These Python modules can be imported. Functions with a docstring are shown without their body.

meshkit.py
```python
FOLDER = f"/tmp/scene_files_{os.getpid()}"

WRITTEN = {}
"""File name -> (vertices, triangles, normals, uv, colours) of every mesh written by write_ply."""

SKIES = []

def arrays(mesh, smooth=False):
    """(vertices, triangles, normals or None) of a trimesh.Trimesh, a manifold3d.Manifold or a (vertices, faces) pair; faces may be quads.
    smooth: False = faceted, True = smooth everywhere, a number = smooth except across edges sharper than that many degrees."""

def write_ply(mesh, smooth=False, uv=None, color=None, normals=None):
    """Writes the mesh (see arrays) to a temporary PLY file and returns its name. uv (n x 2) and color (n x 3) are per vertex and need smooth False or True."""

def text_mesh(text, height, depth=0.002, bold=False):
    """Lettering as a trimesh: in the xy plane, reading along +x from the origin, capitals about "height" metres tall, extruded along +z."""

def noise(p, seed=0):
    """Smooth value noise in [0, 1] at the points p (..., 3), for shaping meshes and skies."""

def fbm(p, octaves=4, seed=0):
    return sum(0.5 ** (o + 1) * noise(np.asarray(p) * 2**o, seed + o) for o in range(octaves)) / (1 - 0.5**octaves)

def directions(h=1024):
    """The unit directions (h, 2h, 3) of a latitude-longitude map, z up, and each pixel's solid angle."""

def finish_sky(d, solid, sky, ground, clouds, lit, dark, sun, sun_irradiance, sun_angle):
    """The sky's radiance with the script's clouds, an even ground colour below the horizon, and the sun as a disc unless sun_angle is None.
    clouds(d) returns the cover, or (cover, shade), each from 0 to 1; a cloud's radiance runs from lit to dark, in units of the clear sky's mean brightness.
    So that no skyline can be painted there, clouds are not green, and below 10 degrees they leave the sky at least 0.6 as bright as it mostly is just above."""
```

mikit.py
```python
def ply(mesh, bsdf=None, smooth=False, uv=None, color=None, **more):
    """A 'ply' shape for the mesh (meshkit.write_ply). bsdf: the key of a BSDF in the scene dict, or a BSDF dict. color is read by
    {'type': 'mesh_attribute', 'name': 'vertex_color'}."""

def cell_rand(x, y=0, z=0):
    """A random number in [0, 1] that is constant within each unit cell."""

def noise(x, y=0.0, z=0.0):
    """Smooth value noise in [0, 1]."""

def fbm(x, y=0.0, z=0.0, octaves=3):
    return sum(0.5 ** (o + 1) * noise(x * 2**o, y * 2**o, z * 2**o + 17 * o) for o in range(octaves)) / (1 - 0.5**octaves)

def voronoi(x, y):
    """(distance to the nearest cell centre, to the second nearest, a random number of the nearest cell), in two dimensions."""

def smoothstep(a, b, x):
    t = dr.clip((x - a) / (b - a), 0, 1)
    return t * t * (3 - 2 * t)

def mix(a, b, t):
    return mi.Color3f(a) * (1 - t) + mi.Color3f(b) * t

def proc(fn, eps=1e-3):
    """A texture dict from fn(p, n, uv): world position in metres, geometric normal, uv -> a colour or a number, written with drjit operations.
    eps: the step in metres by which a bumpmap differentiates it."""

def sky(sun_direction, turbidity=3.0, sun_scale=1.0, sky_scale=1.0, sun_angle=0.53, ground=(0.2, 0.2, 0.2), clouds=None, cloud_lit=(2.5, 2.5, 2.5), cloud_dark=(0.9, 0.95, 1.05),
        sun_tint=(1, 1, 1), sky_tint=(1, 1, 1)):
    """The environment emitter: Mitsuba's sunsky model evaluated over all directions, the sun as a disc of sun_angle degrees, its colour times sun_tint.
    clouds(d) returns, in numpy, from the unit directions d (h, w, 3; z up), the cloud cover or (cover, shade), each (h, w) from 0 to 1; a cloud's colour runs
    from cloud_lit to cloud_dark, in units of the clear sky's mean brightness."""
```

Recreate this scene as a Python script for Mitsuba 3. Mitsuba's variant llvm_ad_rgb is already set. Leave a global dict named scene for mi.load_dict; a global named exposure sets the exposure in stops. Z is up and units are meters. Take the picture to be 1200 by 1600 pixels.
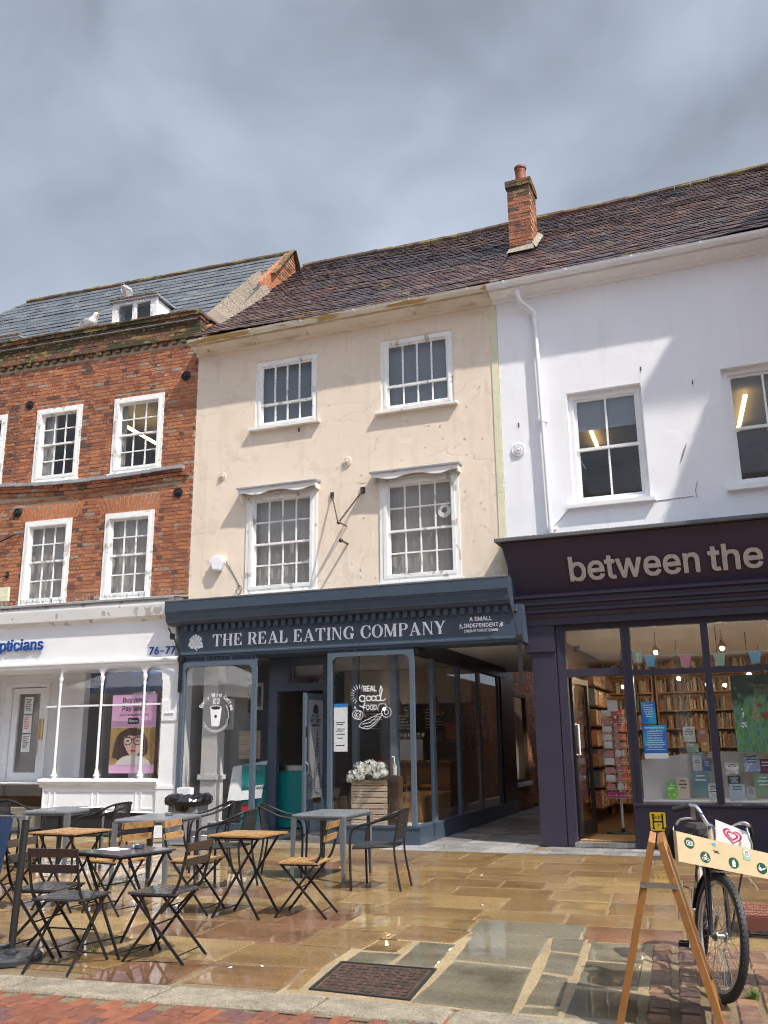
import math, random
import numpy as np
import trimesh
import drjit as dr
import mitsuba as mi
import shapely
from shapely.geometry import Polygon, LineString, Point, box as sbox
from shapely.ops import unary_union
from shapely import affinity
import meshkit, mikit
from mikit import proc, noise, fbm, cell_rand, smoothstep, mix

rng = np.random.default_rng(7)
T4 = mi.ScalarTransform4f
scene, labels = {}, {}

# ------------------------------------------------------------------ camera, sky, exposure
YAW, PITCH, ROLL = math.radians(-20.358), math.radians(14.591), math.radians(-0.658)
_fw = np.array([math.sin(YAW) * math.cos(PITCH), math.cos(YAW) * math.cos(PITCH), math.sin(PITCH)])
_r0 = np.array([math.cos(YAW), -math.sin(YAW), 0.0])
_u0 = np.cross(_r0, _fw)
_up = -math.sin(ROLL) * _r0 + math.cos(ROLL) * _u0
EYE = np.array([0.0, 0.0, 1.45])
scene['camera'] = {'type': 'perspective', 'fov_axis': 'x', 'fov': 2 * math.degrees(math.atan(600 / 1400)),
                   'near_clip': 0.05, 'far_clip': 600.0,
                   'to_world': T4().look_at(origin=EYE.tolist(), target=(EYE + _fw).tolist(), up=_up.tolist())}
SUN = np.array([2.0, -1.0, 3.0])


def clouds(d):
    """a closed deck of billowing grey cloud, brighter round the sun, darker away from it"""
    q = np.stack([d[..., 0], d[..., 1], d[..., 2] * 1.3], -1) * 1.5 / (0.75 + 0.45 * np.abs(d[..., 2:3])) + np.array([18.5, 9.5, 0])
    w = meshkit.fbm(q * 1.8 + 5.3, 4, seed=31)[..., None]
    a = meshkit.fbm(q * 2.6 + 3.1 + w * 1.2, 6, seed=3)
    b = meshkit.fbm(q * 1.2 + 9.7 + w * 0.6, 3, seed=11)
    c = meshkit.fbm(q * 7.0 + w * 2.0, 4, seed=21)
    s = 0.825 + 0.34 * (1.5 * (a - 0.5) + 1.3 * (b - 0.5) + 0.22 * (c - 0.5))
    t = np.clip((d @ (SUN / np.linalg.norm(SUN)) - 0.28) / 0.62, 0, 1)  # unseen glow round the sun, raised to lift ambient on the walls
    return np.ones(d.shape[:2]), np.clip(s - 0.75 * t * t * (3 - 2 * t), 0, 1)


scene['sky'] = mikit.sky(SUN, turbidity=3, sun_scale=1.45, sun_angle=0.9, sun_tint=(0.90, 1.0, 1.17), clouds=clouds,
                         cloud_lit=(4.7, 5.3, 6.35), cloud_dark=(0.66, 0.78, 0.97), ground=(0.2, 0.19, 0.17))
exposure = 1.58


# ------------------------------------------------------------------ helpers
def unique(name):
    if name not in USED:
        USED.add(name)
        return name
    k = 1
    while f'{name}_{k:03d}' in USED:
        k += 1
    USED.add(f'{name}_{k:03d}')
    return f'{name}_{k:03d}'


USED = set()


def lab(key, label=None, cat=None, group=None, kind=None):
    d = labels.setdefault(key, {})
    for a, b in (('label', label), ('category', cat), ('group', group), ('kind', kind)):
        if b:
            d[a] = b
    return key


def thing(name, label, cat, group=None, kind=None):
    return lab(unique(name), label, cat, group, kind)


def put(name, mesh, mat, parent=None, smooth=False, label=None, cat=None, group=None, kind=None, uv=None, to_world=None, **kw):
    """one entry of the scene; mesh may be a trimesh, an MB, or an existing ply dict"""
    key = unique(f'{parent}__{name}' if parent else name)
    if isinstance(mesh, MB):
        mesh, uv0 = mesh.mesh()
        uv = uv0 if uv is None else uv
    if isinstance(mesh, dict):
        d = dict(mesh)
    else:
        if smooth not in (False, True):
            uv = None
        elif uv is None:
            r = rng.random(2)
            uv = np.tile(r, (len(mesh.vertices), 1))
        d = mikit.ply(mesh, mat, smooth=smooth, uv=uv, **kw)
    if to_world is not None:
        d['to_world'] = to_world
    scene[key] = d
    if label or cat or group or kind:
        lab(key, label, cat, group, kind)
    return key


class Fr:
    """a vertical plane's frame: X along it, Y into it, Z up"""
    def __init__(s, ox, oy, deg, oz=0.0):
        t = math.radians(deg)
        s.deg, s.o = deg, np.array([ox, oy, oz])
        s.M = np.eye(4)
        s.M[:3, 0] = [math.cos(t), math.sin(t), 0]
        s.M[:3, 1] = [-math.sin(t), math.cos(t), 0]
        s.M[:3, 3] = s.o

    def p(s, X, Y, Z=0.0):
        return s.M[:3, :3] @ np.array([X, Y, Z]) + s.o


W0 = Fr(0, 0, 0)
SF = Fr(0, 13.46, 0)                  # cafe shopfront
WF = Fr(0, 13.90, 0)                  # cream wall
BF = Fr(-8.98, 13.90, 2.766)          # brick house
KF = Fr(-3.05, 13.90, -1.2205)        # white house

BOXF = np.array([[0, 2, 3], [0, 3, 1], [4, 5, 7], [4, 7, 6], [0, 1, 5], [0, 5, 4], [2, 6, 7], [2, 7, 3], [0, 4, 6], [0, 6, 2], [1, 3, 7], [1, 7, 5]])


def boxv(x0, x1, y0, y1, z0, z1):
    return np.array([[x, y, z] for x in (x0, x1) for y in (y0, y1) for z in (z0, z1)], float)


BOXF = np.array([[0, 1, 3], [0, 3, 2], [4, 6, 7], [4, 7, 5], [0, 4, 5], [0, 5, 1], [2, 3, 7], [2, 7, 6], [0, 2, 6], [0, 6, 4], [1, 5, 7], [1, 7, 3]])


class MB:
    """collects boxes, tubes and prisms in a frame"""
    def __init__(s, fr=W0):
        s.fr, s.v, s.f, s.u, s.n = fr, [], [], [], 0

    def add(s, v, f, u=None):
        v = np.asarray(v, float)
        f = np.asarray(f, int)
        if f.shape[1] == 4:
            f = np.vstack([f[:, [0, 1, 2]], f[:, [0, 2, 3]]])
        s.v.append(v)
        s.f.append(f + s.n)
        s.n += len(v)
        u = rng.random(2) if u is None else u
        s.u.append(np.tile(u, (len(v), 1)))
        return s

    def tm(s, m, u=None):
        return s.add(m.vertices, m.faces, u)

    def box(s, x0, x1, y0, y1, z0, z1, u=None):
        return s.add(boxv(min(x0, x1), max(x0, x1), min(y0, y1), max(y0, y1), min(z0, z1), max(z0, z1)), BOXF, u)

    def tube(s, pts, r, n=8, u=None, cap=True):
        m = tube(pts, r, n, cap)
        return s.add(m.vertices, m.faces, u)

    def bar(s, a, b, w, h, side=(0, 0, 1), u=None):
        """rectangular bar from a to b: w across side x dir, h along side"""
        a, b = np.asarray(a, float), np.asarray(b, float)
        d = (b - a) / np.linalg.norm(b - a)
        sd = np.asarray(side, float)
        sd = sd - d * (sd @ d)
        sd /= np.linalg.norm(sd)
        x = np.cross(d, sd)
        v = np.array([p + x * i * w / 2 + sd * j * h / 2 for p in (a, b) for i in (-1, 1) for j in (-1, 1)])
        return s.add(v, BOXF, u)

    def poly_xz(s, poly, y0, y1, u=None):
        """a shapely polygon in X,Z extruded from y0 to y1"""
        for g in getattr(poly, 'geoms', [poly]):
            if g.area < 1e-9:
                continue
            m = trimesh.creation.extrude_polygon(g, abs(y1 - y0), engine='earcut')
            v = np.array(m.vertices)
            v = np.stack([v[:, 0], max(y0, y1) - v[:, 2], v[:, 1]], 1)
            s.add(v, np.array(m.faces), u)
        return s

    def prof_x(s, prof, x0, x1, u=None):
        """a profile of (Y,Z) points (closed) swept along X"""
        p = Polygon(prof)
        if p.exterior.is_ccw is False:
            p = shapely.geometry.polygon.orient(p)
        m = trimesh.creation.extrude_polygon(p, x1 - x0, engine='earcut')
        v = np.array(m.vertices)
        v = np.stack([x0 + v[:, 2], v[:, 0], v[:, 1]], 1)
        return s.add(v, np.array(m.faces), u)

    def mesh(s):
        if not s.v:
            return trimesh.Trimesh(), None
        v = np.vstack(s.v) @ s.fr.M[:3, :3].T + s.fr.o
        m = trimesh.Trimesh(v, np.vstack(s.f), process=False)
        return m, np.vstack(s.u)


def tube(pts, r, n=8, cap=True):
    pts = np.asarray(pts, float)
    r = np.broadcast_to(np.asarray(r, float), (len(pts),))
    t = np.gradient(pts, axis=0)
    t /= np.linalg.norm(t, axis=1, keepdims=True) + 1e-12
    ref = np.array([0, 0, 1.0]) if abs(t[0][2]) < 0.9 else np.array([1.0, 0, 0])
    x = np.cross(t[0], ref)
    x /= np.linalg.norm(x)
    rings = []
    a = np.arange(n) * 2 * np.pi / n
    for i in range(len(pts)):
        x = x - t[i] * (x @ t[i])
        x /= np.linalg.norm(x)
        y = np.cross(t[i], x)
        rings.append(pts[i] + r[i] * (np.cos(a)[:, None] * x + np.sin(a)[:, None] * y))
    v = np.vstack(rings)
    f = []
    for i in range(len(pts) - 1):
        for k in range(n):
            p, q = i * n + k, i * n + (k + 1) % n
            f += [[p, q, q + n], [p, q + n, p + n]]
    if cap:
        v = np.vstack([v, pts[:1], pts[-1:]])
        c0, c1 = len(v) - 2, len(v) - 1
        e = (len(pts) - 1) * n
        f += [[c0, (k + 1) % n, k] for k in range(n)] + [[c1, e + k, e + (k + 1) % n] for k in range(n)]
    return trimesh.Trimesh(v, f, process=False)


def lathe(prof, n=16, closed=True):
    """revolve (r, z) points about z"""
    prof = np.asarray(prof, float)
    a = np.arange(n) * 2 * np.pi / n
    v = np.vstack([np.stack([r * np.cos(a), r * np.sin(a), np.full(n, z)], 1) for r, z in prof])
    f = []
    for i in range(len(prof) - 1):
        for k in range(n):
            p, q = i * n + k, i * n + (k + 1) % n
            f += [[p, q, q + n], [p, q + n, p + n]]
    if closed:
        v = np.vstack([v, [[0, 0, prof[0, 1]], [0, 0, prof[-1, 1]]]])
        c0, c1 = len(v) - 2, len(v) - 1
        e = (len(prof) - 1) * n
        f += [[c0, (k + 1) % n, k] for k in range(n)] + [[c1, e + k, e + (k + 1) % n] for k in range(n)]
    return trimesh.Trimesh(v, f, process=False)


def smooth_path(pts, n=6):
    """Catmull-Rom through the points"""
    p = np.asarray(pts, float)
    p = np.vstack([2 * p[0] - p[1], p, 2 * p[-1] - p[-2]])
    out = []
    for i in range(1, len(p) - 2):
        for k in range(n):
            t = k / n
            out.append(0.5 * ((2 * p[i]) + (p[i + 1] - p[i - 1]) * t + (2 * p[i - 1] - 5 * p[i] + 4 * p[i + 1] - p[i + 2]) * t * t
                              + (3 * p[i] - p[i - 1] - 3 * p[i + 1] + p[i + 2]) * t ** 3))
    return np.array(out + [p[-2]])


def quad(fr, x0, x1, y, z0, z1):
    v = np.array([[x0, y, z0], [x1, y, z0], [x1, y, z1], [x0, y, z1]], float) @ fr.M[:3, :3].T + fr.o
    return trimesh.Trimesh(v, [[0, 1, 2], [0, 2, 3]], process=False)


def xf(m, M):
    m = m.copy()
    m.apply_transform(M)
    return m


def text_at(s, height, fr, x, z, y, depth=0.004, bold=False, align='l', ry=0.0, sx=1.0, tilt=0.0):
    """lettering standing in a frame's plane, face towards -Y; x is the left end, the centre or the right end"""
    m = meshkit.text_mesh(s, height, depth, bold)
    v = np.array(m.vertices) * [sx, 1, 1]
    w = v[:, 0].max()
    v[:, 0] += {'l': 0, 'c': -w / 2, 'r': -w}[align]
    c, q = math.cos(ry), math.sin(ry)
    X, Z = v[:, 0] * c - v[:, 1] * q, v[:, 0] * q + v[:, 1] * c
    v = np.stack([x + X, y - v[:, 2] + Z * tilt, z + Z], 1) @ fr.M[:3, :3].T + fr.o
    return trimesh.Trimesh(v, np.array(m.faces), process=False)


def strokes(lines, w, fr, x, z, y, s=1.0, depth=0.003):
    """polylines in a plane drawn with a round pen of width w, as one thin mesh"""
    g = unary_union([LineString(np.asarray(l) * s + [x, z]).buffer(w / 2, quad_segs=3) for l in lines])
    return MB(fr).poly_xz(g.simplify(0.0006), y, y - depth).mesh()[0]


def arc(cx, cy, r, a0, a1, n=14, ry=None):
    a = np.radians(np.linspace(a0, a1, n))
    return np.stack([cx + r * np.cos(a), cy + (ry or r) * np.sin(a)], 1)


# ------------------------------------------------------------------ materials
def C(r, g, b):
    return mi.Color3f(r, g, b)


def pr(name, color, rough=0.6, two=True, bump=None, scale=0.002, eps=2e-3, **kw):
    col = proc(color) if callable(color) else {'type': 'rgb', 'value': list(color)}
    rg = proc(rough) if callable(rough) else float(rough)
    b = {'type': 'principled', 'base_color': col, 'roughness': rg, **kw}
    if bump:
        b = {'type': 'bumpmap', 'arbitrary': proc(bump, eps), 'scale': scale, 'bsdf': b}
    scene[name] = {'type': 'twosided', 'bsdf': b} if two else b


def brick_col(p, n, uv):
    u, v = uv.x, uv.y
    c = mix((0.375, 0.145, 0.068), (0.25, 0.090, 0.050), smoothstep(0.15, 0.65, u))
    c = mix(c, (0.105, 0.058, 0.045), smoothstep(0.80, 0.92, u))
    c = mix(c, (0.30, 0.21, 0.16), smoothstep(0.970, 0.980, u))
    g = fbm(p.x * 34, p.y * 34, p.z * 60, 3)
    big = fbm(p.x * 0.9 + 4, p.y * 0.9, p.z * 0.9, 2)
    c = c * (0.62 + 0.75 * g) * (0.72 + 0.55 * big)
    return mix(c, (0.34, 0.29, 0.23), 0.75 * smoothstep(0.63, 0.78, fbm(p.x * 13 + 7, p.y * 13, p.z * 26, 3)))


def moss_brick_col(p, n, uv):
    c = mix((0.20, 0.085, 0.045), (0.10, 0.065, 0.045), smoothstep(0.1, 0.7, uv.x))
    c = mix(c, (0.26, 0.16, 0.10), smoothstep(0.86, 0.9, uv.x))
    g = fbm(p.x * 28, p.y * 28, p.z * 40, 3)
    c = c * (0.55 + 0.8 * g)
    c = mix(c, (0.055, 0.050, 0.026), smoothstep(0.44, 0.62, fbm(p.x * 3.1, p.y * 3.1, p.z * 7 + 2, 3)))
    return mix(c, (0.23, 0.19, 0.06), smoothstep(0.60, 0.72, fbm(p.x * 9 + 31, p.y * 9, p.z * 14, 3)))


pr('brick', brick_col, 0.85, bump=lambda p, n, uv: fbm(p.x * 60, p.y * 60, p.z * 90, 2), scale=0.004)
pr('moss_brick', moss_brick_col, 0.9)
pr('mortar', lambda p, n, uv: mix((0.46, 0.39, 0.30), (0.32, 0.26, 0.20), fbm(p.x * 11, p.y * 11, p.z * 11, 3)), 0.95)


def cracks(p):
    """hairline cracks: thin ridges of a warped noise"""
    w = fbm(p.x * 1.3 + 5, p.z * 1.3, 2.0, 3)
    a = dr.abs(fbm(p.x * 0.55 + w * 0.6, p.z * 1.7 + w, 7.0, 4) - 0.5)
    return 1 - smoothstep(0.0, 0.0045, a)


def cream_col(p, n, uv):
    big = fbm(p.x * 0.8, p.y * 0.8, p.z * 0.8, 3)
    c = mix((0.75, 0.645, 0.53), (0.68, 0.575, 0.465), big)
    f = smoothstep(0.61, 0.70, fbm(p.x * 3.4 + 11, p.z * 3.4, 0.5, 4))
    c = mix(c, (0.60, 0.50, 0.40), 0.45 * f)
    st = smoothstep(0.60, 0.74, fbm(p.x * 7 + 3, p.z * 1.1, 4.0, 3))
    c = mix(c, (0.47, 0.38, 0.27), 0.15 * st)
    return mix(c, (0.30, 0.25, 0.19), 0.30 * cracks(p))


def cream_bump(p, n, uv):
    fl = smoothstep(0.58, 0.61, fbm(p.x * 4.2 + 2, p.z * 4.2, 1.0, 4))
    return 0.4 * fbm(p.x * 2.2, p.z * 2.2, 0, 3) + 0.22 * fl + 0.10 * fbm(p.x * 18, p.z * 18, 3, 2) - 0.5 * cracks(p)


pr('cream_render', cream_col, 0.8, bump=cream_bump, scale=0.008, eps=6e-3)
pr('old_cream_render', lambda p, n, uv: mix((0.68, 0.66, 0.47), (0.60, 0.58, 0.42), fbm(p.x * 3, p.y, p.z * 2, 3)), 0.8, bump=cream_bump, scale=0.018, eps=6e-3)
pr('white_render', lambda p, n, uv: mix(mix((0.82, 0.83, 0.86), (0.74, 0.75, 0.79), fbm(p.x * 1.4, p.y * 1.4, p.z * 0.8, 4)), (0.56, 0.55, 0.53), 0.16 * smoothstep(0.58, 0.80, fbm(p.x * 9, p.y, p.z * 0.9, 4)) + 0.12 * cracks(p)), 0.75,
   bump=lambda p, n, uv: fbm(p.x * 2.5, p.z * 2.5, 0.3, 3) + 0.12 * smoothstep(0.62, 0.64, fbm(p.x * 3 + 8, p.z * 3, 2.0, 4)), scale=0.010, eps=6e-3)


def worn_white(p, n, uv):
    f = smoothstep(0.64, 0.70, fbm(p.x * 9 + 2, p.y * 9, p.z * 5, 4))
    return mix(mix((0.80, 0.80, 0.79), (0.70, 0.70, 0.68), fbm(p.x * 4, p.y * 4, p.z * 4, 2)), (0.36, 0.33, 0.29), 0.75 * f)


pr('white_paint', lambda p, n, uv: mix((0.80, 0.81, 0.82), (0.73, 0.74, 0.75), fbm(p.x * 3, p.y * 3, p.z * 3, 3)), 0.38)
pr('worn_white', worn_white, 0.5)
pr('gutter_paint', lambda p, n, uv: mix((0.66, 0.62, 0.53), (0.42, 0.27, 0.10), smoothstep(0.50, 0.62, fbm(p.x * 2.3, p.y * 8, p.z * 14, 4))), 0.5)
pr('soffit_paint', lambda p, n, uv: mix((0.66, 0.60, 0.51), (0.42, 0.34, 0.24), smoothstep(0.45, 0.8, fbm(p.x * 2.3, p.y * 3, p.z * 7, 4))), 0.7)
pr('navy_paint', lambda p, n, uv: mix((0.045, 0.066, 0.096), (0.056, 0.078, 0.110), fbm(p.x * 5, p.y * 5, p.z * 5, 3)), 0.33)
pr('sunlit_post_blue', (0.085, 0.115, 0.150), 0.35)  # sun painted in: paler copy of the navy for posts; grey-blue on columns
pr('purple_paint', lambda p, n, uv: mix((0.030, 0.027, 0.047), (0.039, 0.035, 0.059), fbm(p.x * 4, p.y * 4, p.z * 4, 3)), 0.36)
pr('sign_purple', lambda p, n, uv: mix((0.036, 0.023, 0.044), (0.045, 0.030, 0.054), fbm(p.x * 2, p.y * 2, p.z * 2, 3)), 0.55)
pr('black_paint', (0.012, 0.013, 0.015), 0.35)
pr('lead', lambda p, n, uv: mix((0.22, 0.23, 0.25), (0.34, 0.35, 0.37), fbm(p.x * 6, p.y * 6, p.z * 14, 3)), 0.5)
pr('dull_ledge', lambda p, n, uv: mix((0.075, 0.075, 0.08), (0.12, 0.12, 0.125), fbm(p.x * 5, p.y * 9, p.z * 30, 3)), 0.6)
pr('dark_iron', (0.018, 0.018, 0.019), 0.5)
pr('rust_iron', lambda p, n, uv: mix((0.040, 0.030, 0.026), (0.090, 0.052, 0.036), smoothstep(0.35, 0.75, fbm(p.x * 30, p.y * 30, p.z * 30, 3))), 0.35)
pr('letter_white', (0.80, 0.81, 0.84), 0.4)
pr('letter_grey', (0.47, 0.43, 0.42), 0.35)
pr('letter_blue', (0.010, 0.055, 0.24), 0.3)


def slate_col(p, n, uv):
    c = mix((0.070, 0.080, 0.092), (0.105, 0.115, 0.128), smoothstep(0.0, 1.0, uv.x))
    c = c * (0.75 + 0.5 * fbm(p.x * 9, p.y * 9, p.z * 9, 3))
    return mix(c, (0.24, 0.23, 0.16), 0.5 * smoothstep(0.69, 0.77, fbm(p.x * 2.3, p.y * 5, p.z * 5, 4) + 0.03 * uv.y))


def tile_col(p, n, uv):
    c = mix((0.112, 0.066, 0.058), (0.078, 0.054, 0.055), smoothstep(0.1, 0.75, uv.x))
    c = mix(c, (0.20, 0.078, 0.048), smoothstep(0.95, 0.99, uv.x))
    c = mix(c, (0.15, 0.115, 0.10), smoothstep(0.93, 0.98, uv.y))
    b = fbm(p.x * 0.7, p.y * 0.7, p.z * 0.7 + 3, 3)
    c = mix(c, (0.056, 0.050, 0.058), 0.8 * smoothstep(0.46, 0.66, b))
    c = c * (0.8 + 0.4 * fbm(p.x * 17, p.y * 17, p.z * 17, 2))
    return mix(c, (0.14, 0.115, 0.04), 0.8 * smoothstep(0.66, 0.76, fbm(p.x * 2.6 + 7, p.y * 4, p.z * 4, 4)))


pr('slate', slate_col, 0.52)
pr('clay_tile', tile_col, 0.44)
pr('ridge_tile', lambda p, n, uv: mix(mix((0.12, 0.06, 0.045), (0.07, 0.06, 0.045), uv.x), (0.20, 0.16, 0.05), smoothstep(0.5, 0.66, fbm(p.x * 4, p.y * 4, p.z * 8, 4))), 0.85)
pr('coping_stone', lambda p, n, uv: mix((0.25, 0.205, 0.165), (0.17, 0.135, 0.105), fbm(p.x * 5, p.y * 5, p.z * 5, 3) * 0.8 + 0.4 * uv.x) * (0.7 + 0.6 * fbm(p.x * 40, p.y * 40, p.z * 40, 2)), 0.9)
pr('cement', lambda p, n, uv: mix((0.30, 0.28, 0.24), (0.20, 0.18, 0.13), fbm(p.x * 7, p.y * 7, p.z * 7, 3)), 0.95)
pr('terracotta', (0.26, 0.075, 0.040), 0.6)

scene['glass'] = {'type': 'thindielectric', 'int_ior': 1.52}
scene['shop_glass'] = {'type': 'thindielectric', 'int_ior': 1.62}
pr('curtain', (0.34, 0.33, 0.31), 0.9)
pr('blue_blind', (0.15, 0.18, 0.21), 0.8)
pr('room_grey', (0.27, 0.265, 0.255), 0.9)
pr('room_slate', (0.12, 0.125, 0.13), 0.9)
pr('room_white', (0.55, 0.54, 0.52), 0.9)


# ---- ground
def flag_col(p, n, uv):
    u = uv.x
    c = mix((0.275, 0.188, 0.086), (0.210, 0.134, 0.062), smoothstep(0.05, 0.4, u))
    c = mix(c, (0.180, 0.094, 0.055), smoothstep(0.60, 0.74, u))
    c = mix(c, (0.175, 0.157, 0.112), smoothstep(0.84, 0.88, u))
    w = fbm(p.x * 1.2, p.y * 3.6 + uv.y * 9, uv.y * 20, 3)
    c = c * (0.50 + 0.72 * w)
    c = mix(c, c * 0.55, 0.7 * smoothstep(0.55, 0.72, fbm(p.x * 2.7 + 3, p.y * 2.7, uv.y * 9, 4)))
    return c * (0.82 + 0.36 * noise(p.x * 90, p.y * 90))


def wet_rough(p, n, uv):
    return 0.022 + 0.17 * smoothstep(0.48, 0.78, fbm(p.x * 1.05 + 2, p.y * 1.05, uv.y * 2, 4))


def flag_bump(p, n, uv):
    return 0.75 * fbm(p.x * 1.7, p.y * 2.2, uv.y * 5, 3) + 0.05 * fbm(p.x * 16, p.y * 16, 0, 2)


pr('flagstone', flag_col, wet_rough, bump=flag_bump, scale=0.0034, eps=4e-3, specular=0.6)
pr('joint_sand', lambda p, n, uv: mix((0.20, 0.15, 0.085), (0.10, 0.078, 0.05), fbm(p.x * 4, p.y * 4, 0, 3)) * (0.75 + 0.5 * noise(p.x * 120, p.y * 120)), lambda p, n, uv: 0.45 + 0.4 * fbm(p.x * 3, p.y * 3, 0, 2))
pr('fresh_mortar', lambda p, n, uv: mix((0.29, 0.225, 0.13), (0.18, 0.14, 0.085), fbm(p.x * 5, p.y * 5, 0, 3)) * (0.75 + 0.5 * noise(p.x * 120, p.y * 120)), 0.7)
pr('granite', lambda p, n, uv: mix((0.12, 0.105, 0.08), (0.28, 0.245, 0.185), fbm(p.x * 12, p.y * 12, p.z * 12, 4)) * (0.5 + 1.0 * noise(p.x * 130, p.y * 130, p.z * 130)), 0.7,
   bump=lambda p, n, uv: fbm(p.x * 30, p.y * 30, 0, 3), scale=0.016, eps=4e-3)
pr('paver', lambda p, n, uv: mix(mix((0.25, 0.088, 0.045), (0.155, 0.064, 0.042), uv.x), (0.12, 0.060, 0.055), smoothstep(0.86, 0.9, uv.y)) * (0.6 + 0.8 * fbm(p.x * 24, p.y * 24, uv.y * 9, 3)),
   lambda p, n, uv: 0.20 + 0.45 * fbm(p.x * 2.2, p.y * 2.2, 0, 3), bump=lambda p, n, uv: fbm(p.x * 40, p.y * 40, 0, 2), scale=0.004)
pr('sett', lambda p, n, uv: mix(mix((0.17, 0.095, 0.060), (0.115, 0.070, 0.058), uv.x), (0.22, 0.13, 0.075), smoothstep(0.8, 0.9, uv.y)) * (0.65 + 0.7 * fbm(p.x * 20, p.y * 20, uv.y * 7, 3)),
   lambda p, n, uv: 0.12 + 0.4 * fbm(p.x * 3.2, p.y * 3.2, 3, 3), bump=lambda p, n, uv: fbm(p.x * 18, p.y * 18, 0, 3), scale=0.010, eps=4e-3)
pr('grey_paving', lambda p, n, uv: mix((0.25, 0.25, 0.25), (0.15, 0.145, 0.14), smoothstep(0.35, 0.7, fbm(p.x * 1.6, p.y * 1.6, uv.y * 4, 4))) * (0.8 + 0.4 * noise(p.x * 60, p.y * 60)), lambda p, n, uv: 0.22 + 0.4 * fbm(p.x * 2.5, p.y * 2.5, 0, 3))
pr('road', lambda p, n, uv: mix((0.10, 0.075, 0.06), (0.16, 0.11, 0.08), fbm(p.x, p.y, 0, 4)), 0.6)
# ------------------------------------------------------------------ the ground
g = trimesh.Trimesh([[-250, -250, -0.06], [250, -250, -0.06], [250, 250, -0.06], [-250, 250, -0.06]], [[0, 1, 2], [0, 2, 3]], process=False)
put('ground', g, 'road', label='brick and stone surface of the pedestrian street', kind='structure')
PV = 'pavement'
put(PV, trimesh.Trimesh([[-30, 5.05, -0.009], [12, 5.05, -0.009], [12, 14.6, -0.009], [-30, 14.6, -0.009]], [[0, 1, 2], [0, 2, 3]], process=False), 'joint_sand',
    label='wet sandstone flag pavement in front of the shops', kind='structure')


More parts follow.
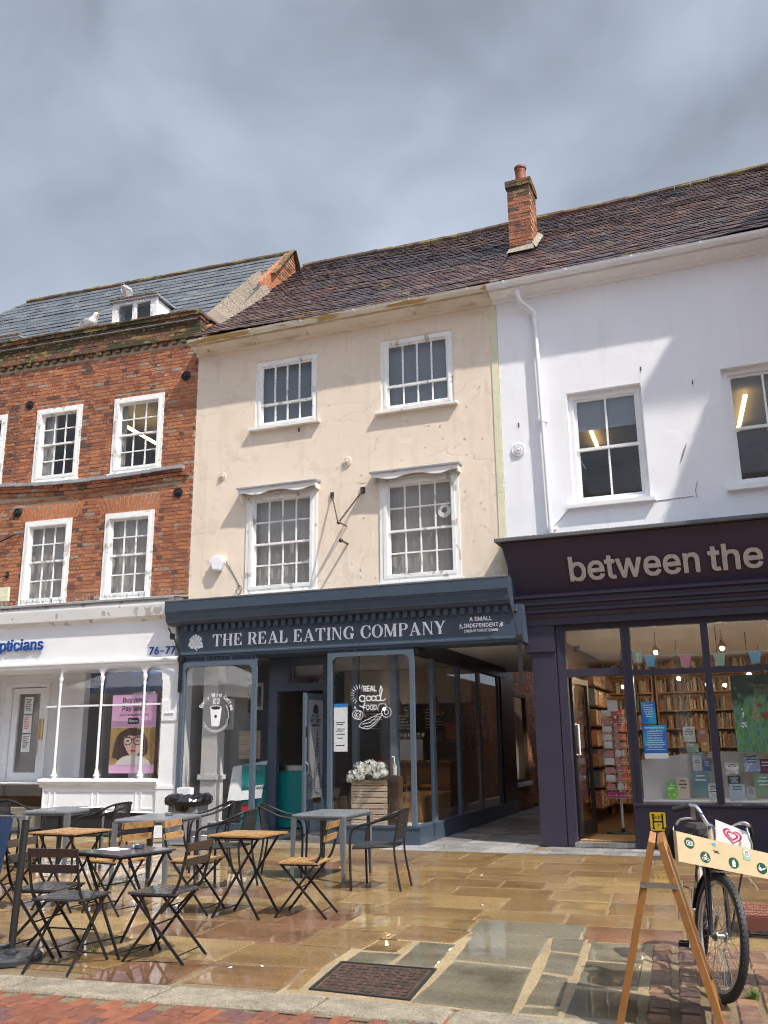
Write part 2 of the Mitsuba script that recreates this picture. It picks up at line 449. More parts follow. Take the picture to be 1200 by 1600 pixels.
def slab_mesh(poly, top, thick=0.035, ch=0.007, tilt=None):
    """a flat stone with a chamfered top edge; poly in x,y"""
    poly = shapely.geometry.polygon.orient(poly)
    P = np.array(poly.exterior.coords)[:-1]
    n = len(P)
    c = P.mean(0)
    d = P - c
    Pin = c + d * (1 - ch / (np.linalg.norm(d, axis=1, keepdims=True) + 1e-9) * 1.3)
    tz = np.zeros(n) if tilt is None else d @ tilt
    v = np.vstack([np.c_[P, np.full(n, top - thick)], np.c_[P, top - ch * 0.8 + tz], np.c_[Pin, top + tz], [[c[0], c[1], top]]])
    f = []
    for k in range(n):
        q = (k + 1) % n
        f += [[k, q, q + n], [k, q + n, k + n], [k + n, q + n, q + 2 * n], [k + n, q + 2 * n, k + 2 * n], [k + 2 * n, q + 2 * n, 3 * n]]
    return trimesh.Trimesh(v, f, process=False)


def wobble(poly, a):
    P = np.array(poly.exterior.coords)[:-1]
    out = []
    for i in range(len(P)):
        p, q = P[i], P[(i + 1) % len(P)]
        L = np.linalg.norm(q - p)
        k = max(1, int(L / 0.16))
        for t in np.arange(k) / k:
            e = 0.3 if t == 0 else 1.0
            out.append(p + (q - p) * t + rng.normal(0, a * e, 2))
    o = Polygon(out)
    return o if o.is_valid else poly


near_slabs = [
    ([(-1.894, 5.47), (-1.29, 5.42), (-1.383, 6.46), (-1.935, 6.52)], .93, .3),
    ([(-1.955, 6.56), (-1.393, 6.50), (-1.462, 7.52), (-2.045, 7.50)], .95, .6),
    ([(-1.255, 5.62), (-1.055, 5.63), (-1.115, 6.28), (-1.295, 6.34)], .91, .2),
    ([(-1.265, 5.44), (-1.035, 5.45), (-1.045, 5.58), (-1.255, 5.57)], .95, .2),
    ([(-1.305, 6.42), (-1.105, 6.36), (-1.14, 6.95), (-1.355, 7.0)], .93, .7),
    ([(-1.367, 7.05), (-1.155, 7.01), (-1.178, 7.49), (-1.432, 7.48)], .90, .4),
    ([(-1.13, 7.43), (-.735, 7.44), (-.70, 6.83), (-1.075, 6.84)], .92, .5),
    ([(-1.075, 6.78), (-.70, 6.77), (-.668, 6.11), (-1.043, 6.13)], .94, .1),
    ([(-1.035, 6.05), (-.66, 6.04), (-.615, 5.47), (-1.005, 5.45)], .97, .8),
    ([(-2.629, 7.10), (-2.639, 7.62), (-2.09, 7.53), (-2.11, 7.08)], .63, .5),
    ([(-2.66, 6.30), (-2.35, 6.30), (-2.36, 6.62), (-2.68, 6.60)], .93, .3),
    ([(-2.30, 6.30), (-2.02, 6.29), (-2.08, 7.03), (-2.36, 7.04)], .90, .8),
    ([(-2.68, 6.66), (-2.42, 6.66), (-2.42, 7.03), (-2.68, 7.03)], .15, .8),
    ([(-4.17, 5.31), (-3.49, 5.36), (-3.51, 5.90), (-4.10, 5.84)], .70, .4),
    ([(-3.43, 5.45), (-2.76, 5.49), (-2.86, 6.00), (-3.44, 5.95)], .66, .9),
    ([(-2.72, 5.50), (-2.64, 5.50), (-2.72, 6.02), (-2.82, 6.02)], .30, .9),
]
used = []
flag_n = 0
for pts, u, w in near_slabs:
    P = Polygon(pts)
    used.append(P.buffer(0.02))
    m = slab_mesh(wobble(P, 0.003), rng.uniform(-.002, .002), tilt=rng.normal(0, .0025, 2))
    put('flagstone', m, 'flagstone', PV, uv=np.tile([u, w], (len(m.vertices), 1)))
cover_poly = Polygon([(-2.56, 5.56), (-1.94, 5.52), (-2.01, 6.235), (-2.65, 6.24)])
sett_zone = Polygon([(-.70, 5.05), (6, 5.05), (6, 7.50), (-.72, 7.50)])
keepout = unary_union(used + [cover_poly.buffer(.04), sett_zone])
v = 5.47
r_ = np.random.default_rng(99)
while v < 12.8:
    h = rng.uniform(.42, .72)
    if v + h > 12.55:
        h = 12.82 - v
    u = -17 + rng.uniform(0, .6)
    while u < 5.5:
        w = rng.uniform(.45, 1.15)
        a, b, c, d = u, u + w, v, v + h
        q = np.array([(a, c), (b, c), (b, d), (a, d)])
        u += w
        vv = q[:, 1]
        P = Polygon(np.stack([q[:, 0] - 0.055 * (vv - 6), vv + 0.012 * (q[:, 0] + 2)], 1)).buffer(-rng.uniform(.006, .013), join_style=2)
        if P.is_empty:
            continue
        P = P.difference(keepout)
        for gq in getattr(P, 'geoms', [P]):
            gq = gq.simplify(.01)
            if gq.is_empty or gq.area < .02 or gq.geom_type != 'Polygon':
                continue
            if gq.area < .8 * gq.convex_hull.area:
                gq = gq.buffer(-.05, join_style=2).buffer(.05, join_style=2)
                if gq.geom_type != 'Polygon' or gq.is_empty or gq.area < .8 * gq.convex_hull.area:
                    continue
            gq = Polygon(gq.exterior)
            m = slab_mesh(wobble(gq, 0.003), rng.uniform(-.003, .003), tilt=rng.normal(0, .003, 2))
            uu = rng.uniform(0, 1)
            uu *= .80 if r_.random() < .93 else 1.0
            put('flagstone', m, 'flagstone', PV, uv=np.tile([uu, rng.random()], (len(m.vertices), 1)))
    v += h
put('repointed_joints', trimesh.Trimesh([[-2.75, 5.40, -0.0045], [-.56, 5.40, -0.0045], [-.66, 7.60, -0.0045], [-2.80, 7.16, -0.0045], [-2.12, 7.66, -0.0045]], [[0, 1, 3], [1, 4, 3], [1, 2, 4]], process=False), 'fresh_mortar', PV)
# the kerb
kt = [(-9, 5.0), (-6, 5.13), (-4.3, 5.265), (-3.5, 5.325), (-2.6, 5.43), (-1.64, 5.385), (-.6, 5.40), (3, 5.40)]
kb = [(-9, 4.70), (-6, 4.82), (-4.4, 4.93), (-3.3, 4.985), (-2.4, 5.09), (-1.6, 5.10), (-.5, 5.06), (3, 5.06)]
cuts = [-8.2, -7.1, -6.0, -5.15, -4.42, -3.42, -2.40, -1.60, -.55, .4, 1.5, 2.6]
for a, b in zip(cuts, cuts[1:]):
    f = lambda x, L: float(np.interp(x, [q[0] for q in L], [q[1] for q in L]))
    P = Polygon([(a + .008, f(a, kb)), (b - .008, f(b, kb)), (b - .012, f(b, kt)), (a + .010, f(a, kt))])
    put('kerb_stone', slab_mesh(wobble(P, .004), .004, .1, .014), 'granite', PV)
# brick paving of the street in front of the kerb
ST = 'street'
put(ST, trimesh.Trimesh([[-12, 2.2, -0.016], [6, 2.2, -0.016], [6, 5.12, -0.016], [-12, 5.12, -0.016]], [[0, 1, 2], [0, 2, 3]], process=False), 'joint_sand',
    label='red brick paving of the street in front of the kerb', kind='structure')
blk = []
for i in range(-64, 20):
    x0 = i * .108
    y = 3.7 + (i % 2) * .107 + rng.uniform(0, .04)
    while y < 5.2:
        blk.append((x0, y))
        y += .2145
pav_var = []
for k in range(14):
    m = slab_mesh(Polygon([(-.050, -.103), (.050, -.103), (.050, .103), (-.050, .103)]), 0, .05, .005)
    r = rng.random(2)
    pav_var.append(mikit.ply(m, 'paver', uv=np.tile(r, (len(m.vertices), 1))))
rest = []
for (x, y) in blk:
    ky = np.interp(x, [q[0] for q in kb], [q[1] for q in kb])
    if y + .103 > ky + .11:
        continue
    vis = x > -4.9 and x < -1.2 and y > 4.0
    if vis:
        put('paving_brick', pav_var[rng.integers(14)], None, ST,
            to_world=T4().translate([x, y + .03 * x + .11 - .02, rng.uniform(-.010, -.005)]).rotate([0, 0, 1], 2 + rng.normal(0, .8)))
    else:
        rest.append((x, y))
mb = MB()
for (x, y) in rest:
    m = slab_mesh(Polygon([(x - .05, y - .103), (x + .05, y - .103), (x + .05, y + .103), (x - .05, y + .103)]), -.007, .05, .005)
    m.vertices[:, 1] += .03 * m.vertices[:, 0] + .09
    mb.tm(m)
put('paving_bricks', mb, 'paver', ST, kind='stuff')
# setts under the bicycle
SZ = 'sett_path'
put(SZ, trimesh.Trimesh([[-.72, 5.42, -0.0065], [6, 5.42, -0.0065], [6, 7.49, -0.0065], [-.72, 7.49, -0.0065]], [[0, 1, 2], [0, 2, 3]], process=False), 'joint_sand',
    label='strip of worn brown setts under the bicycle', kind='structure')
n_sett, mb = 0, MB()
x = -.60
while x < 3.0:
    w = rng.uniform(.105, .135)
    y = 5.46 + rng.uniform(0, .08)
    while y < 7.44:
        L = rng.uniform(.10, .19)
        b = min(y + L, 7.47)
        P = Polygon([(x - .055 * (y - 6), y), (x + w - .055 * (y - 6), y), (x + w - .055 * (b - 6), b), (x - .055 * (b - 6), b)])
        m = slab_mesh(wobble(P, .004), rng.uniform(.000, .010), .05, .014, tilt=rng.normal(0, .02, 2))
        r = rng.random(2)
        if n_sett < 290 and x < 1.0:
            put('sett', m, 'sett', SZ, uv=np.tile(r, (len(m.vertices), 1)))
            n_sett += 1
        else:
            mb.tm(m, r)
        y = b + rng.uniform(.008, .016)
    x += w + rng.uniform(.02, .045)
put('setts', mb, 'sett', SZ, kind='stuff')
# pale strip of tiles along the bookshop front
mb = MB()
for k in range(22):
    x0 = -2.70 + k * .235
    put('threshold_tile', MB().box(x0 + .003, x0 + .232, 12.86, 13.20, -.03, .004 + rng.uniform(0, .002)), 'grey_paving', PV)
    put('threshold_tile', MB().box(x0 + .003 + .1, x0 + .232 + .1, 13.205, 13.70, -.03, .004 + rng.uniform(0, .002)), 'grey_paving', PV)
# the paved passage
PA = 'passage_floor'
put(PA, MB().box(-4.49, -2.74, 13.48, 26, -.04, -.004), 'joint_sand', label='worn grey stone floor of the covered passage', kind='structure')
y = 12.84
while y < 25:
    h = rng.uniform(.55, .85)
    x = -4.46 if y > 13.4 else -4.9
    while x < -2.78:
        w = min(rng.uniform(.5, .9), -2.76 - x)
        if w < .1:
            break
        m = slab_mesh(wobble(sbox(x, y, x + w - .012, y + h - .012), .003), .006 + rng.uniform(-.003, .003), .02, .008)
        put('passage_slab', m, 'grey_paving', PA)
        x += w
    y += h
# manhole cover
MC = put('manhole_cover', MB().add(*(lambda m: (m.vertices, m.faces))(slab_mesh(cover_poly, .001, .03, .006))), 'rust_iron',
         label='rusty rectangular iron manhole cover with raised studs in the pavement', cat='manhole cover')
ca, cb, cc, cd = [np.array(q) for q in list(cover_poly.exterior.coords)[:4]]
mb = MB()
for i in range(11):
    for j in range(9):
        s, t = (i + .75) / 11.5, (j + .75) / 9.5
        q = (ca * (1 - s) + cb * s) * (1 - t) + (cd * (1 - s) + cc * s) * t
        mb.box(q[0] - .017, q[0] + .017, q[1] - .021, q[1] + .021, .0, .005)
put('raised_studs', mb, 'rust_iron', MC)
fm = cover_poly.buffer(.028, join_style=2).difference(cover_poly.buffer(.004, join_style=2))
m = trimesh.creation.extrude_polygon(fm, .03, engine='earcut')
m.apply_translation([0, 0, -.026])
put('frame', m, 'dark_iron', MC)


# ------------------------------------------------------------------ brickwork
def brick_var(w, h, d, n, mat, ulo=0., uhi=1.):
    out = []
    for k in range(n):
        m = MB().box(-w / 2, w / 2, -.004, d, -h / 2, h / 2)
        r = np.array([rng.uniform(ulo, uhi), rng.random()])
        mesh = m.mesh()[0]
        mesh.vertices[:, 1] += rng.normal(0, .0012, 8)
        out.append(mikit.ply(mesh, mat, uv=np.tile(r, (8, 1))))
    return out


def brickwork(parent, fr, x0, x1, z0, z1, holes, Y=0.0, mat='brick', parts=300, course=.075, name='brick', seed=1, stretch=.215, head=.1025, flemish=True):
    """courses of bricks over a wall, leaving the holes (boxes x0,x1,z0,z1) free; the largest in view as parts, the rest as one part"""
    r = np.random.default_rng(seed)
    j = .0125
    bricks = []
    k, z = 0, z0
    while z + course - j <= z1 + .001:
        zc, h = z + (course - j) / 2, course - j
        free = [(x0, x1)]
        for a, b, c, d in holes:
            if c - .02 < zc < d + .02:
                free = [q for s, e in free for q in ((s, min(e, a)), (max(s, b), e)) if q[1] - q[0] > .03]
        x = x0 - (0 if k % 2 == 0 else (stretch + head) / 2 + .01)
        t = k % 2
        while x < x1:
            w = (stretch if t % 2 == 0 else head) if flemish else stretch
            for s, e in free:
                a, b = max(x, s), min(x + w, e)
                if b - a > .025:
                    bricks.append(((a + b) / 2, zc, b - a, h, abs(b - a - w) < .002, t % 2))
            x += w + j
            t += 1
        z += course
        k += 1
    d = [np.linalg.norm(fr.p(b[0], Y, b[1]) - EYE) for b in bricks]
    order = np.argsort(d)
    full = [i for i in order if bricks[i][4] and (bricks[i][5] == 0 or not flemish)][:parts]
    var = brick_var(stretch, course - j, .06, 12, mat)
    fs = set(full)
    mb = MB(fr)
    for i, b in enumerate(bricks):
        yy = Y + r.normal(0, .0022)
        if i in fs:
            put(name, var[r.integers(12)], None, parent, to_world=T4(fr.M) @ T4().translate([b[0], yy, b[1]]))
        else:
            u = r.random(2)
            mb.box(b[0] - b[2] / 2, b[0] + b[2] / 2, yy - .004, yy + .06, b[1] - b[3] / 2, b[1] + b[3] / 2, u)
    if mb.n:
        put(name + 'work', mb, mat, parent, kind='stuff')


def wall_poly(x0, x1, z0, z1, holes):
    return unary_union([sbox(x0, z0, x1, z1)]).difference(unary_union([sbox(a, c, b, d) for a, b, c, d in holes])) if holes else sbox(x0, z0, x1, z1)


# ------------------------------------------------------------------ sash windows
def ring(mb, x0, x1, z0, z1, w, y0, y1, wt=None, wb=None):
    wt, wb = wt or w, wb or w
    mb.box(x0, x0 + w, y0, y1, z0, z1)
    mb.box(x1 - w, x1, y0, y1, z0, z1)
    mb.box(x0 + w, x1 - w, y0, y1, z1 - wt, z1)
    mb.box(x0 + w, x1 - w, y0, y1, z0, z0 + wb)


def drape(fr, x0, x1, y, z0, z1):
    """a hanging curtain with real folds"""
    n = int((x1 - x0) / .012)
    xs = np.linspace(x0, x1, n)
    ph = rng.uniform(0, 6.28, 3)
    V, F = [], []
    for i, x in enumerate(xs):
        for t in (0, .5, 1):
            d = .006 * math.sin(x * 48 + ph[0] + 1.5 * math.sin(x * 9 + ph[1])) * (.6 + .4 * t) + .008 * math.sin(x * 15 + ph[2] + t)
            V.append((x, y + d, z1 + (z0 - z1) * t))
    for i in range(n - 1):
        for k in range(2):
            a = i * 3 + k
            F += [[a, a + 3, a + 4, a + 1]]
    return MB(fr).add(V, F).mesh()[0]


def sash_window(house, fr, x0, x1, z0, z1, cols, rows, meet, mat='white_paint', fw=.085, Y=0.0, bar=.02, back='curtain', sill=None, sw=.035, back_gap=.10, frame_proud=.02, skew=0., bottom_rail=.06, glass='glass', name='window'):
    """frame, two sashes, glazing bars, every pane, sill and what hangs behind; rows = (upper, lower)"""
    mb = MB(fr)
    ring(mb, x0, x1, z0, z1, fw, Y - frame_proud, Y + .12)
    ring(mb, x0 + fw * .55, x1 - fw * .55, z0 + fw * .5, z1 - fw * .55, fw * .45, Y - frame_proud - .012, Y - frame_proud + .01)
    w = put(name, mb, mat, house)
    ix0, ix1, iz0, iz1 = x0 + fw, x1 - fw, z0 + fw * .6, z1 - fw
    for lo, hi, yy, nr, nm in ((meet - sw / 2, iz1, Y + .035, rows[0], 'upper_sash'), (iz0, meet + sw / 2, Y + .065, rows[1], 'lower_sash')):
        mb = MB(fr)
        br = bottom_rail if nm == 'lower_sash' else sw
        ring(mb, ix0, ix1, lo, hi, sw, yy, yy + .035, wt=sw, wb=br)
        gx0, gx1, gz0, gz1 = ix0 + sw, ix1 - sw, lo + br, hi - sw
        for i in range(1, cols):
            x = gx0 + (gx1 - gx0) * i / cols
            mb.box(x - bar / 2, x + bar / 2, yy + .004, yy + .032, gz0, gz1)
        for j in range(1, nr):
            z = gz0 + (gz1 - gz0) * j / nr
            for i in range(cols):
                xa = gx0 + (gx1 - gx0) * i / cols + (bar / 2 if i else 0)
                xb = gx0 + (gx1 - gx0) * (i + 1) / cols - (bar / 2 if i < cols - 1 else 0)
                mb.box(xa, xb, yy + .003, yy + .031, z - bar / 2, z + bar / 2)
        put(nm, mb, mat, w)
        for i in range(cols):
            for j in range(nr):
                a, b = gx0 + (gx1 - gx0) * i / cols, gx0 + (gx1 - gx0) * (i + 1) / cols
                c, d = gz0 + (gz1 - gz0) * j / nr, gz0 + (gz1 - gz0) * (j + 1) / nr
                q = quad(fr, a - .002, b + .002, yy + .018, c - .002, d + .002)
                t = rng.normal(0, .0035, 2)
                n = fr.M[:3, 1]
                vv = np.array(q.vertices)
                vv += np.outer((vv - vv.mean(0)) @ fr.M[:3, 0] * t[0] + (vv - vv.mean(0))[:, 2] * t[1], n)
                put('pane', trimesh.Trimesh(vv, q.faces, process=False), glass, w)
    if sill:
        s0, s1, sh, sp = sill
        put('sill', MB(fr).prof_x([(Y + .10, z0 - .001), (Y - sp, z0 - .018), (Y - sp, z0 - sh), (Y + .10, z0 - sh)], s0, s1), mat, w)
    if back:
        yb = Y + back_gap + .07
        if back == 'curtain':
            put('curtain', drape(fr, ix0 - .04, ix1 + .04, yb, iz0 - .04, iz1 + .04), 'curtain', w)
        else:
            put('blind', quad(fr, ix0 - .04, ix1 + .04, yb, iz0 - .04, iz1 + .04), 'blue_blind', w)
    return w


def pattress(house, fr, x, z, r, mat, Y=0.0):
    m = lathe([(r, 0), (r, .008), (r * .94, .014), (r * .80, .015), (r * .76, .008), (r * .62, .008), (r * .58, .018), (r * .44, .020), (r * .40, .012), (r * .26, .012), (r * .22, .028), (r * .08, .032), (0.003, .034)], 24)
    m.vertices[:, 2] *= 1.9
    M = fr.M @ np.array([[1, 0, 0, x], [0, 0, -1, Y], [0, 1, 0, z], [0, 0, 0, 1.0]])
    return put('tie_plate', xf(m, M), mat, house, smooth=40)
# ------------------------------------------------------------------ the brick house
BH = thing('brick_house', 'three storey red brick house with white sash windows, dentilled parapet and slate roof', 'house')
fr = BF
wins_u = [(-1.83, -.71, 6.62, 8.18), (-3.66, -2.58, 6.63, 8.18), (-5.52, -4.41, 6.64, 8.19)]
wins_l = [(-1.86, -.79, 4.15, 5.82), (-3.71, -2.62, 4.15, 5.82), (-5.60, -4.50, 4.15, 5.82)]
holes = wins_u + wins_l
# the mortar bed behind the bricks, with the real openings
put('wall', MB(fr).poly_xz(wall_poly(-9.5, -.001, 3.9, 9.20, holes), .008, .33), 'mortar', BH)
put('wall', MB(fr).box(-.30, -.001, .34, 8.0, 3.9, 9.75), 'brick', BH)
BW = BH + '__wall'
arch = []
for a, b, c, d in wins_u:
    arch.append((a - .02, b + .02, d, d + .075))
for a, b, c, d in wins_l:
    arch.append((a - .10, b + .10, d, d + .33))
band = [(-9.5, -.22, 6.30, 6.535)]
brickwork(BW, fr, -6.4, -.001, 4.10, 9.17, holes + arch + band, parts=292, seed=5)
mb, mo = MB(fr), MB(fr)
for a, b, c, d in arch:                                   # soldier arches of rubbed brick
    tall = d - c > .2
    n = int(round((b - a) / .076))
    for k in range(n):
        x = a + (b - a) * (k + .5) / n
        w = (b - a) / n - .007
        t = (x - (a + b) / 2) * (.30 if tall else .0)
        o = r0 = np.array([rng.uniform(.0, .25) if tall else rng.uniform(.0, .9), .3])
        yy = rng.normal(0, .002)
        P = [(x - w / 2, c + .008), (x + w / 2, c + .008), (x + w / 2 + t, d - .004), (x - w / 2 + t, d - .004)]
        (mb if a > -3.9 else mo).poly_xz(Polygon(P), yy - .003, yy + .06, o)
put('arch_bricks', mb, 'brick', BW, kind='stuff')
put('arch_bricks', mo, 'brick', BW, kind='stuff')
# projecting band course with its lead flashing, sagging a little
mb, ml = MB(fr), MB(fr)
xs = np.arange(-6.4, -.24, .222)
for i, x in enumerate(xs):
    for k, (zb, pj) in enumerate(((6.30, .035), (6.378, .06), (6.456, .085))):
        sag = .045 * math.sin((x + 1.2) * 1.1) + .012 - .012 * (x + .3)
        mb.box(x + (.11 if k % 2 else 0), x + .212 + (.11 if k % 2 else 0), -pj + rng.normal(0, .003), .02, zb + sag, zb + .068 + sag)
    ml.add(*(lambda v: (v, BOXF))(boxv(x, x + .2225, -.128, .015, 6.50 + sag, 6.562 + sag) + np.array([[0, 0, rng.normal(0, .003)]])))
put('band_course', mb, 'brick', BH)
put('lead_flashing', ml, 'lead', BH)
# parapet: dentils, corbelled courses, mossy upper courses and coping
PP = put('parapet', MB(fr).box(-9.5, -.012, .012, .33, 9.16, 9.80), 'mortar', BH)
mb = MB(fr)
x = -6.4
while x < -.1:
    if x > -5.0:
        put('dentil', MB(fr).box(x, x + .105, -.055 + rng.normal(0, .004), .02, 9.175, 9.245), 'moss_brick', PP)
    x += .215
nb, stuff = 0, MB(fr)
for k, (zb, pj) in enumerate(((9.252, .075), (9.327, .045), (9.402, .045), (9.477, .045), (9.552, .05), (9.627, .085), (9.70, .125))):
    x = -6.4 - (.11 if k % 2 else 0)
    while x < -.015:
        b = min(x + .212, -.004)
        p = pj + rng.normal(0, .004)
        q = MB(fr).box(x, b, -p, .03, zb, zb + .066)
        if x > -5.4 and nb < 200:
            put('brick', q, 'moss_brick', PP)
            nb += 1
        else:
            stuff.box(x, b, -p, .03, zb, zb + .066)
        x += .222
    # the return of the parapet along the party wall
    y = .0
    while y < 1.5:
        stuff.box(-.2, .004 + pj * .6, y - pj, y + .205 - pj, zb, zb + .066)
        y += .222
put('brickwork', stuff, 'moss_brick', PP, kind='stuff')
put('lead_flashing', MB(fr).box(-6.4, -.02, -.10, .02, 9.614, 9.624), 'lead', PP)
mb = MB(fr)
x = -6.4
while x < -.03:
    b = min(x + rng.uniform(.24, .3), .0)
    mb.box(x, b - .006, -.15 + rng.normal(0, .005), .36, 9.768, 9.80 + rng.normal(0, .004))
    x = b
mb.box(-.36, .09, .36, 1.55, 9.77, 9.803)
put('coping', mb, 'moss_brick', PP)
for (a, b, c, d) in wins_u + wins_l:
    sash_window(BH, fr, a, b, c, d, 3, (2, 2), (c + d) / 2 + .01, mat='worn_white', fw=.115, Y=-.0, bar=.022, sill=None,
                back='curtain' if d < 7 else None, bottom_rail=.05, frame_proud=.022)
for i, (a, b, c, d) in enumerate(wins_u + wins_l):
    put('sill', MB(fr).prof_x([(.02, c + .0), (-.075, c - .012), (-.075, c - .055), (.02, c - .055)], a - .03, b + .03), 'worn_white', BH + '__window' + ('' if i == 0 else f'_{i:03d}'))
# the room behind the upper windows
mb = MB(fr).box(-6.3, -.2, 4.2, 4.24, 6.1, 8.5).box(-6.3, -.2, .36, 4.2, 8.48, 8.5).box(-6.3, -.2, .36, 4.2, 6.1, 6.13).box(-6.33, -6.3, .36, 4.2, 6.1, 8.5).box(-.2, -.17, .36, 4.2, 6.1, 8.5)
put('room', mb, 'room_grey', BH)
for k, (a, b, c, d) in enumerate(wins_u):
    put('curtain', drape(fr, a + .10, a + (.20 if k == 0 else .38), .17, c, d), 'curtain', BH)
tl_ = put('tube_lamp', MB(fr).box(-2.28, -2.22, 1.06, 2.27, 8.0, 8.04), 'white_paint', BH)
scene[tl_]['emitter'] = {'type': 'area', 'radiance': {'type': 'rgb', 'value': [4.5, 3.0, 1.1]}}
put('hanging_sign', MB(fr).box(-4.25, -3.70, -.33, -.28, 4.20, 4.47), 'old_cream_render', label='small cream sign projecting from the brick house at the left edge', cat='sign')
for i, x, z in ((0, -.252, 8.46), (1, -3.877, 8.325), (2, -.302, 6.10), (3, -3.928, 6.03)):
    pattress(BH, fr, x, z, .098, 'dark_iron')
# slate roof: two slopes and a hip at the far end, on a ridge 12.9 m up
RY, RZ, EZ, EY = 3.3, 12.83, 9.62, .36


def slab_roof(parent, fr, x0, x1, ey, ez, ry, rz, gauge, wid, mat, name, n_parts, seed, x0_top=None, x1_top=None, thick=.012, lift=.016, jit=.003, holes=(), sag=0.0, xlim=None):
    """courses of slates or tiles on one slope; the largest in view as parts, the rest as one part"""
    r = np.random.default_rng(seed)
    L = math.hypot(ry - ey, rz - ez)
    dy, dz = (ry - ey) / L, (rz - ez) / L
    rows = int(L / gauge)
    items = []
    for k in range(rows):
        s0 = k * gauge
        t = s0 / L
        a = x0 + ((x0_top if x0_top is not None else x0) - x0) * t
        b = x1 + ((x1_top if x1_top is not None else x1) - x1) * t
        x = a - (wid / 2 if k % 2 else 0)
        wv = r.normal(0, jit, 1)[0]
        while x < b:
            xa, xb = max(x, a), min(x + wid - .004, b)
            x += wid
            if xb - xa < .03:
                continue
            xm = (xa + xb) / 2
            s1 = min(s0 + gauge * 1.9, L)
            if any(p[0] < xm < p[1] and p[2] < s0 / L < p[3] for p in holes):
                continue
            ds = r.normal(0, jit * 1.5)
            sg = -sag * math.sin(math.pi * t) * (.6 + .4 * math.sin(xm * 1.3 + 1)) - sag * .5 * math.sin(xm * .9)
            h0 = lift + thick + r.normal(0, jit) + wv + sg
            h1 = thick * .6 + sg
            tw = r.normal(0, jit * .8)
            v = []
            for xx, sgn in ((xa, -1), (xb, 1)):
                for ss, hh in ((s0 + ds, h0 + sgn * tw), (s1, h1)):
                    for o in (0, -thick):
                        v.append((xx, ey + dy * ss - dz * (hh + o), ez + dz * ss + dy * (hh + o)))
            items.append((np.array(v), r.random(2)))
    d = [np.linalg.norm(fr.M[:3, :3] @ i[0].mean(0) + fr.o - EYE) for i in items]
    near = set(np.argsort(d)[:n_parts].tolist())
    mb = MB(fr)
    for i, (v, u) in enumerate(items):
        if i in near:
            put(name, MB(fr).add(v, BOXF, u), mat, parent)
        else:
            mb.add(v, BOXF, u)
    put(name + 's', mb, mat, parent, kind='stuff')


mb = MB(fr)
mb.add([(-10, EY, EZ), (.30, EY, EZ), (.40, RY, RZ), (-7.0, RY, RZ)], [[0, 1, 2, 3]])
mb.add([(.30, 2 * RY - EY, EZ), (-10, 2 * RY - EY, EZ), (-7.0, RY, RZ), (.40, RY, RZ)], [[0, 1, 2, 3]])
mb.add([(-10, EY, EZ), (-7.0, RY, RZ), (-10, 2 * RY - EY, EZ)], [[0, 1, 2]])
RF = put('roof', mb, 'slate', BH)
slab_roof(RF, fr, -9.6, .27, EY, EZ, RY, RZ, .25, .31, 'slate', 'slate', 290, 3, x0_top=-7.0, x1_top=.37, thick=.014, lift=.020, jit=.0025)
mb = MB(fr)
x = -7.05
while x < .36:
    b = min(x + rng.uniform(.38, .46), .42)
    mb.tm(xf(tube([(x, RY, RZ + .005), (b, RY, RZ + .005 + rng.normal(0, .006))], .085, 10), np.eye(4)))
    x = b
put('ridge_tiles', mb, 'ridge_tile', RF)
# gable wall between the two roofs, and the stone slabs on its rake
rk = lambda y: EZ + (y - EY) * (RZ - EZ) / (RY - EY)
gv = [(-.02, EY - .2, 9.5), (-.02, EY - .2, 9.55), (.19, 1.95, rk(1.95) - .14), (.19, 1.95, rk(1.95) + .07), (.36, RY, RZ + .09), (.30, 2 * RY - EY, EZ), (.25, 2 * RY - EY, 9.0), (-.02, EY - .2, 9.0)]
mb = MB(fr)
A = np.array(gv)
Bq = A + [.14, 0, 0]
n = len(A)
mb.add(np.vstack([A, Bq]), [[n, n + 1, n + 2], [n, n + 2, n + 7], [n + 2, n + 3, n + 4], [n + 2, n + 4, n + 5], [n + 2, n + 5, n + 6], [n + 2, n + 6, n + 7]] + [[k, (k + 1) % n, (k + 1) % n + n] for k in range(n)] + [[k, (k + 1) % n + n, k + n] for k in range(n)])
GW = put('gable_wall', mb, 'brick', BH)
s0, s1 = np.array([.02, .22, 9.78]), np.array([.30, RY - .12, RZ - .02])
cnt = 8
for k in range(cnt):
    a, b = s0 + (s1 - s0) * k / 12, s0 + (s1 - s0) * (k + .97) / 12
    e = rng.normal(0, .008)
    lo = lambda q: np.array([.43 + .02 * q[1], q[1] + .02, 9.03 + (q[1] + .02 + .3 + .02) * .877 - .02])
    hi = lambda q: q + np.array([-.02, 0, .09 + e])
    v = np.array([hi(a), hi(b), lo(a), lo(b)])
    put('coping_slab', MB(fr).add(np.vstack([v - [0, 0, .05], v])[[0, 4, 2, 6, 1, 5, 3, 7]], BOXF), 'coping_stone', GW)
# stepped bricks of the upper gable
mb = MB(fr)
z = 11.9
while z < RZ + .02:
    t = (z - EZ) / (RZ - EZ)
    for y in np.arange(EY + (RY - EY) * t + .05, 2 * RY - EY - (RY - EY) * t - .1, .225):
        x = .155 + .36 * min(1, (z - 9.6) / 3.2) * 1.0
        mb.box(x - .02, x + .008, y, y + .212, z, z + .065)
    z += .075
put('gable_brickwork', mb, 'brick', GW, kind='stuff')
mb = MB(fr)
mb.bar((.50, RY - .05, RZ + .06), (.42, EY + 2.0, EZ + 2.2), .16, .03, (0, -1, .9))
mb.bar((.50, RY - .02, RZ + .06), (.46, 2 * RY - EY - .6, EZ + .7), .2, .04, (0, 1, .9))
put('verge', mb, 'moss_brick', GW)


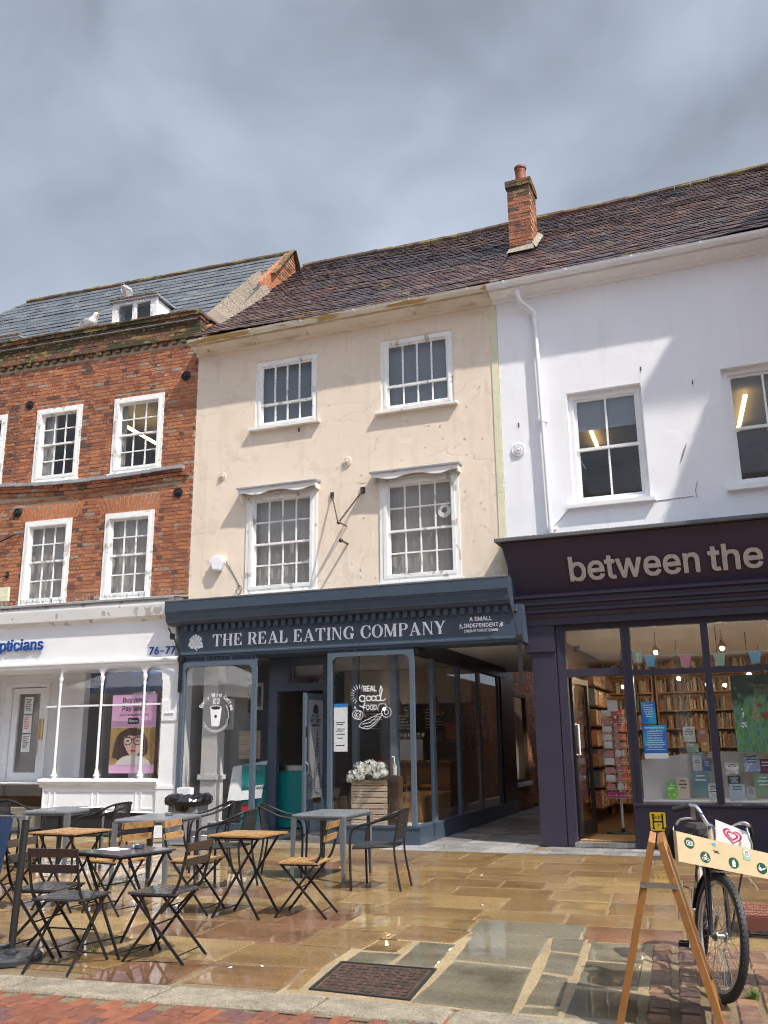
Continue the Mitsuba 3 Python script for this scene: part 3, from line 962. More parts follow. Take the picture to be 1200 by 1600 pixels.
def dormer(x0, x1, z0, z1, y0):
    d = put('dormer', MB(fr).box(x0 + .02, x0 + .06, y0 + .03, y0 + 1.6, z0, z1 - .03).box(x1 - .06, x1 - .02, y0 + .03, y0 + 1.6, z0, z1 - .03), 'letter_white' if False else 'white_paint', BH)
    mb = MB(fr)
    ring(mb, x0, x1, z0, z1, .07, y0, y0 + .06)
    mb.box(x0 + .07, x0 + .15, y0, y0 + .06, z0 + .07, z1 - .07)
    mb.box(x1 - .15, x1 - .07, y0, y0 + .06, z0 + .07, z1 - .07)
    xm = (x0 + x1) / 2
    mb.box(xm - .05, xm + .05, y0 + .005, y0 + .055, z0 + .07, z1 - .07)
    put('frame', mb, 'worn_white', d)
    for a, b in ((x0 + .15, xm - .05), (xm + .05, x1 - .15)):
        put('pane', quad(fr, a, b, y0 + .03, z0 + .07, z1 - .07), 'glass', d)
        put('curtain', quad(fr, a - .05, b + .05, y0 + .35, z0, z1), 'blue_blind', d)
    put('roof', MB(fr).prof_x([(y0 - .06, z1), (y0 - .06, z1 + .035), (y0 + 1.9, z1 + .10), (y0 + 1.9, z1 + .06)], x0 - .05, x1 + .05), 'lead', d)
    mb = MB(fr)
    for k in range(12):
        a = x0 - .04 + (x1 - x0 + .08) * k / 12
        mb.box(a, a + .085, y0 - .07, y0 + .05, z1 + .036, z1 + .062 + rng.uniform(0, .02))
    put('coping', mb, 'moss_brick', d)


dormer(-2.59, -1.50, 10.10, 10.775, .75)
dormer(-6.10, -4.98, 10.0, 10.36, .75)
# bracket and cable on the wall by the left edge
put('sign_bracket', MB(fr).tube([(-4.6, -.05, 5.33), (-3.84, -.12, 5.56), (-3.80, -.02, 5.59)], .016, 6).tube([(-4.25, -.28, 4.62), (-4.02, -.02, 4.78)], .016, 6).box(-4.06, -4.0, -.03, .0, 4.72, 4.84), 'dark_iron', BH)

# ------------------------------------------------------------------ the cream house
CH = thing('cream_house', 'three storey cream rendered house with peeling paint above the dark blue cafe front', 'house')
fr = WF
XL, XR = -8.975, -3.17
cw_u = [(-7.70, -6.43, 7.16, 8.49), (-5.19, -3.852, 7.13, 8.485)]
cw_l = [(-7.81, -6.41, 4.07, 5.90), (-5.23, -3.82, 4.08, 5.90)]
holes = cw_u + cw_l
CWL = put('wall', MB(fr).poly_xz(wall_poly(XL, XR + .04, 3.5, 8.86, holes), 0, .33), 'cream_render', CH)
put('edge_strip', MB(fr).poly_xz(sbox(XR + .0, 3.9, XR + .115, 8.86), -.014, .3), 'old_cream_render', CWL)
# blistered and flaking patches of the render, each a few millimetres proud
mb = MB(fr)
r = np.random.default_rng(12)
for k in range(150):
    if r.random() < .55:
        x, z = r.uniform(-5.6, XR - .03), r.uniform(4.1, 7.2)
    else:
        x, z = r.uniform(XL + .05, XR - .03), r.uniform(4.2, 8.2)
    if any(a - .06 < x < b + .06 and c - .2 < z < d + .1 for a, b, c, d in holes):
        continue
    n = 9
    a = np.arange(n) / n * 6.283 + r.uniform(0, 1)
    rad = r.uniform(.008, .022) * r.uniform(.45, 1.3, n)
    ctr = np.array([[x, -r.uniform(.003, .008), z]])
    rim = np.stack([x + rad * np.cos(a) * 1.3, np.full(n, -.0004), z + rad * np.sin(a)], 1)
    if r.random() < .35:                 # a curled, open edge on the upper side
        rim[:, 1] -= np.clip(np.sin(a), 0, 1) * .012
    mb.add(np.vstack([rim, ctr]), [[i, (i + 1) % n, n] for i in range(n)])
put('paint_blisters', mb, 'cream_render', CWL, kind='stuff')
for i, (a, b, c, d) in enumerate(cw_u):
    sash_window(CH, fr, a, b, c, d, 4, (1, 1), c + (d - c) * .345, mat='worn_white', fw=.10, bar=.026, back='blue_blind', sill=(a - .09, b + .07, .055, .095), frame_proud=-.02)
for i, (a, b, c, d) in enumerate(cw_l):
    w = sash_window(CH, fr, a, b, c, d, 4, (2, 2), (c + d) / 2 - .03, mat='worn_white', fw=.155 if False else .13, bar=.024, back='curtain', frame_proud=.02)
    x0, x1 = a - .09, b + .04
    n = 40
    xx = np.linspace(x0, x1, n)
    t = (xx - x0) / (x1 - x0)
    low = d - .025 + .055 * np.cos(t * 2 * np.pi * 2.0) * (.35 + .65 * np.abs(2 * t - 1)) - .05 * (np.abs(2 * t - 1) ** 4)
    P = Polygon(list(zip(xx, low)) + [(x1, d + .075), (x0, d + .075)])
    put('hood', MB(fr).poly_xz(P, -.185, -.15).box(x0, x0 + .03, -.15, 0, d - .05, d + .07).box(x1 - .03, x1, -.15, 0, d - .05, d + .07), 'worn_white', w)
    put('hood_lead', MB(fr).prof_x([(0, d + .125), (-.215, d + .085), (-.215, d + .055), (0, d + .078)], x0 - .03, x1 + .03), 'lead', w)
    put('hood_bracket', MB(fr).tube(smooth_path([(x0 + .02, -.13, d - .06), (x0 + .02, -.09, d - .15), (x0 + .025, -.01, d - .20)], 4), .014, 6), 'worn_white', w)
    put('sill', MB(fr).box(a - .03, b + .03, -.06, .05, c - .05, c - .002), 'worn_white', w)
# a torn sticker in the right-hand window, a small label in the other
put('sticker', MB(fr).poly_xz(Polygon(arc(-4.10, 5.235, .115, 10, 340, 24)).difference(Point(-4.10, 5.25).buffer(.05)), .05, .0495), 'room_white', CH + '__window_003')
put('sticker', quad(fr, -6.67, -6.57, .078, 4.60, 4.615), 'white_paint', CH + '__window_002')
pattress(CH, fr, -8.347, 6.315, .072, 'cream_render')
pattress(CH, fr, -5.834, 6.291, .085, 'cream_render')
put('vent', MB(fr).box(-6.80, -6.775, -.012, .0, 6.98, 7.06), 'dark_iron', CH)
# wrought iron stay of a lost hanging sign
BK = thing('sign_stay', 'rusty iron stay of a lost hanging sign fixed between the first floor windows', 'bracket')
put('left_rod', MB(fr).tube([(-6.12, -.02, 5.70), (-5.86, -.36, 5.12)], .012, 6), 'rust_iron', BK)
put('right_rod', MB(fr).tube([(-5.55, -.02, 5.72), (-5.84, -.36, 5.12)], .016, 6), 'rust_iron', BK)
mb = MB(fr).box(-6.15, -6.09, -.03, 0, 5.66, 5.76).box(-5.58, -5.50, -.03, 0, 5.68, 5.79)
mb.tm(xf(trimesh.creation.icosphere(subdivisions=1, radius=.035), fr.M @ trimesh.transformations.translation_matrix([-5.84, -.36, 5.11])) if False else trimesh.creation.icosphere(subdivisions=1, radius=.036).apply_translation([-5.845, -.36, 5.11]))
mb.tube([(-5.845, -.36, 5.12), (-5.845, -.01, 5.12)], .012, 6)
put('fixings', mb, 'rust_iron', BK)
mb = MB(fr).tube([(-5.83, 0, 4.81), (-5.83, -.30, 4.81)], .02, 8)
mb.tm(trimesh.creation.icosphere(subdivisions=1, radius=.04).apply_translation([-5.83, -.30, 4.81]))
put('lower_stub', mb, 'rust_iron', BK)
# alarm box with its cable
P = Polygon([(-8.50, 4.70), (-8.44, 4.79), (-8.27, 4.79), (-8.20, 4.68), (-8.28, 4.53), (-8.43, 4.53)])
AL = put('alarm_box', MB(fr).poly_xz(P.buffer(-.012).buffer(.012), -.10, -.0).poly_xz(P.buffer(-.02), -.112, -.10), 'letter_white', label='hexagonal cream burglar alarm box on the cream wall', cat='alarm box')
put('cable', MB(fr).tube(smooth_path([(-8.22, -.015, 4.72), (-8.05, -.008, 4.45), (-7.93, -.01, 4.24), (-7.98, -.02, 4.14), (-7.93, -.012, 4.08), (-7.86, -.02, 4.17), (-7.92, -.01, 4.24)], 5), .006, 5), 'dark_iron', AL)

# ------------------------------------------------------------------ the white house
WH = thing('white_house', 'white rendered house with a brown tiled roof above the purple bookshop front', 'house')
fr = KF
ww = [(1.10, 2.275, 5.10, 6.975), (3.47, 4.64, 5.12, 7.0)]
WWL = put('wall', MB(fr).poly_xz(wall_poly(.0, 5.8, 4.25, 8.95, ww), 0, .33), 'white_render', WH)
for (a, b, c, d) in ww:
    sash_window(WH, fr, a + .0, b, c, d, 2, (1, 1), (c + d) / 2 - .01, mat='white_paint', fw=.085, Y=.10, bar=.03, back=None, sill=(a - .085, b + .075, .075, .19), sw=.045, bottom_rail=.085, frame_proud=0.)
    mb = MB(fr)
    mb.box(a - .5, b + .6, 5.0, 5.05, c - .6, d + .3)
    mb.box(a - .5, b + .6, .34, 5.0, d + .22, d + .26)
    mb.box(a - .5, b + .6, .34, 5.0, c - .6, c - .56)
    mb.box(a - .54, a - .5, .34, 5.0, c - .6, d + .2)
    mb.box(b + .6, b + .64, .34, 5.0, c - .6, d + .2)
    put('room', mb, 'room_slate', WH)
put('blind', quad(fr, 1.18, 2.20, .19, 6.36, 6.92), 'blue_blind', WH + '__window')
pattress(WH, fr, .264, 6.118, .115, 'white_paint')
for (xa, ya, xb, yb) in ((1.10, 2.39, 1.06, 3.5), (3.80, 1.59, 3.66, 3.43)):
    tl_ = put('tube_lamp', MB(fr).add(np.array([(x + o, y, z) for z in (7.08, 7.12) for (x, y, o) in ((xa, ya, 0), (xa, ya, .06), (xb, yb, .06), (xb, yb, 0))]), [[3, 2, 1, 0], [4, 5, 6, 7], [0, 1, 5, 4], [1, 2, 6, 5], [2, 3, 7, 6], [3, 0, 4, 7]]), 'white_paint', WH)
    scene[tl_]['emitter'] = {'type': 'area', 'radiance': {'type': 'rgb', 'value': [4.2, 2.5, 0.75]}}
# downpipe with its swan neck and collars
DP = put('downpipe', MB(fr).tube(smooth_path([(.44, -.24, 8.92), (.44, -.24, 8.74), (.50, -.18, 8.64), (.61, -.10, 8.54), (.665, -.075, 8.46), (.67, -.075, 8.30), (.70, -.075, 6.5), (.735, -.075, 4.66)], 5), .036, 12), 'white_paint', WH, smooth=50)
for z in (8.80, 8.42, 8.32, 6.55, 4.74):
    x = .44 if z > 8.7 else .667 + (8.3 - z) * .019
    put('collar', MB(fr).tube([(x, -.24 if z > 8.7 else -.075, z - .035), (x, -.24 if z > 8.7 else -.075, z + .035)], .047, 12), 'white_paint', DP, smooth=50)
    if z < 8:
        put('clip', MB(fr).box(x - .075, x + .075, -.03, 0, z - .02, z + .02), 'white_paint', DP)
mb = MB(fr).tube([(2.87, -.012, 5.87), (2.82, -.012, 5.76), (2.76, -.012, 5.58), (2.80, -.012, 5.66), (2.865, -.012, 5.84)], .005, 5)
mb.tube([(2.35, -.006, 5.02), (2.9, -.006, 5.03)], .006, 5)
mb.tube([(2.97, -.008, 5.25), (2.93, -.008, 5.10), (2.95, -.008, 5.0)], .005, 5)
mb.tube([(.74, -.008, 4.75), (.95, -.008, 4.95), (1.02, -.008, 5.0)], .005, 5)
put('old_cables', mb, 'lead', WH)
mb = MB(fr)
for x, z in ((3.05, 6.85), (3.02, 4.62), (.29, 6.55), (2.3, 7.2)):
    mb.box(x - .008, x + .008, -.01, 0, z - .035, z + .035)
put('nails', mb, 'rust_iron', WH)
# soffits and half-round gutters
for house, fr_, a, b, mat, sof in ((CH, WF, XL - .02, XR + .05, 'gutter_paint', 'soffit_paint'), (WH, KF, -.06, 5.6, 'white_paint', 'white_paint')):
    e = 8.98
    put('soffit', MB(fr_).prof_x([(0, 8.80), (-.05, 8.80), (-.07, 8.86), (-.27, 8.90), (-.27, 8.95), (.2, 8.95), (.2, 8.80)], a, b), sof, house)
    n = 9
    A = [(-.345 + .072 * math.cos(t), 8.985 + .072 * math.sin(t)) for t in np.linspace(math.pi, 2 * math.pi, n)]
    Bq = [(-.345 + .064 * math.cos(t), 8.987 + .064 * math.sin(t)) for t in np.linspace(2 * math.pi, math.pi, n)]
    gt = put('gutter', MB(fr_).prof_x([(-.425, 8.995)] + A + [(-.265, 8.99)] + Bq, a, b), mat, house)
    for x in np.arange(a + .3, b, 1.05):
        mb = MB(fr_)
        P = [(-.345 + .082 * math.cos(t), 8.985 + .082 * math.sin(t)) for t in np.linspace(math.pi * .95, 2 * math.pi * 1.02, n)]
        Q = [(-.345 + .074 * math.cos(t), 8.985 + .074 * math.sin(t)) for t in np.linspace(2 * math.pi * 1.02, math.pi * .95, n)]
        mb.prof_x(P + Q, x - .015, x + .015)
        mb.bar((x, -.27, 8.96), (x, -.08, 8.84), .02, .012)
        put('gutter_clip', mb, mat, gt)
# one sagging tiled roof over both houses
for house, fr_, a, b, a2, b2, n, sd in ((CH, WF, -8.86, XR + .10, -8.66, XR + .10, 290, 21), (WH, KF, -.02, 5.7, -.02, 5.7, 290, 22)):
    ey, ez, ry, rz = -.34, 9.03, 4.0, 12.80
    back = MB(fr_)
    back.add([(a, ey + .2, ez), (b, ey + .2, ez), (b2, ry, rz - .14), (a2, ry, rz - .14)], [[0, 1, 2, 3]])
    back.add([(b, 8.3, ez), (a, 8.3, ez), (a2, ry, rz - .02), (b2, ry, rz - .02)], [[0, 1, 2, 3]])
    rf = put('roof', back, 'clay_tile', house)
    slab_roof(rf, fr_, a, b, ey, ez, ry, rz, .155, .18, 'clay_tile', 'tile', n, sd, x0_top=a2, x1_top=b2, thick=.018, lift=.026, jit=.0032, sag=.06)
    x = a2
    while x < b2 - .05:
        e = min(x + rng.uniform(.3, .36), b2)
        zz = rz + .0 - .03 * math.sin(x * .9)
        put('ridge_tile', MB(fr_).tube([(x, ry, zz), (e - .012, ry, zz + rng.normal(0, .006))], .10, 10), 'ridge_tile', rf)
        x = e
# chimney
CN = put('chimney', MB(fr).box(-.025, .405, 1.50, 2.02, 10.2, 12.12), 'mortar', WH)
z, k = 10.30, 0
while z < 12.14:
    top = z > 11.78
    pj = .03 if z > 12.0 else 0.0
    mat = 'moss_brick' if top else 'brick'
    for side in range(2):
        lo, hi = ((-.035 - pj, .415 + pj), (1.49 - pj, 2.03 + pj))[side]
        x = lo - (.11 if (k + side) % 2 else 0)
        while x < hi:
            a, b = max(x, lo), min(x + .215, hi)
            x += .2235
            if b - a < .03:
                continue
            j = rng.normal(0, .003)
            if side == 0:
                q = MB(fr).box(a, b, 1.49 - pj + j, 1.60, z, z + .066)
            else:
                q = MB(fr).box(.32, .415 + pj + j, a if a > lo + .01 else a + .112, b, z, z + .066)
            put('brick', q, mat, CN)
    z += .0755
    k += 1
put('flaunching', MB(fr).add([(-.04, 1.48, 12.13), (.42, 1.48, 12.13), (.42, 2.04, 12.13), (-.04, 2.04, 12.13), (.05, 1.58, 12.21), (.33, 1.58, 12.21), (.33, 1.92, 12.21), (.05, 1.92, 12.21)],
    [[0, 1, 5, 4], [1, 2, 6, 5], [2, 3, 7, 6], [3, 0, 4, 7], [4, 5, 6, 7]]), 'moss_brick', CN)
pot = lathe([(.115, 0), (.110, .04), (.102, .30), (.110, .315), (.110, .34), (.100, .35), (.100, .385), (.120, .395), (.120, .435), (.085, .44), (.08, .3)], 20)
put('chimney_pot', xf(pot, KF.M @ trimesh.transformations.translation_matrix([.20, 1.75, 12.18])), 'terracotta', CN, smooth=40)
mb = MB(fr)
mb.add([(-.08, 1.36, 10.55), (.46, 1.36, 10.55), (.43, 1.48, 10.73), (-.05, 1.48, 10.70)], [[0, 1, 2, 3]])
mb.add([(.50, 1.34, 10.54), (.53, 2.06, 11.20), (.42, 2.04, 11.28), (.42, 1.47, 10.74)], [[0, 1, 2, 3]])
put('cement_fillet', mb, 'cement', CN)
# ------------------------------------------------------------------ materials of the shopfronts
pr('pink_print', (0.64, 0.37, 0.57), 0.5)
pr('ink', (0.018, 0.018, 0.022), 0.5)
pr('paper', (0.72, 0.73, 0.74), 0.6)
pr('skin_print', lambda p, n, uv: mix((0.62, 0.44, 0.38), (0.50, 0.33, 0.28), fbm(p.x * 9, p.z * 9, 0, 2)), 0.5)
pr('hair_print', lambda p, n, uv: mix((0.030, 0.018, 0.016), (0.085, 0.048, 0.036), fbm(p.x * 26, p.z * 5, 0, 3)), 0.5)
pr('mustard_print', lambda p, n, uv: mix((0.42, 0.27, 0.08), (0.24, 0.15, 0.06), fbm(p.x * 14, p.z * 14, 0, 3)), 0.5)
pr('brass', (0.50, 0.33, 0.13), 0.3, metallic=1.0)
pr('steel', (0.55, 0.56, 0.58), 0.25, metallic=1.0)
pr('warm_wood', lambda p, n, uv: mix((0.34, 0.19, 0.075), (0.24, 0.125, 0.05), fbm(p.x * 6, p.y * 6, p.z * 60, 3)), 0.5)
pr('dark_wood', lambda p, n, uv: mix((0.10, 0.055, 0.03), (0.055, 0.03, 0.018), fbm(p.x * 6, p.y * 20, p.z * 6, 3)), 0.5)
pr('crate_wood', lambda p, n, uv: mix(mix((0.60, 0.49, 0.37), (0.46, 0.36, 0.26), uv.x), (0.30, 0.22, 0.15), smoothstep(0.45, 0.75, fbm(p.x * 5 + uv.y * 9, p.y * 5, p.z * 55, 3))), 0.8)
pr('teal_paint', (0.010, 0.24, 0.24), 0.3)
pr('red_print', (0.55, 0.03, 0.04), 0.5)
pr('navy_floor', (0.10, 0.095, 0.09), 0.5)
pr('brown_brick', lambda p, n, uv: mix((0.20, 0.15, 0.115), (0.15, 0.10, 0.08), cell_rand(p.y * 4.4 + 0.5 * dr.floor(p.z * 13.3), p.z * 13.3)) * (0.8 + 0.4 * noise(p.y * 30, p.z * 30)), 0.9)
pr('pale_stone', lambda p, n, uv: mix((0.68, 0.66, 0.62), (0.58, 0.56, 0.53), fbm(p.x * 0.8, p.y, p.z * 0.8, 3)), 0.8)
pr('coir', lambda p, n, uv: mix((0.26, 0.145, 0.065), (0.18, 0.10, 0.045), noise(p.x * 160, p.y * 160)), 0.95)
scene['frosted'] = {'type': 'twosided', 'bsdf': {'type': 'principled', 'base_color': {'type': 'rgb', 'value': [0.30, 0.32, 0.34]}, 'roughness': 0.28, 'specular': 0.6}}


def lamp(key_name, mesh, rgb, parent=None, mat='paper', **kw):
    k = put(key_name, mesh, mat, parent, **kw)
    scene[k]['emitter'] = {'type': 'area', 'radiance': {'type': 'rgb', 'value': list(rgb)}}
    return k


def corner_frame(mb, x0, x1, z0, z1, y0, y1, w, r, top=True):
    """a frame round an opening with rounded upper corners"""
    inner = sbox(x0 + w, z0 - .2, x1 - w, z1 - w).buffer(-r).buffer(r, quad_segs=6)
    inner = inner.union(sbox(x0 + w, z0 - .2, x1 - w, (z0 + z1) / 2))
    mb.poly_xz(sbox(x0, z0, x1, z1).difference(inner), y0, y1)


# ------------------------------------------------------------------ the optician's
fr = BF
OS = thing('optician_shopfront', 'white painted shopfront of the opticians with a bay window on thin turned columns', 'shopfront')
put('cornice', MB(fr).prof_x([(.0, 4.10), (-.50, 4.03), (-.56, 3.93), (-.56, 3.905), (-.53, 3.72), (-.47, 3.70), (-.44, 3.66), (-.42, 3.64), (0, 3.64)], -7.5, -.09), 'worn_white', OS)
put('lead_top', MB(fr).prof_x([(.0, 4.128), (-.52, 4.058), (-.585, 4.04), (-.585, 4.005), (-.565, 4.005), (-.52, 4.04), (0, 4.105)], -7.5, .02), 'lead', OS)
mb = MB(fr)
for x in np.arange(-6.0, -.15, .045):
    y = -.30 + rng.normal(0, .05)
    z = 4.128 + y * .135
    mb.bar((x, y, z - .01), (x + rng.normal(0, .02), y + rng.normal(0, .05), z + .105), .006, .006, (0, 1, .1))
put('bird_spikes', mb, 'steel', OS, kind='stuff')
SG = put('sign_fascia', MB(fr).box(-7.5, .03, -.42, .0, 2.985, 3.645), 'white_paint', OS)
put('letters', text_at('Opticians', .195, fr, -2.69, 3.225, -.455, .022, True, 'r'), 'letter_blue', SG, kind='stuff')
put('letters', text_at('76-77', .130, fr, -.47, 3.035, -.450, .018, True, 'l', sx=.93), 'letter_blue', SG, kind='stuff')
put('architrave', MB(fr).prof_x([(0, 2.985), (-.46, 2.985), (-.485, 2.965), (-.485, 2.93), (-.455, 2.90), (-.455, 2.862), (0, 2.862)], -7.5, .13), 'white_paint', OS)
BAYX = [-2.28, -1.408, -.540, -.17]
BAY = put('bay_window', MB(fr).prof_x([(-.30, .95), (-.47, .935), (-.485, .90), (-.47, .86), (-.43, .845), (-.415, .79), (-.30, .79)], -2.56, -.17)
          .prof_x([(-.30, .79), (-.405, .79), (-.405, .405), (-.44, .39), (-.30, .39)], -2.50, -.17).box(-2.50, -2.44, -.40, .55, .39, .93).box(-2.57, -2.44, -.46, .55, .86, .94), 'white_paint', OS)
mb = MB(fr)
for a, b in ((-2.48, -2.33), (-2.24, -1.46), (-1.36, -.59), (-.50, -.20)):
    ring(mb, a, b, .45, .745, .018, -.418, -.404)
put('panel_mouldings', mb, 'white_paint', BAY)
put('plinth', MB(fr).box(-2.49, .17, -.395, -.02, 0, .39), 'dark_iron', OS)
prof = [(.048, .945), (.048, .985), (.060, 1.0), (.034, 1.03), (.042, 1.045), (.030, 1.07), (.030, 1.09), (.0225, 1.11), (.0215, 2.52), (.030, 2.545), (.030, 2.56), (.022, 2.58), (.022, 2.60), (.038, 2.64), (.045, 2.68), (.045, 2.70)]
for x in BAYX[:3]:
    put('column', xf(lathe(prof, 12), BF.M @ trimesh.transformations.translation_matrix([x, -.41, 0])), 'white_paint', BAY, smooth=40)
for a, b in zip(BAYX[:3], BAYX[1:]):
    P = sbox(a, 2.60, b, 2.865).difference(sbox(a + .022, 2.2, b - .022, 2.83).buffer(-.13).buffer(.13, quad_segs=6).union(sbox(a + .022, 2.2, b - .022, 2.68)))
    put('arched_head', MB(fr).poly_xz(P, -.43, -.39), 'white_paint', BAY)
put('transom_bar', MB(fr).box(-2.55, -.17, -.405, -.375, 2.175, 2.205), 'white_paint', BAY)
put('transom_bar', MB(fr).box(-2.56, -2.53, -.37, .50, 2.175, 2.205), 'white_paint', BAY)
for a, b in zip(BAYX, BAYX[1:]):
    put('pane', quad(fr, a, b, -.372, .94, 2.175), 'shop_glass', BAY)
    put('pane', quad(fr, a, b, -.372, 2.205, 2.86), 'shop_glass', BAY)
sidefr = Fr(*BF.p(-2.545, -.37)[:2], BF.deg + 90)
put('pane', quad(sidefr, 0, .9, 0, .94, 2.175), 'shop_glass', BAY)
put('pane', quad(sidefr, 0, .9, 0, 2.205, 2.86), 'shop_glass', BAY)
put('pane', quad(fr, -2.53, -2.30, -.372, .94, 2.175), 'shop_glass', BAY)
mb = MB(fr).box(-.17, .165, -.43, .0, .0, 2.862)
mb.box(-.19, .18, -.46, -.0, .78, .83).box(-.155, .15, -.45, -.0, 1.9, 2.24).box(-.19, .18, -.45, 0, .0, .78)
mb.box(-.09, .09, -.468, -.44, 2.02, 2.035)
put('pilaster', mb, 'white_paint', OS)
# entrance recess, door and step
mb = MB(fr).box(-4.55, -4.30, -.40, .7, 0, 2.862).box(-4.34, -4.14, .56, .72, .44, 2.862).box(-3.30, -2.46, .56, .72, .44, 2.862).box(-4.34, -2.5, .56, .72, 2.63, 2.862)
mb.box(-4.34, -2.46, .52, .56, 2.66, 2.70).box(-3.30, -3.24, .52, .56, .44, 2.66)
put('entrance', mb, 'white_paint', OS)
put('entrance_ceiling', MB(fr).box(-7.4, -.2, -.40, .72, 2.866, 2.90), 'white_paint', OS)
DO = put('door', MB(fr).poly_xz(sbox(-4.13, .59, -3.31, 2.61).difference(sbox(-4.0, 1.02, -3.49, 2.50)), .60, .65).box(-4.0, -3.46, .590, .60, .70, .715).box(-4.0, -3.46, .590, .60, .90, .915), 'white_paint', OS)
put('pane', quad(fr, -4.0, -3.49, .625, 1.02, 2.50), 'glass', DO)
put('push_plate', MB(fr).box(-3.475, -3.42, .588, .60, 1.63, 2.02), 'brass', DO)
put('push_plate', MB(fr).box(-3.385, -3.32, .588, .60, 1.63, 2.02), 'brass', DO)
put('handle', MB(fr).tube([(-3.43, .56, 1.35), (-3.43, .54, 1.38), (-3.43, .54, 1.64), (-3.43, .56, 1.67)], .012, 6), 'steel', DO)
for z0, z1, q in ((2.12, 2.44, 'room_white'), (1.76, 2.09, 'pink_print'), (1.40, 1.73, 'paper')):
    nt = put('notice', quad(fr, -3.86, -3.66, .612, z0, z1), 'paper', DO)
    mb = MB(fr)
    for k in range(7):
        zz = z1 - .05 - k * .034
        mb.box(-3.835, -3.69 - rng.uniform(0, .05), .609, .611, zz, zz + .012)
    put('print', mb, 'red_print' if q == 'pink_print' else 'ink', nt)
put('door_threshold', MB(fr).box(-4.30, -2.5, .50, .75, .44, .588), 'warm_wood', OS)
put('entrance_step', MB(fr).box(-4.34, -2.45, -.30, .52, .0, .44), 'granite', OS)
# what the bay window shows
OI = thing('optician_interior', 'room of the opticians seen through the bay window', 'room', kind='structure')
put('floor', MB(fr).box(-7, .1, -.28, 5, .84, .86), 'room_grey', OI)
put('back_wall', MB(fr).box(-7, .1, 4.0, 4.1, .86, 2.95), 'room_grey', OI)
put('side_wall', MB(fr).box(.08, .16, -.30, 4.0, .86, 2.95), 'room_white', OI)
put('ceiling', MB(fr).box(-7, .1, .73, 4.0, 2.95, 2.99), 'room_white', OI)
put('counter', MB(fr).box(-2.4, -.9, 2.0, 2.5, .86, 1.7), 'warm_wood', OI)
put('panelling', MB(fr).box(-1.95, -1.5, 1.4, 1.5, .86, 2.95), 'white_paint', OI)
put('beam', MB(fr).box(-3.0, .06, .95, 1.05, 2.5, 2.92), 'letter_blue', OI)
for x in (-1.25, -.75, -2.2):
    lamp('strip_light', MB(fr).box(x - .12, x + .35, 1.8 + x, 1.86 + x, 2.90, 2.93), (34, 33, 30), OI)
fm2 = MB(fr)
PO = thing('window_poster', 'pink poster of a woman in round glasses inside the opticians bay window', 'poster')
pf = Fr(*BF.p(0, -.27)[:2], BF.deg)
put('sheet', MB(pf).box(-1.262, -.365, 0, .006, 1.03, 2.37), 'pink_print', PO)
put('photograph', MB(pf).box(-1.262, -.365, -.0015, 0, 1.17, 1.80), 'mustard_print', PO)
hair = Polygon(smooth_path([(-1.21, 1.30), (-1.17, 1.55), (-1.06, 1.72), (-.86, 1.795), (-.66, 1.76), (-.53, 1.62), (-.50, 1.42), (-.56, 1.32), (-.78, 1.30), (-1.05, 1.24)], 5)).intersection(sbox(-1.262, 1.17, -.365, 1.80))
face = Polygon(smooth_path([(-.98, 1.66), (-.80, 1.71), (-.64, 1.67), (-.60, 1.55), (-.62, 1.44), (-.70, 1.34), (-.78, 1.30), (-.87, 1.35), (-.95, 1.46), (-1.0, 1.56)], 5))
put('hair', MB(pf).poly_xz(hair, -.003, -.0015), 'hair_print', PO)
put('face', MB(pf).poly_xz(face, -.0045, -.003), 'skin_print', PO)
put('scarf', MB(pf).poly_xz(Polygon(smooth_path([(-1.15, 1.17), (-1.0, 1.30), (-.80, 1.33), (-.62, 1.31), (-.48, 1.24), (-.42, 1.17)], 5)), -.0055, -.0035), 'room_white', PO)
fringe = Polygon(smooth_path([(-1.06, 1.60), (-.98, 1.74), (-.80, 1.775), (-.62, 1.74), (-.56, 1.60), (-.62, 1.665), (-.74, 1.655), (-.88, 1.665), (-.98, 1.63)], 5))
put('fringe', MB(pf).poly_xz(fringe, -.006, -.0045), 'hair_print', PO)
gl = unary_union([Polygon(arc(cx, 1.575, .088, 0, 360, 24, .075)).difference(Polygon(arc(cx, 1.575, .075, 0, 360, 24, .062))) for cx in (-.905, -.705)] + [sbox(-.825, 1.59, -.785, 1.605), sbox(-1.03, 1.60, -.98, 1.615)])
put('glasses', MB(pf).poly_xz(gl, -.0075, -.006), 'ink', PO)
mb = MB(pf)
for cx in (-.905, -.705):
    mb.poly_xz(Polygon(arc(cx, 1.575, .030, 0, 360, 12, .014)), -.006, -.0046)
    mb.poly_xz(Polygon(smooth_path([(cx - .05, 1.615), (cx, 1.635), (cx + .05, 1.615), (cx, 1.625)], 4)), -.006, -.0046)
mb.poly_xz(Polygon(smooth_path([(-.835, 1.475), (-.80, 1.465), (-.775, 1.475), (-.80, 1.458)], 4)), -.006, -.0046)
put('eyes', mb, 'hair_print', PO)
put('lips', MB(pf).poly_xz(Polygon(smooth_path([(-.865, 1.405), (-.82, 1.422), (-.795, 1.416), (-.77, 1.422), (-.73, 1.405), (-.795, 1.385)], 4)), -.006, -.0046), 'red_print', PO)
for s, h, z, k in (('Buy now.', .082, 2.235, True), ('Pay later.', .082, 2.09, True), ('Just 3 instalments with', .040, 2.0, False)):
    put('lettering', text_at(s, h, pf, -.815, z, -.001, .002, k, 'c'), 'ink', PO, kind='stuff')
put('badge', MB(pf).poly_xz(sbox(-.925, 1.86, -.705, 1.965).buffer(-.02).buffer(.02), -.002, 0), 'ink', PO)
put('lettering', text_at('Klarna.', .042, pf, -.815, 1.893, -.0022, .002, True, 'c'), 'paper', PO, kind='stuff')
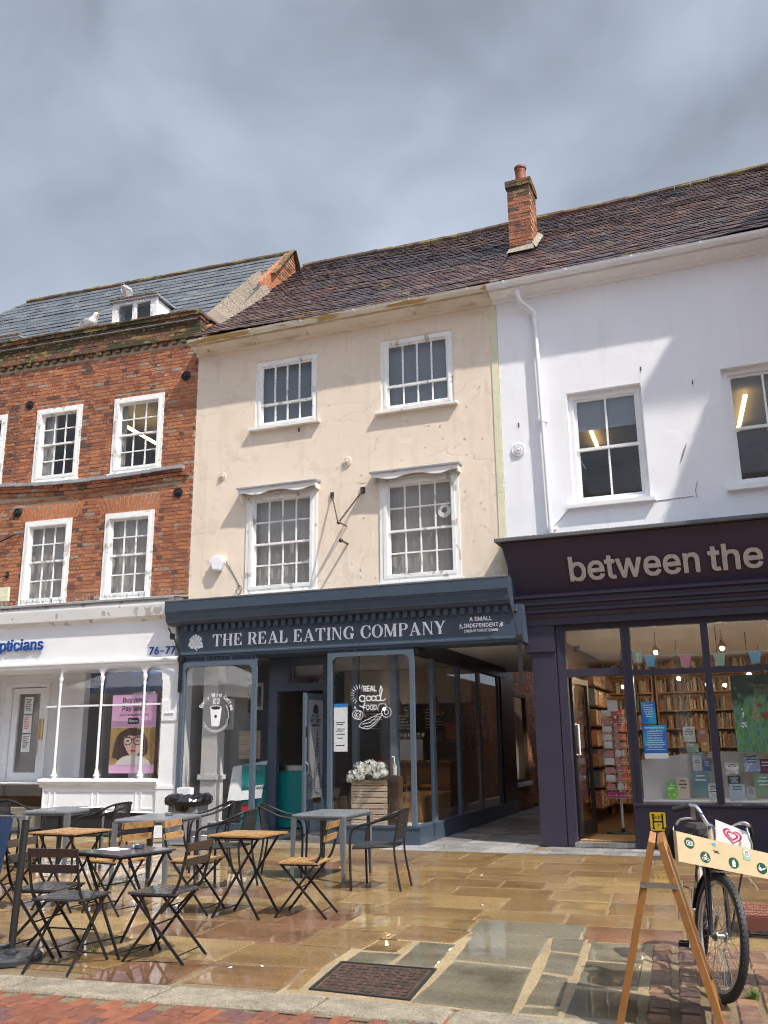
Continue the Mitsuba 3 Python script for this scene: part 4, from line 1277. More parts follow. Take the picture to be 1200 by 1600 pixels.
RK = thing('spectacle_rack', 'white rack of dark spectacles beside the pink poster', 'display rack')
put('panel', MB(fr).box(-.345, -.19, -.18, -.165, 1.0, 2.3), 'room_white', RK)
for k in range(9):
    z = 1.12 + k * .115
    g2 = unary_union([Polygon(arc(cx, z, .024, 0, 360, 12, .020)) for cx in (-.295, -.24)] + [sbox(-.32, z + .008, -.215, z + .016)])
    put('spectacles', MB(fr).poly_xz(g2, -.20, -.19), 'ink', RK)
put('edge', MB(fr).box(-.19, -.165, -.20, -.16, 1.0, 2.3), 'red_print', RK)

# ------------------------------------------------------------------ the cafe front
fr = SF
CS = thing('cafe_shopfront', 'dark blue cafe shopfront with a white lettered fascia, dentils and large windows', 'shopfront')
put('cornice', MB(fr).prof_x([(.44, 3.985), (-.22, 3.925), (-.245, 3.915), (-.245, 3.735), (-.225, 3.72), (-.225, 3.70), (-.21, 3.69), (-.19, 3.565), (-.16, 3.55), (-.14, 3.52), (-.08, 3.505), (.0, 3.50), (.44, 3.50)], -9.0, -2.92), 'navy_paint', CS)
put('lead_top', MB(fr).prof_x([(.44, 3.997), (-.22, 3.938), (-.252, 3.926), (-.252, 3.905), (-.247, 3.905), (-.247, 3.922), (-.22, 3.932), (.44, 3.991)], -9.005, -2.915), 'dull_ledge', CS)
for k in range(44):
    x = -8.70 + k * .1345
    if x < -2.88:
        put('dentil', MB(fr).box(x, x + .072, -.085, -.0, 3.40, 3.502), 'navy_paint', CS)
FB = put('sign_fascia', MB(fr).box(-8.80, -2.76, -.02, .42, 3.03, 3.515), 'navy_paint', CS)
put('fascia_moulding', MB(fr).prof_x([(.42, 3.03), (-.05, 3.03), (-.065, 3.015), (-.065, 2.99), (-.04, 2.975), (-.04, 2.95), (-.02, 2.94), (.42, 2.94)], -8.80, -2.76), 'navy_paint', CS)


def serif(ch):
    """a capital of a high-contrast roman alphabet, cap height 1: (shape, advance)"""
    W, t, s = .17, .045, .055
    R = lambda a, b, c, d: sbox(a, c, b, d)
    st = lambda x: unary_union([R(x, x + W, 0, 1), R(x - s, x + W + s, 0, .035), R(x - s, x + W + s, .965, 1)])
    th = lambda x: unary_union([R(x, x + t, 0, 1), R(x - s, x + t + s, 0, .035), R(x - s, x + t + s, .965, 1)])
    ell = lambda cx, cy, a, b: affinity.scale(Point(cx, cy).buffer(1, quad_segs=16), a, b)
    if ch == 'T':
        return unary_union([st(.32), R(0, .81, .955, 1), Polygon([(0, 1), (0, .72), (.03, .72), (.12, .955), (.12, 1)]), Polygon([(.81, 1), (.81, .72), (.78, .72), (.69, .955), (.69, 1)])]), .88
    if ch == 'H':
        return unary_union([st(.06), st(.62), R(.1, .7, .49, .53)]), .93
    if ch == 'E':
        return unary_union([st(.06), R(.06, .66, .955, 1), R(.06, .68, 0, .045), R(.1, .46, .49, .53), R(.43, .46, .38, .64), Polygon([(.66, 1), (.66, .72), (.63, .72), (.54, .955), (.54, 1)]), Polygon([(.70, 0), (.70, .30), (.67, .30), (.56, .045), (.56, 0)])]), .79
    if ch == 'L':
        return unary_union([st(.06), R(.06, .66, 0, .045), Polygon([(.68, 0), (.68, .34), (.65, .34), (.53, .045), (.53, 0)])]), .75
    if ch == 'I':
        return st(.07), .34
    if ch == 'R':
        bowl = unary_union([ell(.44, .745, .29, .255), R(.2, .44, .49, 1)]).difference(unary_union([ell(.40, .745, .155, .215), R(.2, .40, .53, .96)])).intersection(R(.2, .8, .48, 1.0))
        return unary_union([st(.06), bowl, Polygon([(.38, .50), (.56, .50), (.70, .09), (.78, .05), (.80, .0), (.60, 0), (.54, .08)])]), .84
    if ch == 'A':
        return unary_union([Polygon([(.40, 1), (.48, 1), (.86, 0), (.67, 0), (.39, .80), (.14, 0), (.095, 0)]), R(.22, .68, .30, .34), R(.0, .26, 0, .035), R(.58, .93, 0, .035)]), .95
    if ch == 'N':
        return unary_union([th(.08), th(.70), Polygon([(.08, 1), (.25, 1), (.745, .0), (.745, -.0), (.66, 0), (.09, .93)]), R(.0, .2, .965, 1)]), .87
    if ch == 'M':
        return unary_union([th(.08), st(.80), Polygon([(.08, 1), (.25, 1), (.56, .23), (.54, .0), (.50, .0), (.10, .9)]), Polygon([(.50, 0), (.545, 0), (.86, .93), (.86, 1), (.82, 1)])]), 1.10
    if ch == 'P':
        bowl = unary_union([ell(.44, .745, .29, .255), R(.2, .44, .49, 1)]).difference(unary_union([ell(.40, .745, .155, .215), R(.2, .40, .53, .96)])).intersection(R(.2, .8, .48, 1.0))
        return unary_union([st(.06), bowl]), .78
    if ch == 'Y':
        return unary_union([R(.335, .505, 0, .46), R(.28, .56, 0, .035), Polygon([(.05, 1), (.23, 1), (.52, .46), (.335, .40)]), Polygon([(.72, 1), (.765, 1), (.505, .42), (.44, .44)]), R(-.02, .30, .965, 1), R(.62, .86, .965, 1)]), .86
    if ch == 'O':
        return ell(.46, .5, .44, .515).difference(ell(.46, .5, .265, .475)), .92
    if ch in 'CG':
        q = ell(.46, .5, .44, .515).difference(ell(.50, .5, .29, .475)).difference(Polygon([(.52, .5), (1.2, .86), (1.2, .22)]))
        if ch == 'C':
            return unary_union([q, Polygon([(.80, .98), (.80, .68), (.77, .68), (.66, .93)]), R(.775, .80, .70, .98)]), .86
        return unary_union([q, R(.64, .81, .03, .42), R(.56, .88, .395, .43), Polygon([(.80, .98), (.80, .68), (.77, .68), (.66, .93)])]), .93
    return None, .42


def serif_line(text, h, x0, x1, z, y, depth, fr, sep=.10):
    x, parts = 0.0, []
    for ch in text:
        gsh, adv = serif(ch)
        if gsh is not None:
            parts.append((x, gsh))
        x += adv + (sep if gsh is not None else 0)
    sx = (x1 - x0) / (x - sep)
    return [affinity.affine_transform(q, [sx, 0, 0, h, x0 + a * sx, z]) for a, q in parts]


for q, ch in zip(serif_line('THE REAL EATING COMPANY', .200, -8.145, -3.985, 3.122, 0, 0, fr), 'THEREALEATINGCOMPANY'):
    put('letter', MB(fr).poly_xz(q.buffer(.002), -.030, -.020), 'letter_white', FB)
# the little artichoke emblem
leafs = []
for row, (zc, n, w, h) in enumerate(((3.135, 3, .075, .075), (3.175, 4, .078, .085), (3.215, 3, .08, .09), (3.255, 4, .066, .08), (3.292, 3, .055, .07), (3.32, 1, .05, .06))):
    for k in range(n):
        x = -8.487 + (k - (n - 1) / 2) * w * .88
        leafs.append(Polygon([(x - w * .46, zc), (x - w * .34, zc - h * .34), (x, zc - h * .48), (x + w * .34, zc - h * .34), (x + w * .46, zc), (x + w * .2, zc + h * .36), (x, zc + h * .5), (x - w * .2, zc + h * .36)]).buffer(.004))
acc, lv = None, []
for q in leafs:
    q2 = q if acc is None else q.difference(acc.buffer(.007))
    acc = q if acc is None else acc.union(q)
    lv.append(q2)
lv += [Polygon([(-8.50, 3.10), (-8.48, 3.10), (-8.44, 3.07), (-8.46, 3.065)]), Polygon([(-8.40, 3.12), (-8.35, 3.16), (-8.335, 3.12), (-8.37, 3.10)])]
put('emblem', MB(fr).poly_xz(unary_union(lv), -.028, -.020), 'letter_white', FB)
for s, h, x, z, w in (('A SMALL', .062, -3.42, 3.292, .36), ('INDEPENDENT', .060, -3.417, 3.193, .545), ('CHAIN OF CAFE KITCHENS', .040, -3.422, 3.122, .53)):
    m = meshkit.text_mesh(s, h, .006, True)
    put('lettering', text_at(s, h, fr, x, z, -.021, .006, True, 'c', sx=w / np.ptp(m.vertices[:, 0])), 'letter_white', FB, kind='stuff')
sp = []
for sg in (-1, 1):
    x = -3.417 + sg * .315
    for k in range(3):
        sp.append([(x - sg * .015 + sg * k * .014, 3.185 + k * .022), (x - sg * .03 + sg * k * .014, 3.205 + k * .028)])
        sp.append([(x + sg * .0, 3.19 + k * .018), (x + sg * .028, 3.196 + k * .026)])
put('sprigs', strokes(sp, .008, fr, 0, 0, -.021, 1, .006), 'letter_white', FB)


def grille(a, b):
    mb = MB(fr).box(a, b, -.03, .0, 2.985, 3.0).box(a, b, -.03, .0, 2.862, 2.878)
    x = a + .02
    while x < b - .02:
        mb.box(x, x + .012, -.028, .0, 2.878, 2.985)
        x += .026
    for t in (.33, .67):
        xx = a + (b - a) * t
        mb.box(xx - .02, xx + .02, -.034, -.002, 2.878, 2.985)
    return mb.box(a, b, .0, .012, 2.862, 3.0)


# left window
LW = put('left_window', (lambda mb: (corner_frame(mb, -8.74, -7.29, .25, 2.862, -.045, .03, .075, .10), mb)[1])(MB(fr)), 'sunlit_post_blue', CS)
put('vent_grille', grille(-8.74, -7.29), 'navy_paint', LW)
put('pane', quad(fr, -8.67, -7.36, .0, .25, 2.80), 'shop_glass', LW)
put('plinth', MB(fr).box(-8.76, -7.27, -.05, .06, 0, .25), 'navy_paint', CS)
# right window
RW = put('right_window', (lambda mb: (corner_frame(mb, -5.985, -4.52, .25, 2.905, -.045, .03, .068, .12), mb)[1])(MB(fr)), 'sunlit_post_blue', CS)
put('vent_grille', grille(-5.985, -4.52), 'navy_paint', RW)
put('pane', quad(fr, -5.925, -4.58, .0, .25, 2.85), 'shop_glass', RW)
put('plinth', MB(fr).box(-6.0, -4.455, -.05, .10, 0, .235).box(-6.0, -4.45, -.065, .06, .235, .27).box(-4.60, -4.455, .0, 6.8, 0, .235).box(-4.60, -4.45, .0, 6.8, .235, .27), 'navy_paint', CS)
# glazing along the passage
SG2 = put('passage_glazing', MB(fr).box(-4.555, -4.49, .84, .98, .25, 2.84).box(-4.555, -4.49, 2.36, 2.52, .25, 2.84).box(-4.555, -4.49, 3.80, 3.95, .25, 2.84).box(-4.555, -4.49, 5.45, 5.6, .25, 2.84), 'sunlit_post_blue', CS)
for a, b in ((.03, .84), (.98, 2.36), (2.52, 3.80), (3.95, 5.45)):
    f2 = Fr(-4.52, 13.46 + a, 90)
    put('pane', quad(f2, 0, b - a, 0, .27, 2.83), 'shop_glass', SG2)
put('passage_beam', MB(fr).box(-4.60, -4.45, .0, 6.2, 2.83, 3.06), 'black_paint', CS)
put('passage_pier', MB(fr).box(-4.62, -4.46, 5.6, 6.8, .0, 3.06), 'black_paint', CS)
# recessed entrance
mb = MB(fr).box(-7.43, -7.26, .70, .80, .10, 2.94).box(-7.26, -6.20, .70, .80, 2.37, 2.50).box(-7.26, -6.20, .70, .80, 2.82, 2.94).box(-7.26, -7.03, .70, .78, 2.50, 2.82).box(-6.40, -6.20, .70, .80, .10, 2.94)
corner_frame(mb, -7.09, -6.34, 2.42, 2.84, .69, .77, .04, .05)
EN = put('entrance', mb, 'navy_paint', CS)
put('fanlight', quad(fr, -7.06, -6.36, .74, 2.5, 2.82), 'shop_glass', EN)
put('ceiling', MB(fr).box(-7.45, -5.95, .0, .82, 2.945, 2.965), 'navy_paint', EN)
put('step', MB(fr).box(-7.42, -6.0, -.02, .85, -.02, .09), 'grey_paving', EN)
f2 = Fr(*SF.p(-7.31, .03)[:2], 90 + 9)
put('side_pane', quad(f2, 0, .68, 0, .25, 2.90), 'shop_glass', EN)
f3 = Fr(*SF.p(-5.96, .03)[:2], 90 + 22)
put('side_pane', quad(f3, 0, .72, 0, .25, 2.90), 'shop_glass', EN)
put('side_panel', MB(f2).box(0, .68, -.02, .02, .0, .25), 'navy_paint', EN)
put('side_panel', MB(f3).box(0, .72, -.02, .02, .0, .25), 'navy_paint', EN)
# the open door leaf, hinged at the back of the recess
dl = Fr(*SF.p(-6.475, .12)[:2], 83)
mb = MB(dl)
corner_frame(mb, 0, .72, .62, 2.30, -.022, .022, .10, .05)
mb.box(0, .72, -.022, .022, .08, .62)
LF = put('door_leaf', mb, 'sunlit_post_blue', CS)
put('panel', MB(dl).box(.10, .62, -.030, -.02, .40, .56), 'sunlit_post_blue', LF)
put('panel', MB(dl).box(.10, .62, -.030, -.02, .14, .34), 'sunlit_post_blue', LF)
put('frosted_pane', MB(dl).box(.10, .62, -.004, .004, .60, 2.21), 'frosted', LF)
put('letter_plate', MB(dl).box(.26, .50, -.034, -.022, .565, .64), 'brass', LF)
put('pull_handle', MB(dl).tube(smooth_path([(.05, -.02, 1.0), (.05, -.06, 1.05), (.05, -.065, 1.15), (.05, -.02, 1.2)], 4), .012, 6), 'steel', LF)
put('lock', MB(dl).box(.015, .06, -.03, -.02, 1.60, 1.76), 'steel', LF)
put('hinge', MB(dl).tube([(.5, -.02, .22), (.5, -.06, .22)], .02, 8).tube([(.5, -.05, .22), (.57, -.06, .20)], .01, 6), 'steel', LF)
L = []
L += [[(.14, .80), (.14, 1.02), (.34, .90), (.34, .80)], [(.14, 1.02), (.17, 1.10), (.37, .97), (.34, .90)]]
for k in range(5):
    L.append([(.16 + k * .035, .80), (.16 + k * .035, .88), (.175 + k * .035, .90), (.19 + k * .035, .88), (.19 + k * .035, .80)])
L += [[(.34, .80), (.34, 1.16), (.50, 1.16), (.50, .80)], [(.34, 1.16), (.36, 1.30), (.48, 1.30), (.50, 1.16)], [(.36, 1.30), (.42, 1.72), (.48, 1.30)], [(.39, 1.45), (.45, 1.45)], [(.38, 1.37), (.46, 1.37)], [(.40, 1.30), (.42, 1.60), (.44, 1.30)]]
for k in range(3):
    L.append([(.36 + k * .045, .98), (.36 + k * .045, 1.10), (.375 + k * .045, 1.13), (.39 + k * .045, 1.10), (.39 + k * .045, .98)])
L += [[(.50, .80), (.50, 1.0), (.58, .94), (.58, .80)], [(.52, .80), (.52, .90), (.54, .92), (.56, .90), (.56, .80)], [(.12, .78), (.60, .78)], [(.12, .72), (.30, .76), (.46, .70), (.60, .74)], [(.20, .66), (.36, .72), (.55, .66)]]
put('etched_church', strokes(L, .007, dl, 0, 0, -.005, 1, .0015), 'ink', LF)
put('emblem', MB(dl).poly_xz(affinity.translate(affinity.scale(unary_union(lv), .62, .62, origin=(-8.487, 3.22)), 8.487 + .36, -1.17), -.0062, -.0045), 'ink', LF)
for s, h, z in (('THE REAL', .042, 1.915), ('EATING', .060, 1.83), ('COMPANY', .042, 1.765)):
    put('lettering', text_at(s, h, dl, .36, z, -.005, .0015, True, 'c'), 'ink', LF, kind='stuff')
# decals on the panes
ROSE = []
cx, cz = -8.05, 1.97
L = [arc(cx, cz, .25, 205, 335, 20), arc(cx, cz, .275, 215, 325, 20), arc(cx, cz, .245, -20, 40, 8)]
DC = thing('coffee_decal', 'white decal of a takeaway cup on the left cafe window', 'decal')
put('ring', strokes(L, .008, fr, 0, 0, -.003, 1, .002), 'letter_white', DC)
cup = Polygon([(cx - .10, cz + .11), (cx + .10, cz + .11), (cx + .065, cz - .17), (cx - .065, cz - .17)]).buffer(.01)
put('cup', MB(fr).poly_xz(cup, -.005, -.003).poly_xz(Polygon(arc(cx, cz + .12, .112, 0, 360, 24, .038)), -.007, -.005), 'letter_white', DC)
put('cup_mark', MB(fr).poly_xz(Polygon(arc(cx, cz + .12, .092, 0, 360, 24, .028)), -.0085, -.007).poly_xz(Point(cx, cz - .02).buffer(.025), -.0065, -.005), 'ink', DC)
put('lettering', text_at('£2', .085, fr, cx, cz + .19, -.003, .002, True, 'c'), 'letter_white', DC, kind='stuff')


def arc_text(s, h, fr_, cx, cz, r, a0, a1, y, mat, parent, inside=False):
    n = len(s)
    ms = []
    for k, ch in enumerate(s):
        if ch == ' ':
            continue
        a = math.radians(a0 + (a1 - a0) * (k + .5) / n)
        rot = a - math.pi / 2 if not inside else a + math.pi / 2
        ms.append(text_at(ch, h, fr_, cx + r * math.cos(a), cz + r * math.sin(a), y, .002, True, 'l', ry=rot))
    put('lettering', trimesh.util.concatenate(ms), mat, parent, kind='stuff')


arc_text('Early Bird Coffee', .062, fr, cx, cz + .02, .285, 165, 15, -.003, 'letter_white', DC)
arc_text('SERVED BEFORE NOON', .05, fr, cx, cz, .375, 205, 335, -.003, 'letter_white', DC, True) if False else None
GD = thing('food_decal', 'white hand lettered food decal on the right cafe window', 'decal')
cx, cz = -5.27, 2.11
put('lettering', text_at('REAL', .085, fr, cx, cz + .17, -.003, .002, True, 'c', sx=.8), 'letter_white', GD, kind='stuff')
put('lettering', text_at('FOOD', .080, fr, cx, cz - .12, -.003, .002, True, 'c', sx=.75), 'letter_white', GD, kind='stuff')
gs = [arc(-.15, .0, .055, 20, 380, 16), [(-.10, .05), (-.10, -.10), (-.14, -.16), (-.20, -.13)], arc(-.02, .0, .045, 0, 360, 14), arc(.08, .0, .045, 0, 360, 14), arc(.17, .0, .05, 0, 360, 14), [(.215, .0), (.25, .16), (.22, .22), (.20, .12), (.22, -.04), (.27, -.05), (.31, -.02)]]
put('script', strokes(gs, .015, fr, cx, cz + .06, -.003, .85, .002), 'letter_white', GD)
rays = [[(-.19 + .10 * math.cos(a), .13 + .10 * math.sin(a)), (-.19 + .17 * math.cos(a), .13 + .17 * math.sin(a))] for a in np.radians(np.arange(70, 260, 19))]
food = [smooth_path([(-.20, -.40), (-.05, -.44), (.10, -.36), (.21, -.22), (.16, -.20), (.02, -.26), (-.14, -.33), (-.20, -.40)], 4), smooth_path([(-.14, -.36), (0, -.33), (.14, -.23)], 4), smooth_path([(-.12, -.41), (.02, -.38), (.17, -.25)], 4),
        arc(-.24, -.20, .075, 0, 360, 18), arc(-.20, -.21, .075, 0, 360, 18), arc(-.22, -.21, .03, 0, 360, 10), arc(.30, -.17, .085, 0, 360, 18), arc(.23, -.11, .085, 20, 200, 12), arc(.30, -.17, .04, 0, 360, 12), [(-.29, -.10), (-.27, -.06), (-.25, -.11)]]
put('drawing', strokes(rays + food, .0085, fr, cx, cz, -.003, .93, .002), 'letter_white', GD)
VN = thing('window_notice', 'tall white notice with a blue heading stuck inside the right cafe window', 'notice')
put('sheet', MB(fr).box(-5.89, -5.655, .006, .008, 1.36, 2.10), 'paper', VN)
put('heading', MB(fr).box(-5.89, -5.655, .004, .006, 2.05, 2.10), 'letter_blue' if False else 'blue_print', VN) if False else None
pr('blue_print', (0.02, 0.22, 0.55), 0.5)
put('heading', MB(fr).box(-5.89, -5.655, .0035, .006, 2.045, 2.10), 'blue_print', VN)
mb = MB(fr)
for k, z in enumerate((1.80, 1.77, 1.70, 1.67, 1.62, 1.56, 1.45)):
    mb.box(-5.85 + (k % 3) * .01, -5.70 - (k % 2) * .03, .0035, .006, z, z + .012)
put('print', mb, 'ink', VN)

# ------------------------------------------------------------------ inside the cafe
CI = thing('cafe_interior', 'dim grey interior of the cafe behind its windows', 'room', kind='structure')
put('floor', MB(fr).box(-8.9, -4.62, .04, 6.2, .02, .10), 'navy_floor', CI)
put('window_shelf', MB(fr).box(-5.95, -4.62, .02, .72, .235, .26), 'room_grey', CI)
put('ceiling', MB(fr).box(-8.9, -4.62, .82, 6.2, 2.95, 3.0), 'room_grey', CI)
put('back_wall', MB(fr).box(-8.9, -4.62, 5.6, 5.7, .1, 2.95), 'room_grey', CI)
put('left_wall', MB(fr).box(-8.9, -8.82, .02, 5.6, .1, 3.0), 'room_grey', CI)
put('partition', MB(fr).box(-8.8, -7.9, 1.15, 1.22, .1, 2.95), 'room_grey', CI)
put('menu_band', MB(fr).box(-7.4, -4.7, 4.0, 4.05, 2.25, 2.94), 'room_white', CI)  # pale board standing in for the opposite fascia mirrored in the glass
mb = MB(fr)
for k in range(26):
    mb.box(-6.0 + k * .052, -5.978 + k * .052, 5.55, 5.58, 1.5, 2.25)
put('striped_panel', mb, 'room_white', CI)
put('counter', MB(fr).box(-6.6, -4.9, 3.1, 3.7, .1, 1.12).box(-6.65, -4.85, 3.05, 3.75, 1.12, 1.16), 'dark_wood', CI)
BN = put('bench_seat', MB(fr).box(-5.35, -4.70, .75, 2.4, .1, .62).box(-5.38, -4.68, .73, 2.42, .62, .66), 'warm_wood', label='orange wooden bench inside the right cafe window', cat='bench')
put('inner_column', MB(fr).box(-5.10, -4.98, .45, .57, .26, 2.95), 'sunlit_post_blue', CI)
put('inner_column', MB(fr).box(-5.80, -5.70, .55, .65, .26, 2.95), 'sunlit_post_blue', CI)
PD = thing('pendant_lamp', 'copper pendant lamp glowing over the cafe counter', 'lamp')
put('shade', xf(lathe([(.02, .30), (.03, .26), (.06, .18), (.12, .0), (.115, .0), (.05, .17), (.015, .25)], 18, False), SF.M @ trimesh.transformations.translation_matrix([-4.98, 2.6, 1.98])), 'brass', PD, smooth=40)
lamp('bulb', trimesh.creation.icosphere(subdivisions=2, radius=.035).apply_translation([-4.98, 16.06, 2.05]), (70, 42, 16), PD)
put('cord', MB(fr).tube([(-4.98, 2.6, 2.28), (-4.98, 2.6, 2.95)], .006, 5), 'ink', PD)
lamp('wall_lamp', trimesh.creation.icosphere(subdivisions=1, radius=.03).apply_translation([-6.35, 17.0, 2.15]), (16, 11, 6), label='small lit wall lamp at the back of the cafe', cat='lamp')
put('chalk_poster', MB(fr).box(-5.12, -4.88, 3.6, 3.62, 1.55, 1.85), 'terracotta', label='small orange poster above the cafe counter', cat='poster')
# counter things, menus and stools inside the cafe
EM = thing('coffee_machine', 'steel coffee machine on the cafe counter', 'coffee machine')
put('body', MB(fr).box(-6.1, -5.45, 3.2, 3.6, 1.17, 1.55), 'steel', EM)
put('cup_rail', MB(fr).box(-6.12, -5.43, 3.18, 3.62, 1.55, 1.60), 'black_paint', EM)
for k in range(7):
    put('cup', xf(lathe([(.025, 0), (.04, .07), (.036, .07), (.02, .01)], 10, False), SF.M @ trimesh.transformations.translation_matrix([-6.05 + k * .09, 3.4, 1.60])), 'paper', label='white cup stacked on the coffee machine', cat='cup', group='cups on the coffee machine')
for k in range(9):
    h = .22 + .08 * ((k * 7) % 3)
    put('bottle', xf(lathe([(.03, 0), (.034, .01), (.034, h * .6), (.012, h * .78), (.012, h)], 10), SF.M @ trimesh.transformations.translation_matrix([-5.35 + k * .075, 5.35, 1.32])), ('mustard_print', 'dark_wood', 'terracotta')[k % 3], label='small bottle on the back shelf of the cafe', cat='bottle', group='bottles on the cafe back shelf')
put('back_shelf', MB(fr).box(-6.3, -4.7, 5.2, 5.6, 1.28, 1.32).box(-6.3, -4.7, 5.3, 5.6, 1.75, 1.78), 'warm_wood', CI)
for k, x in enumerate((-7.0, -6.35, -5.7)):
    MN = thing('menu_board', ('left', 'middle', 'right')[k] + ' of three black menu boards over the cafe counter', 'menu')
    put('board', MB(fr).box(x, x + .55, 3.96, 3.99, 1.70, 2.20), 'ink', MN)
    mb = MB(fr)
    for q in range(7):
        z = 2.12 - q * .058
        mb.box(x + .05, x + .30 + .05 * ((q * 5 + k) % 4), 3.955, 3.96, z, z + .012)
    put('print', mb, 'paper', MN)
for k, x in enumerate((-6.3, -5.75, -5.2)):
    ST_ = thing('bar_stool', ('first', 'second', 'third')[k] + ' wooden bar stool along the cafe counter', 'stool')
    put('seat', xf(lathe([(.16, .70), (.17, .72), (.16, .745)], 14), SF.M @ trimesh.transformations.translation_matrix([x, 2.75, 0])), 'warm_wood', ST_)
    for sx in (-1, 1):
        for sy in (-1, 1):
            put('leg', MB(fr).tube([(x + sx * .10, 2.75 + sy * .10, .71), (x + sx * .17, 2.75 + sy * .17, .10)], .013, 6), 'black_paint', ST_)
for k, (x, y) in enumerate(((-5.7, 2.6), (-6.5, 2.6))):  # extra lamps added to brighten the cafe
    P2 = thing('pendant_lamp', ('copper pendant lamp added over the cafe counter to brighten the room', 'copper pendant lamp added deepest in the cafe to brighten it')[k], 'lamp')
    put('shade', xf(lathe([(.02, .30), (.03, .26), (.06, .18), (.12, .0), (.115, .0), (.05, .17), (.015, .25)], 18, False), SF.M @ trimesh.transformations.translation_matrix([x, y, 1.98])), 'brass', P2, smooth=40)
    lamp('bulb', trimesh.creation.icosphere(subdivisions=2, radius=.035).apply_translation([x, 13.46 + y, 2.05]), (70, 42, 16), P2)
    put('cord', MB(fr).tube([(x, y, 2.28), (x, y, 2.95)], .006, 5), 'ink', P2)
# crates of hydrangeas in the window
def crate(name, x0, x1, y0, y1, z0, z1, label):
    c = thing(name, label, 'crate', 'stacked slatted wooden crates')
    n = 3 if False else 4
    h = (z1 - z0) / n
    for k in range(n):
        a, b = z0 + k * h + .007, z0 + (k + 1) * h - .007
        put('slat', MB(fr).box(x0, x1, y0, y0 + .014, a, b), 'crate_wood', c)
        put('slat', MB(fr).box(x1 - .014, x1, y0 + .016, y1, a, b), 'crate_wood', c)
        put('slat', MB(fr).box(x0, x0 + .014, y0 + .016, y1, a, b), 'crate_wood', c)
    for xx in (x0 + .016, x1 - .05):
        put('corner_post', MB(fr).box(xx, xx + .034, y0 + .016, y0 + .05, z0, z1), 'crate_wood', c)
    mb = MB(fr)
    for k in range(n):
        for xx in (x0 + .03, x1 - .035):
            mb.box(xx, xx + .007, y0 - .002, y0, z0 + k * h + h * .5, z0 + k * h + h * .5 + .007)
    put('nail_heads', mb, 'ink', c)
    return c


crate('wooden_crate', -5.66, -5.07, .17, .60, .255, .575, 'lower slatted wooden crate standing on the window shelf')
crate('wooden_crate', -5.66, -5.07, .17, .60, .58, .93, 'upper slatted wooden crate holding the white hydrangeas')
scene['leaf'] = {'type': 'twosided', 'bsdf': {'type': 'principled', 'base_color': {'type': 'rgb', 'value': [0.055, 0.115, 0.035]}, 'roughness': 0.5}}
scene['petal'] = {'type': 'twosided', 'bsdf': {'type': 'principled', 'base_color': {'type': 'rgb', 'value': [0.86, 0.87, 0.82]}, 'roughness': 0.7}}
HY = thing('hydrangea', 'white hydrangea flowers with green leaves in the upper crate', 'plant')
r = np.random.default_rng(4)
heads = [(-5.61, .14, 1.00, .085), (-5.52, .20, 1.11, .095), (-5.42, .12, 1.06, .095), (-5.36, .24, 1.16, .085), (-5.28, .16, 1.09, .095), (-5.17, .22, 1.12, .080), (-5.11, .14, 1.03, .070), (-5.21, .10, .99, .055), (-5.68, .18, .93, .050), (-5.47, .10, .97, .055)]
for (x, y, z, R) in heads:
    mb = MB(fr)
    for k in range(70):
        d = r.normal(0, 1, 3)
        d /= np.linalg.norm(d)
        p = np.array([x, y, z]) + d * R * np.array([1.05, 1, .85]) * r.uniform(.70, 1.15)
        d = d + r.normal(0, .35, 3)
        d /= np.linalg.norm(d)
        a = np.cross(d, r.normal(0, 1, 3))
        a /= np.linalg.norm(a)
        b = np.cross(d, a)
        s_ = r.uniform(.011, .017)
        for q in range(4):
            t = q * math.pi / 2
            u = a * math.cos(t) + b * math.sin(t)
            w = np.cross(d, u)
            mb.add([p, p + u * s_ + w * s_ * .5 + d * .005, p + u * s_ * 1.6 + d * .001, p + u * s_ - w * s_ * .5 + d * .005], [[0, 1, 2], [0, 2, 3]])
    put('flower_head', mb, 'petal', HY)
mb = MB(fr)
for k in range(150):
    x, y, z, R = heads[r.integers(len(heads))]
    p = np.array([x + r.normal(0, .05), y + r.uniform(-.05, .08), max(.93, z - R * r.uniform(.5, 1.3))])
    u = r.normal(0, 1, 3)
    u[1] -= .6
    u[2] = u[2] * .5
    u /= np.linalg.norm(u)
    w = np.cross(u, [0, 0, 1])
    s_ = r.uniform(.05, .10)
    mb.add([p, p + u * s_ * .45 + w * s_ * .32 + [0, 0, .008], p + u * s_, p + u * s_ * .45 - w * s_ * .32 + [0, 0, .008]], [[0, 1, 2], [0, 2, 3]])
put('leaves', mb, 'leaf', HY, kind='stuff')
BO = thing('pump_bottle', 'clear pump bottle of yellow hand gel beside the crates', 'bottle')
put('body', xf(lathe([(.035, 0), (.04, .01), (.04, .15), (.03, .18), (.014, .20), (.014, .22)], 14), SF.M @ trimesh.transformations.translation_matrix([-4.98, .3, .98])), 'mustard_print', BO, smooth=40)
put('pump', MB(fr).tube([(-4.98, .3, 1.20), (-4.98, .3, 1.27), (-5.02, .3, 1.275)], .010, 6), 'paper', BO)
put('label', MB(fr).box(-4.985, -4.925, .25, .255, 1.0, 1.14), 'paper', BO)
put('stand', MB(fr).box(-5.05, -4.88, .22, .40, .26, .98), 'dark_wood', BO)
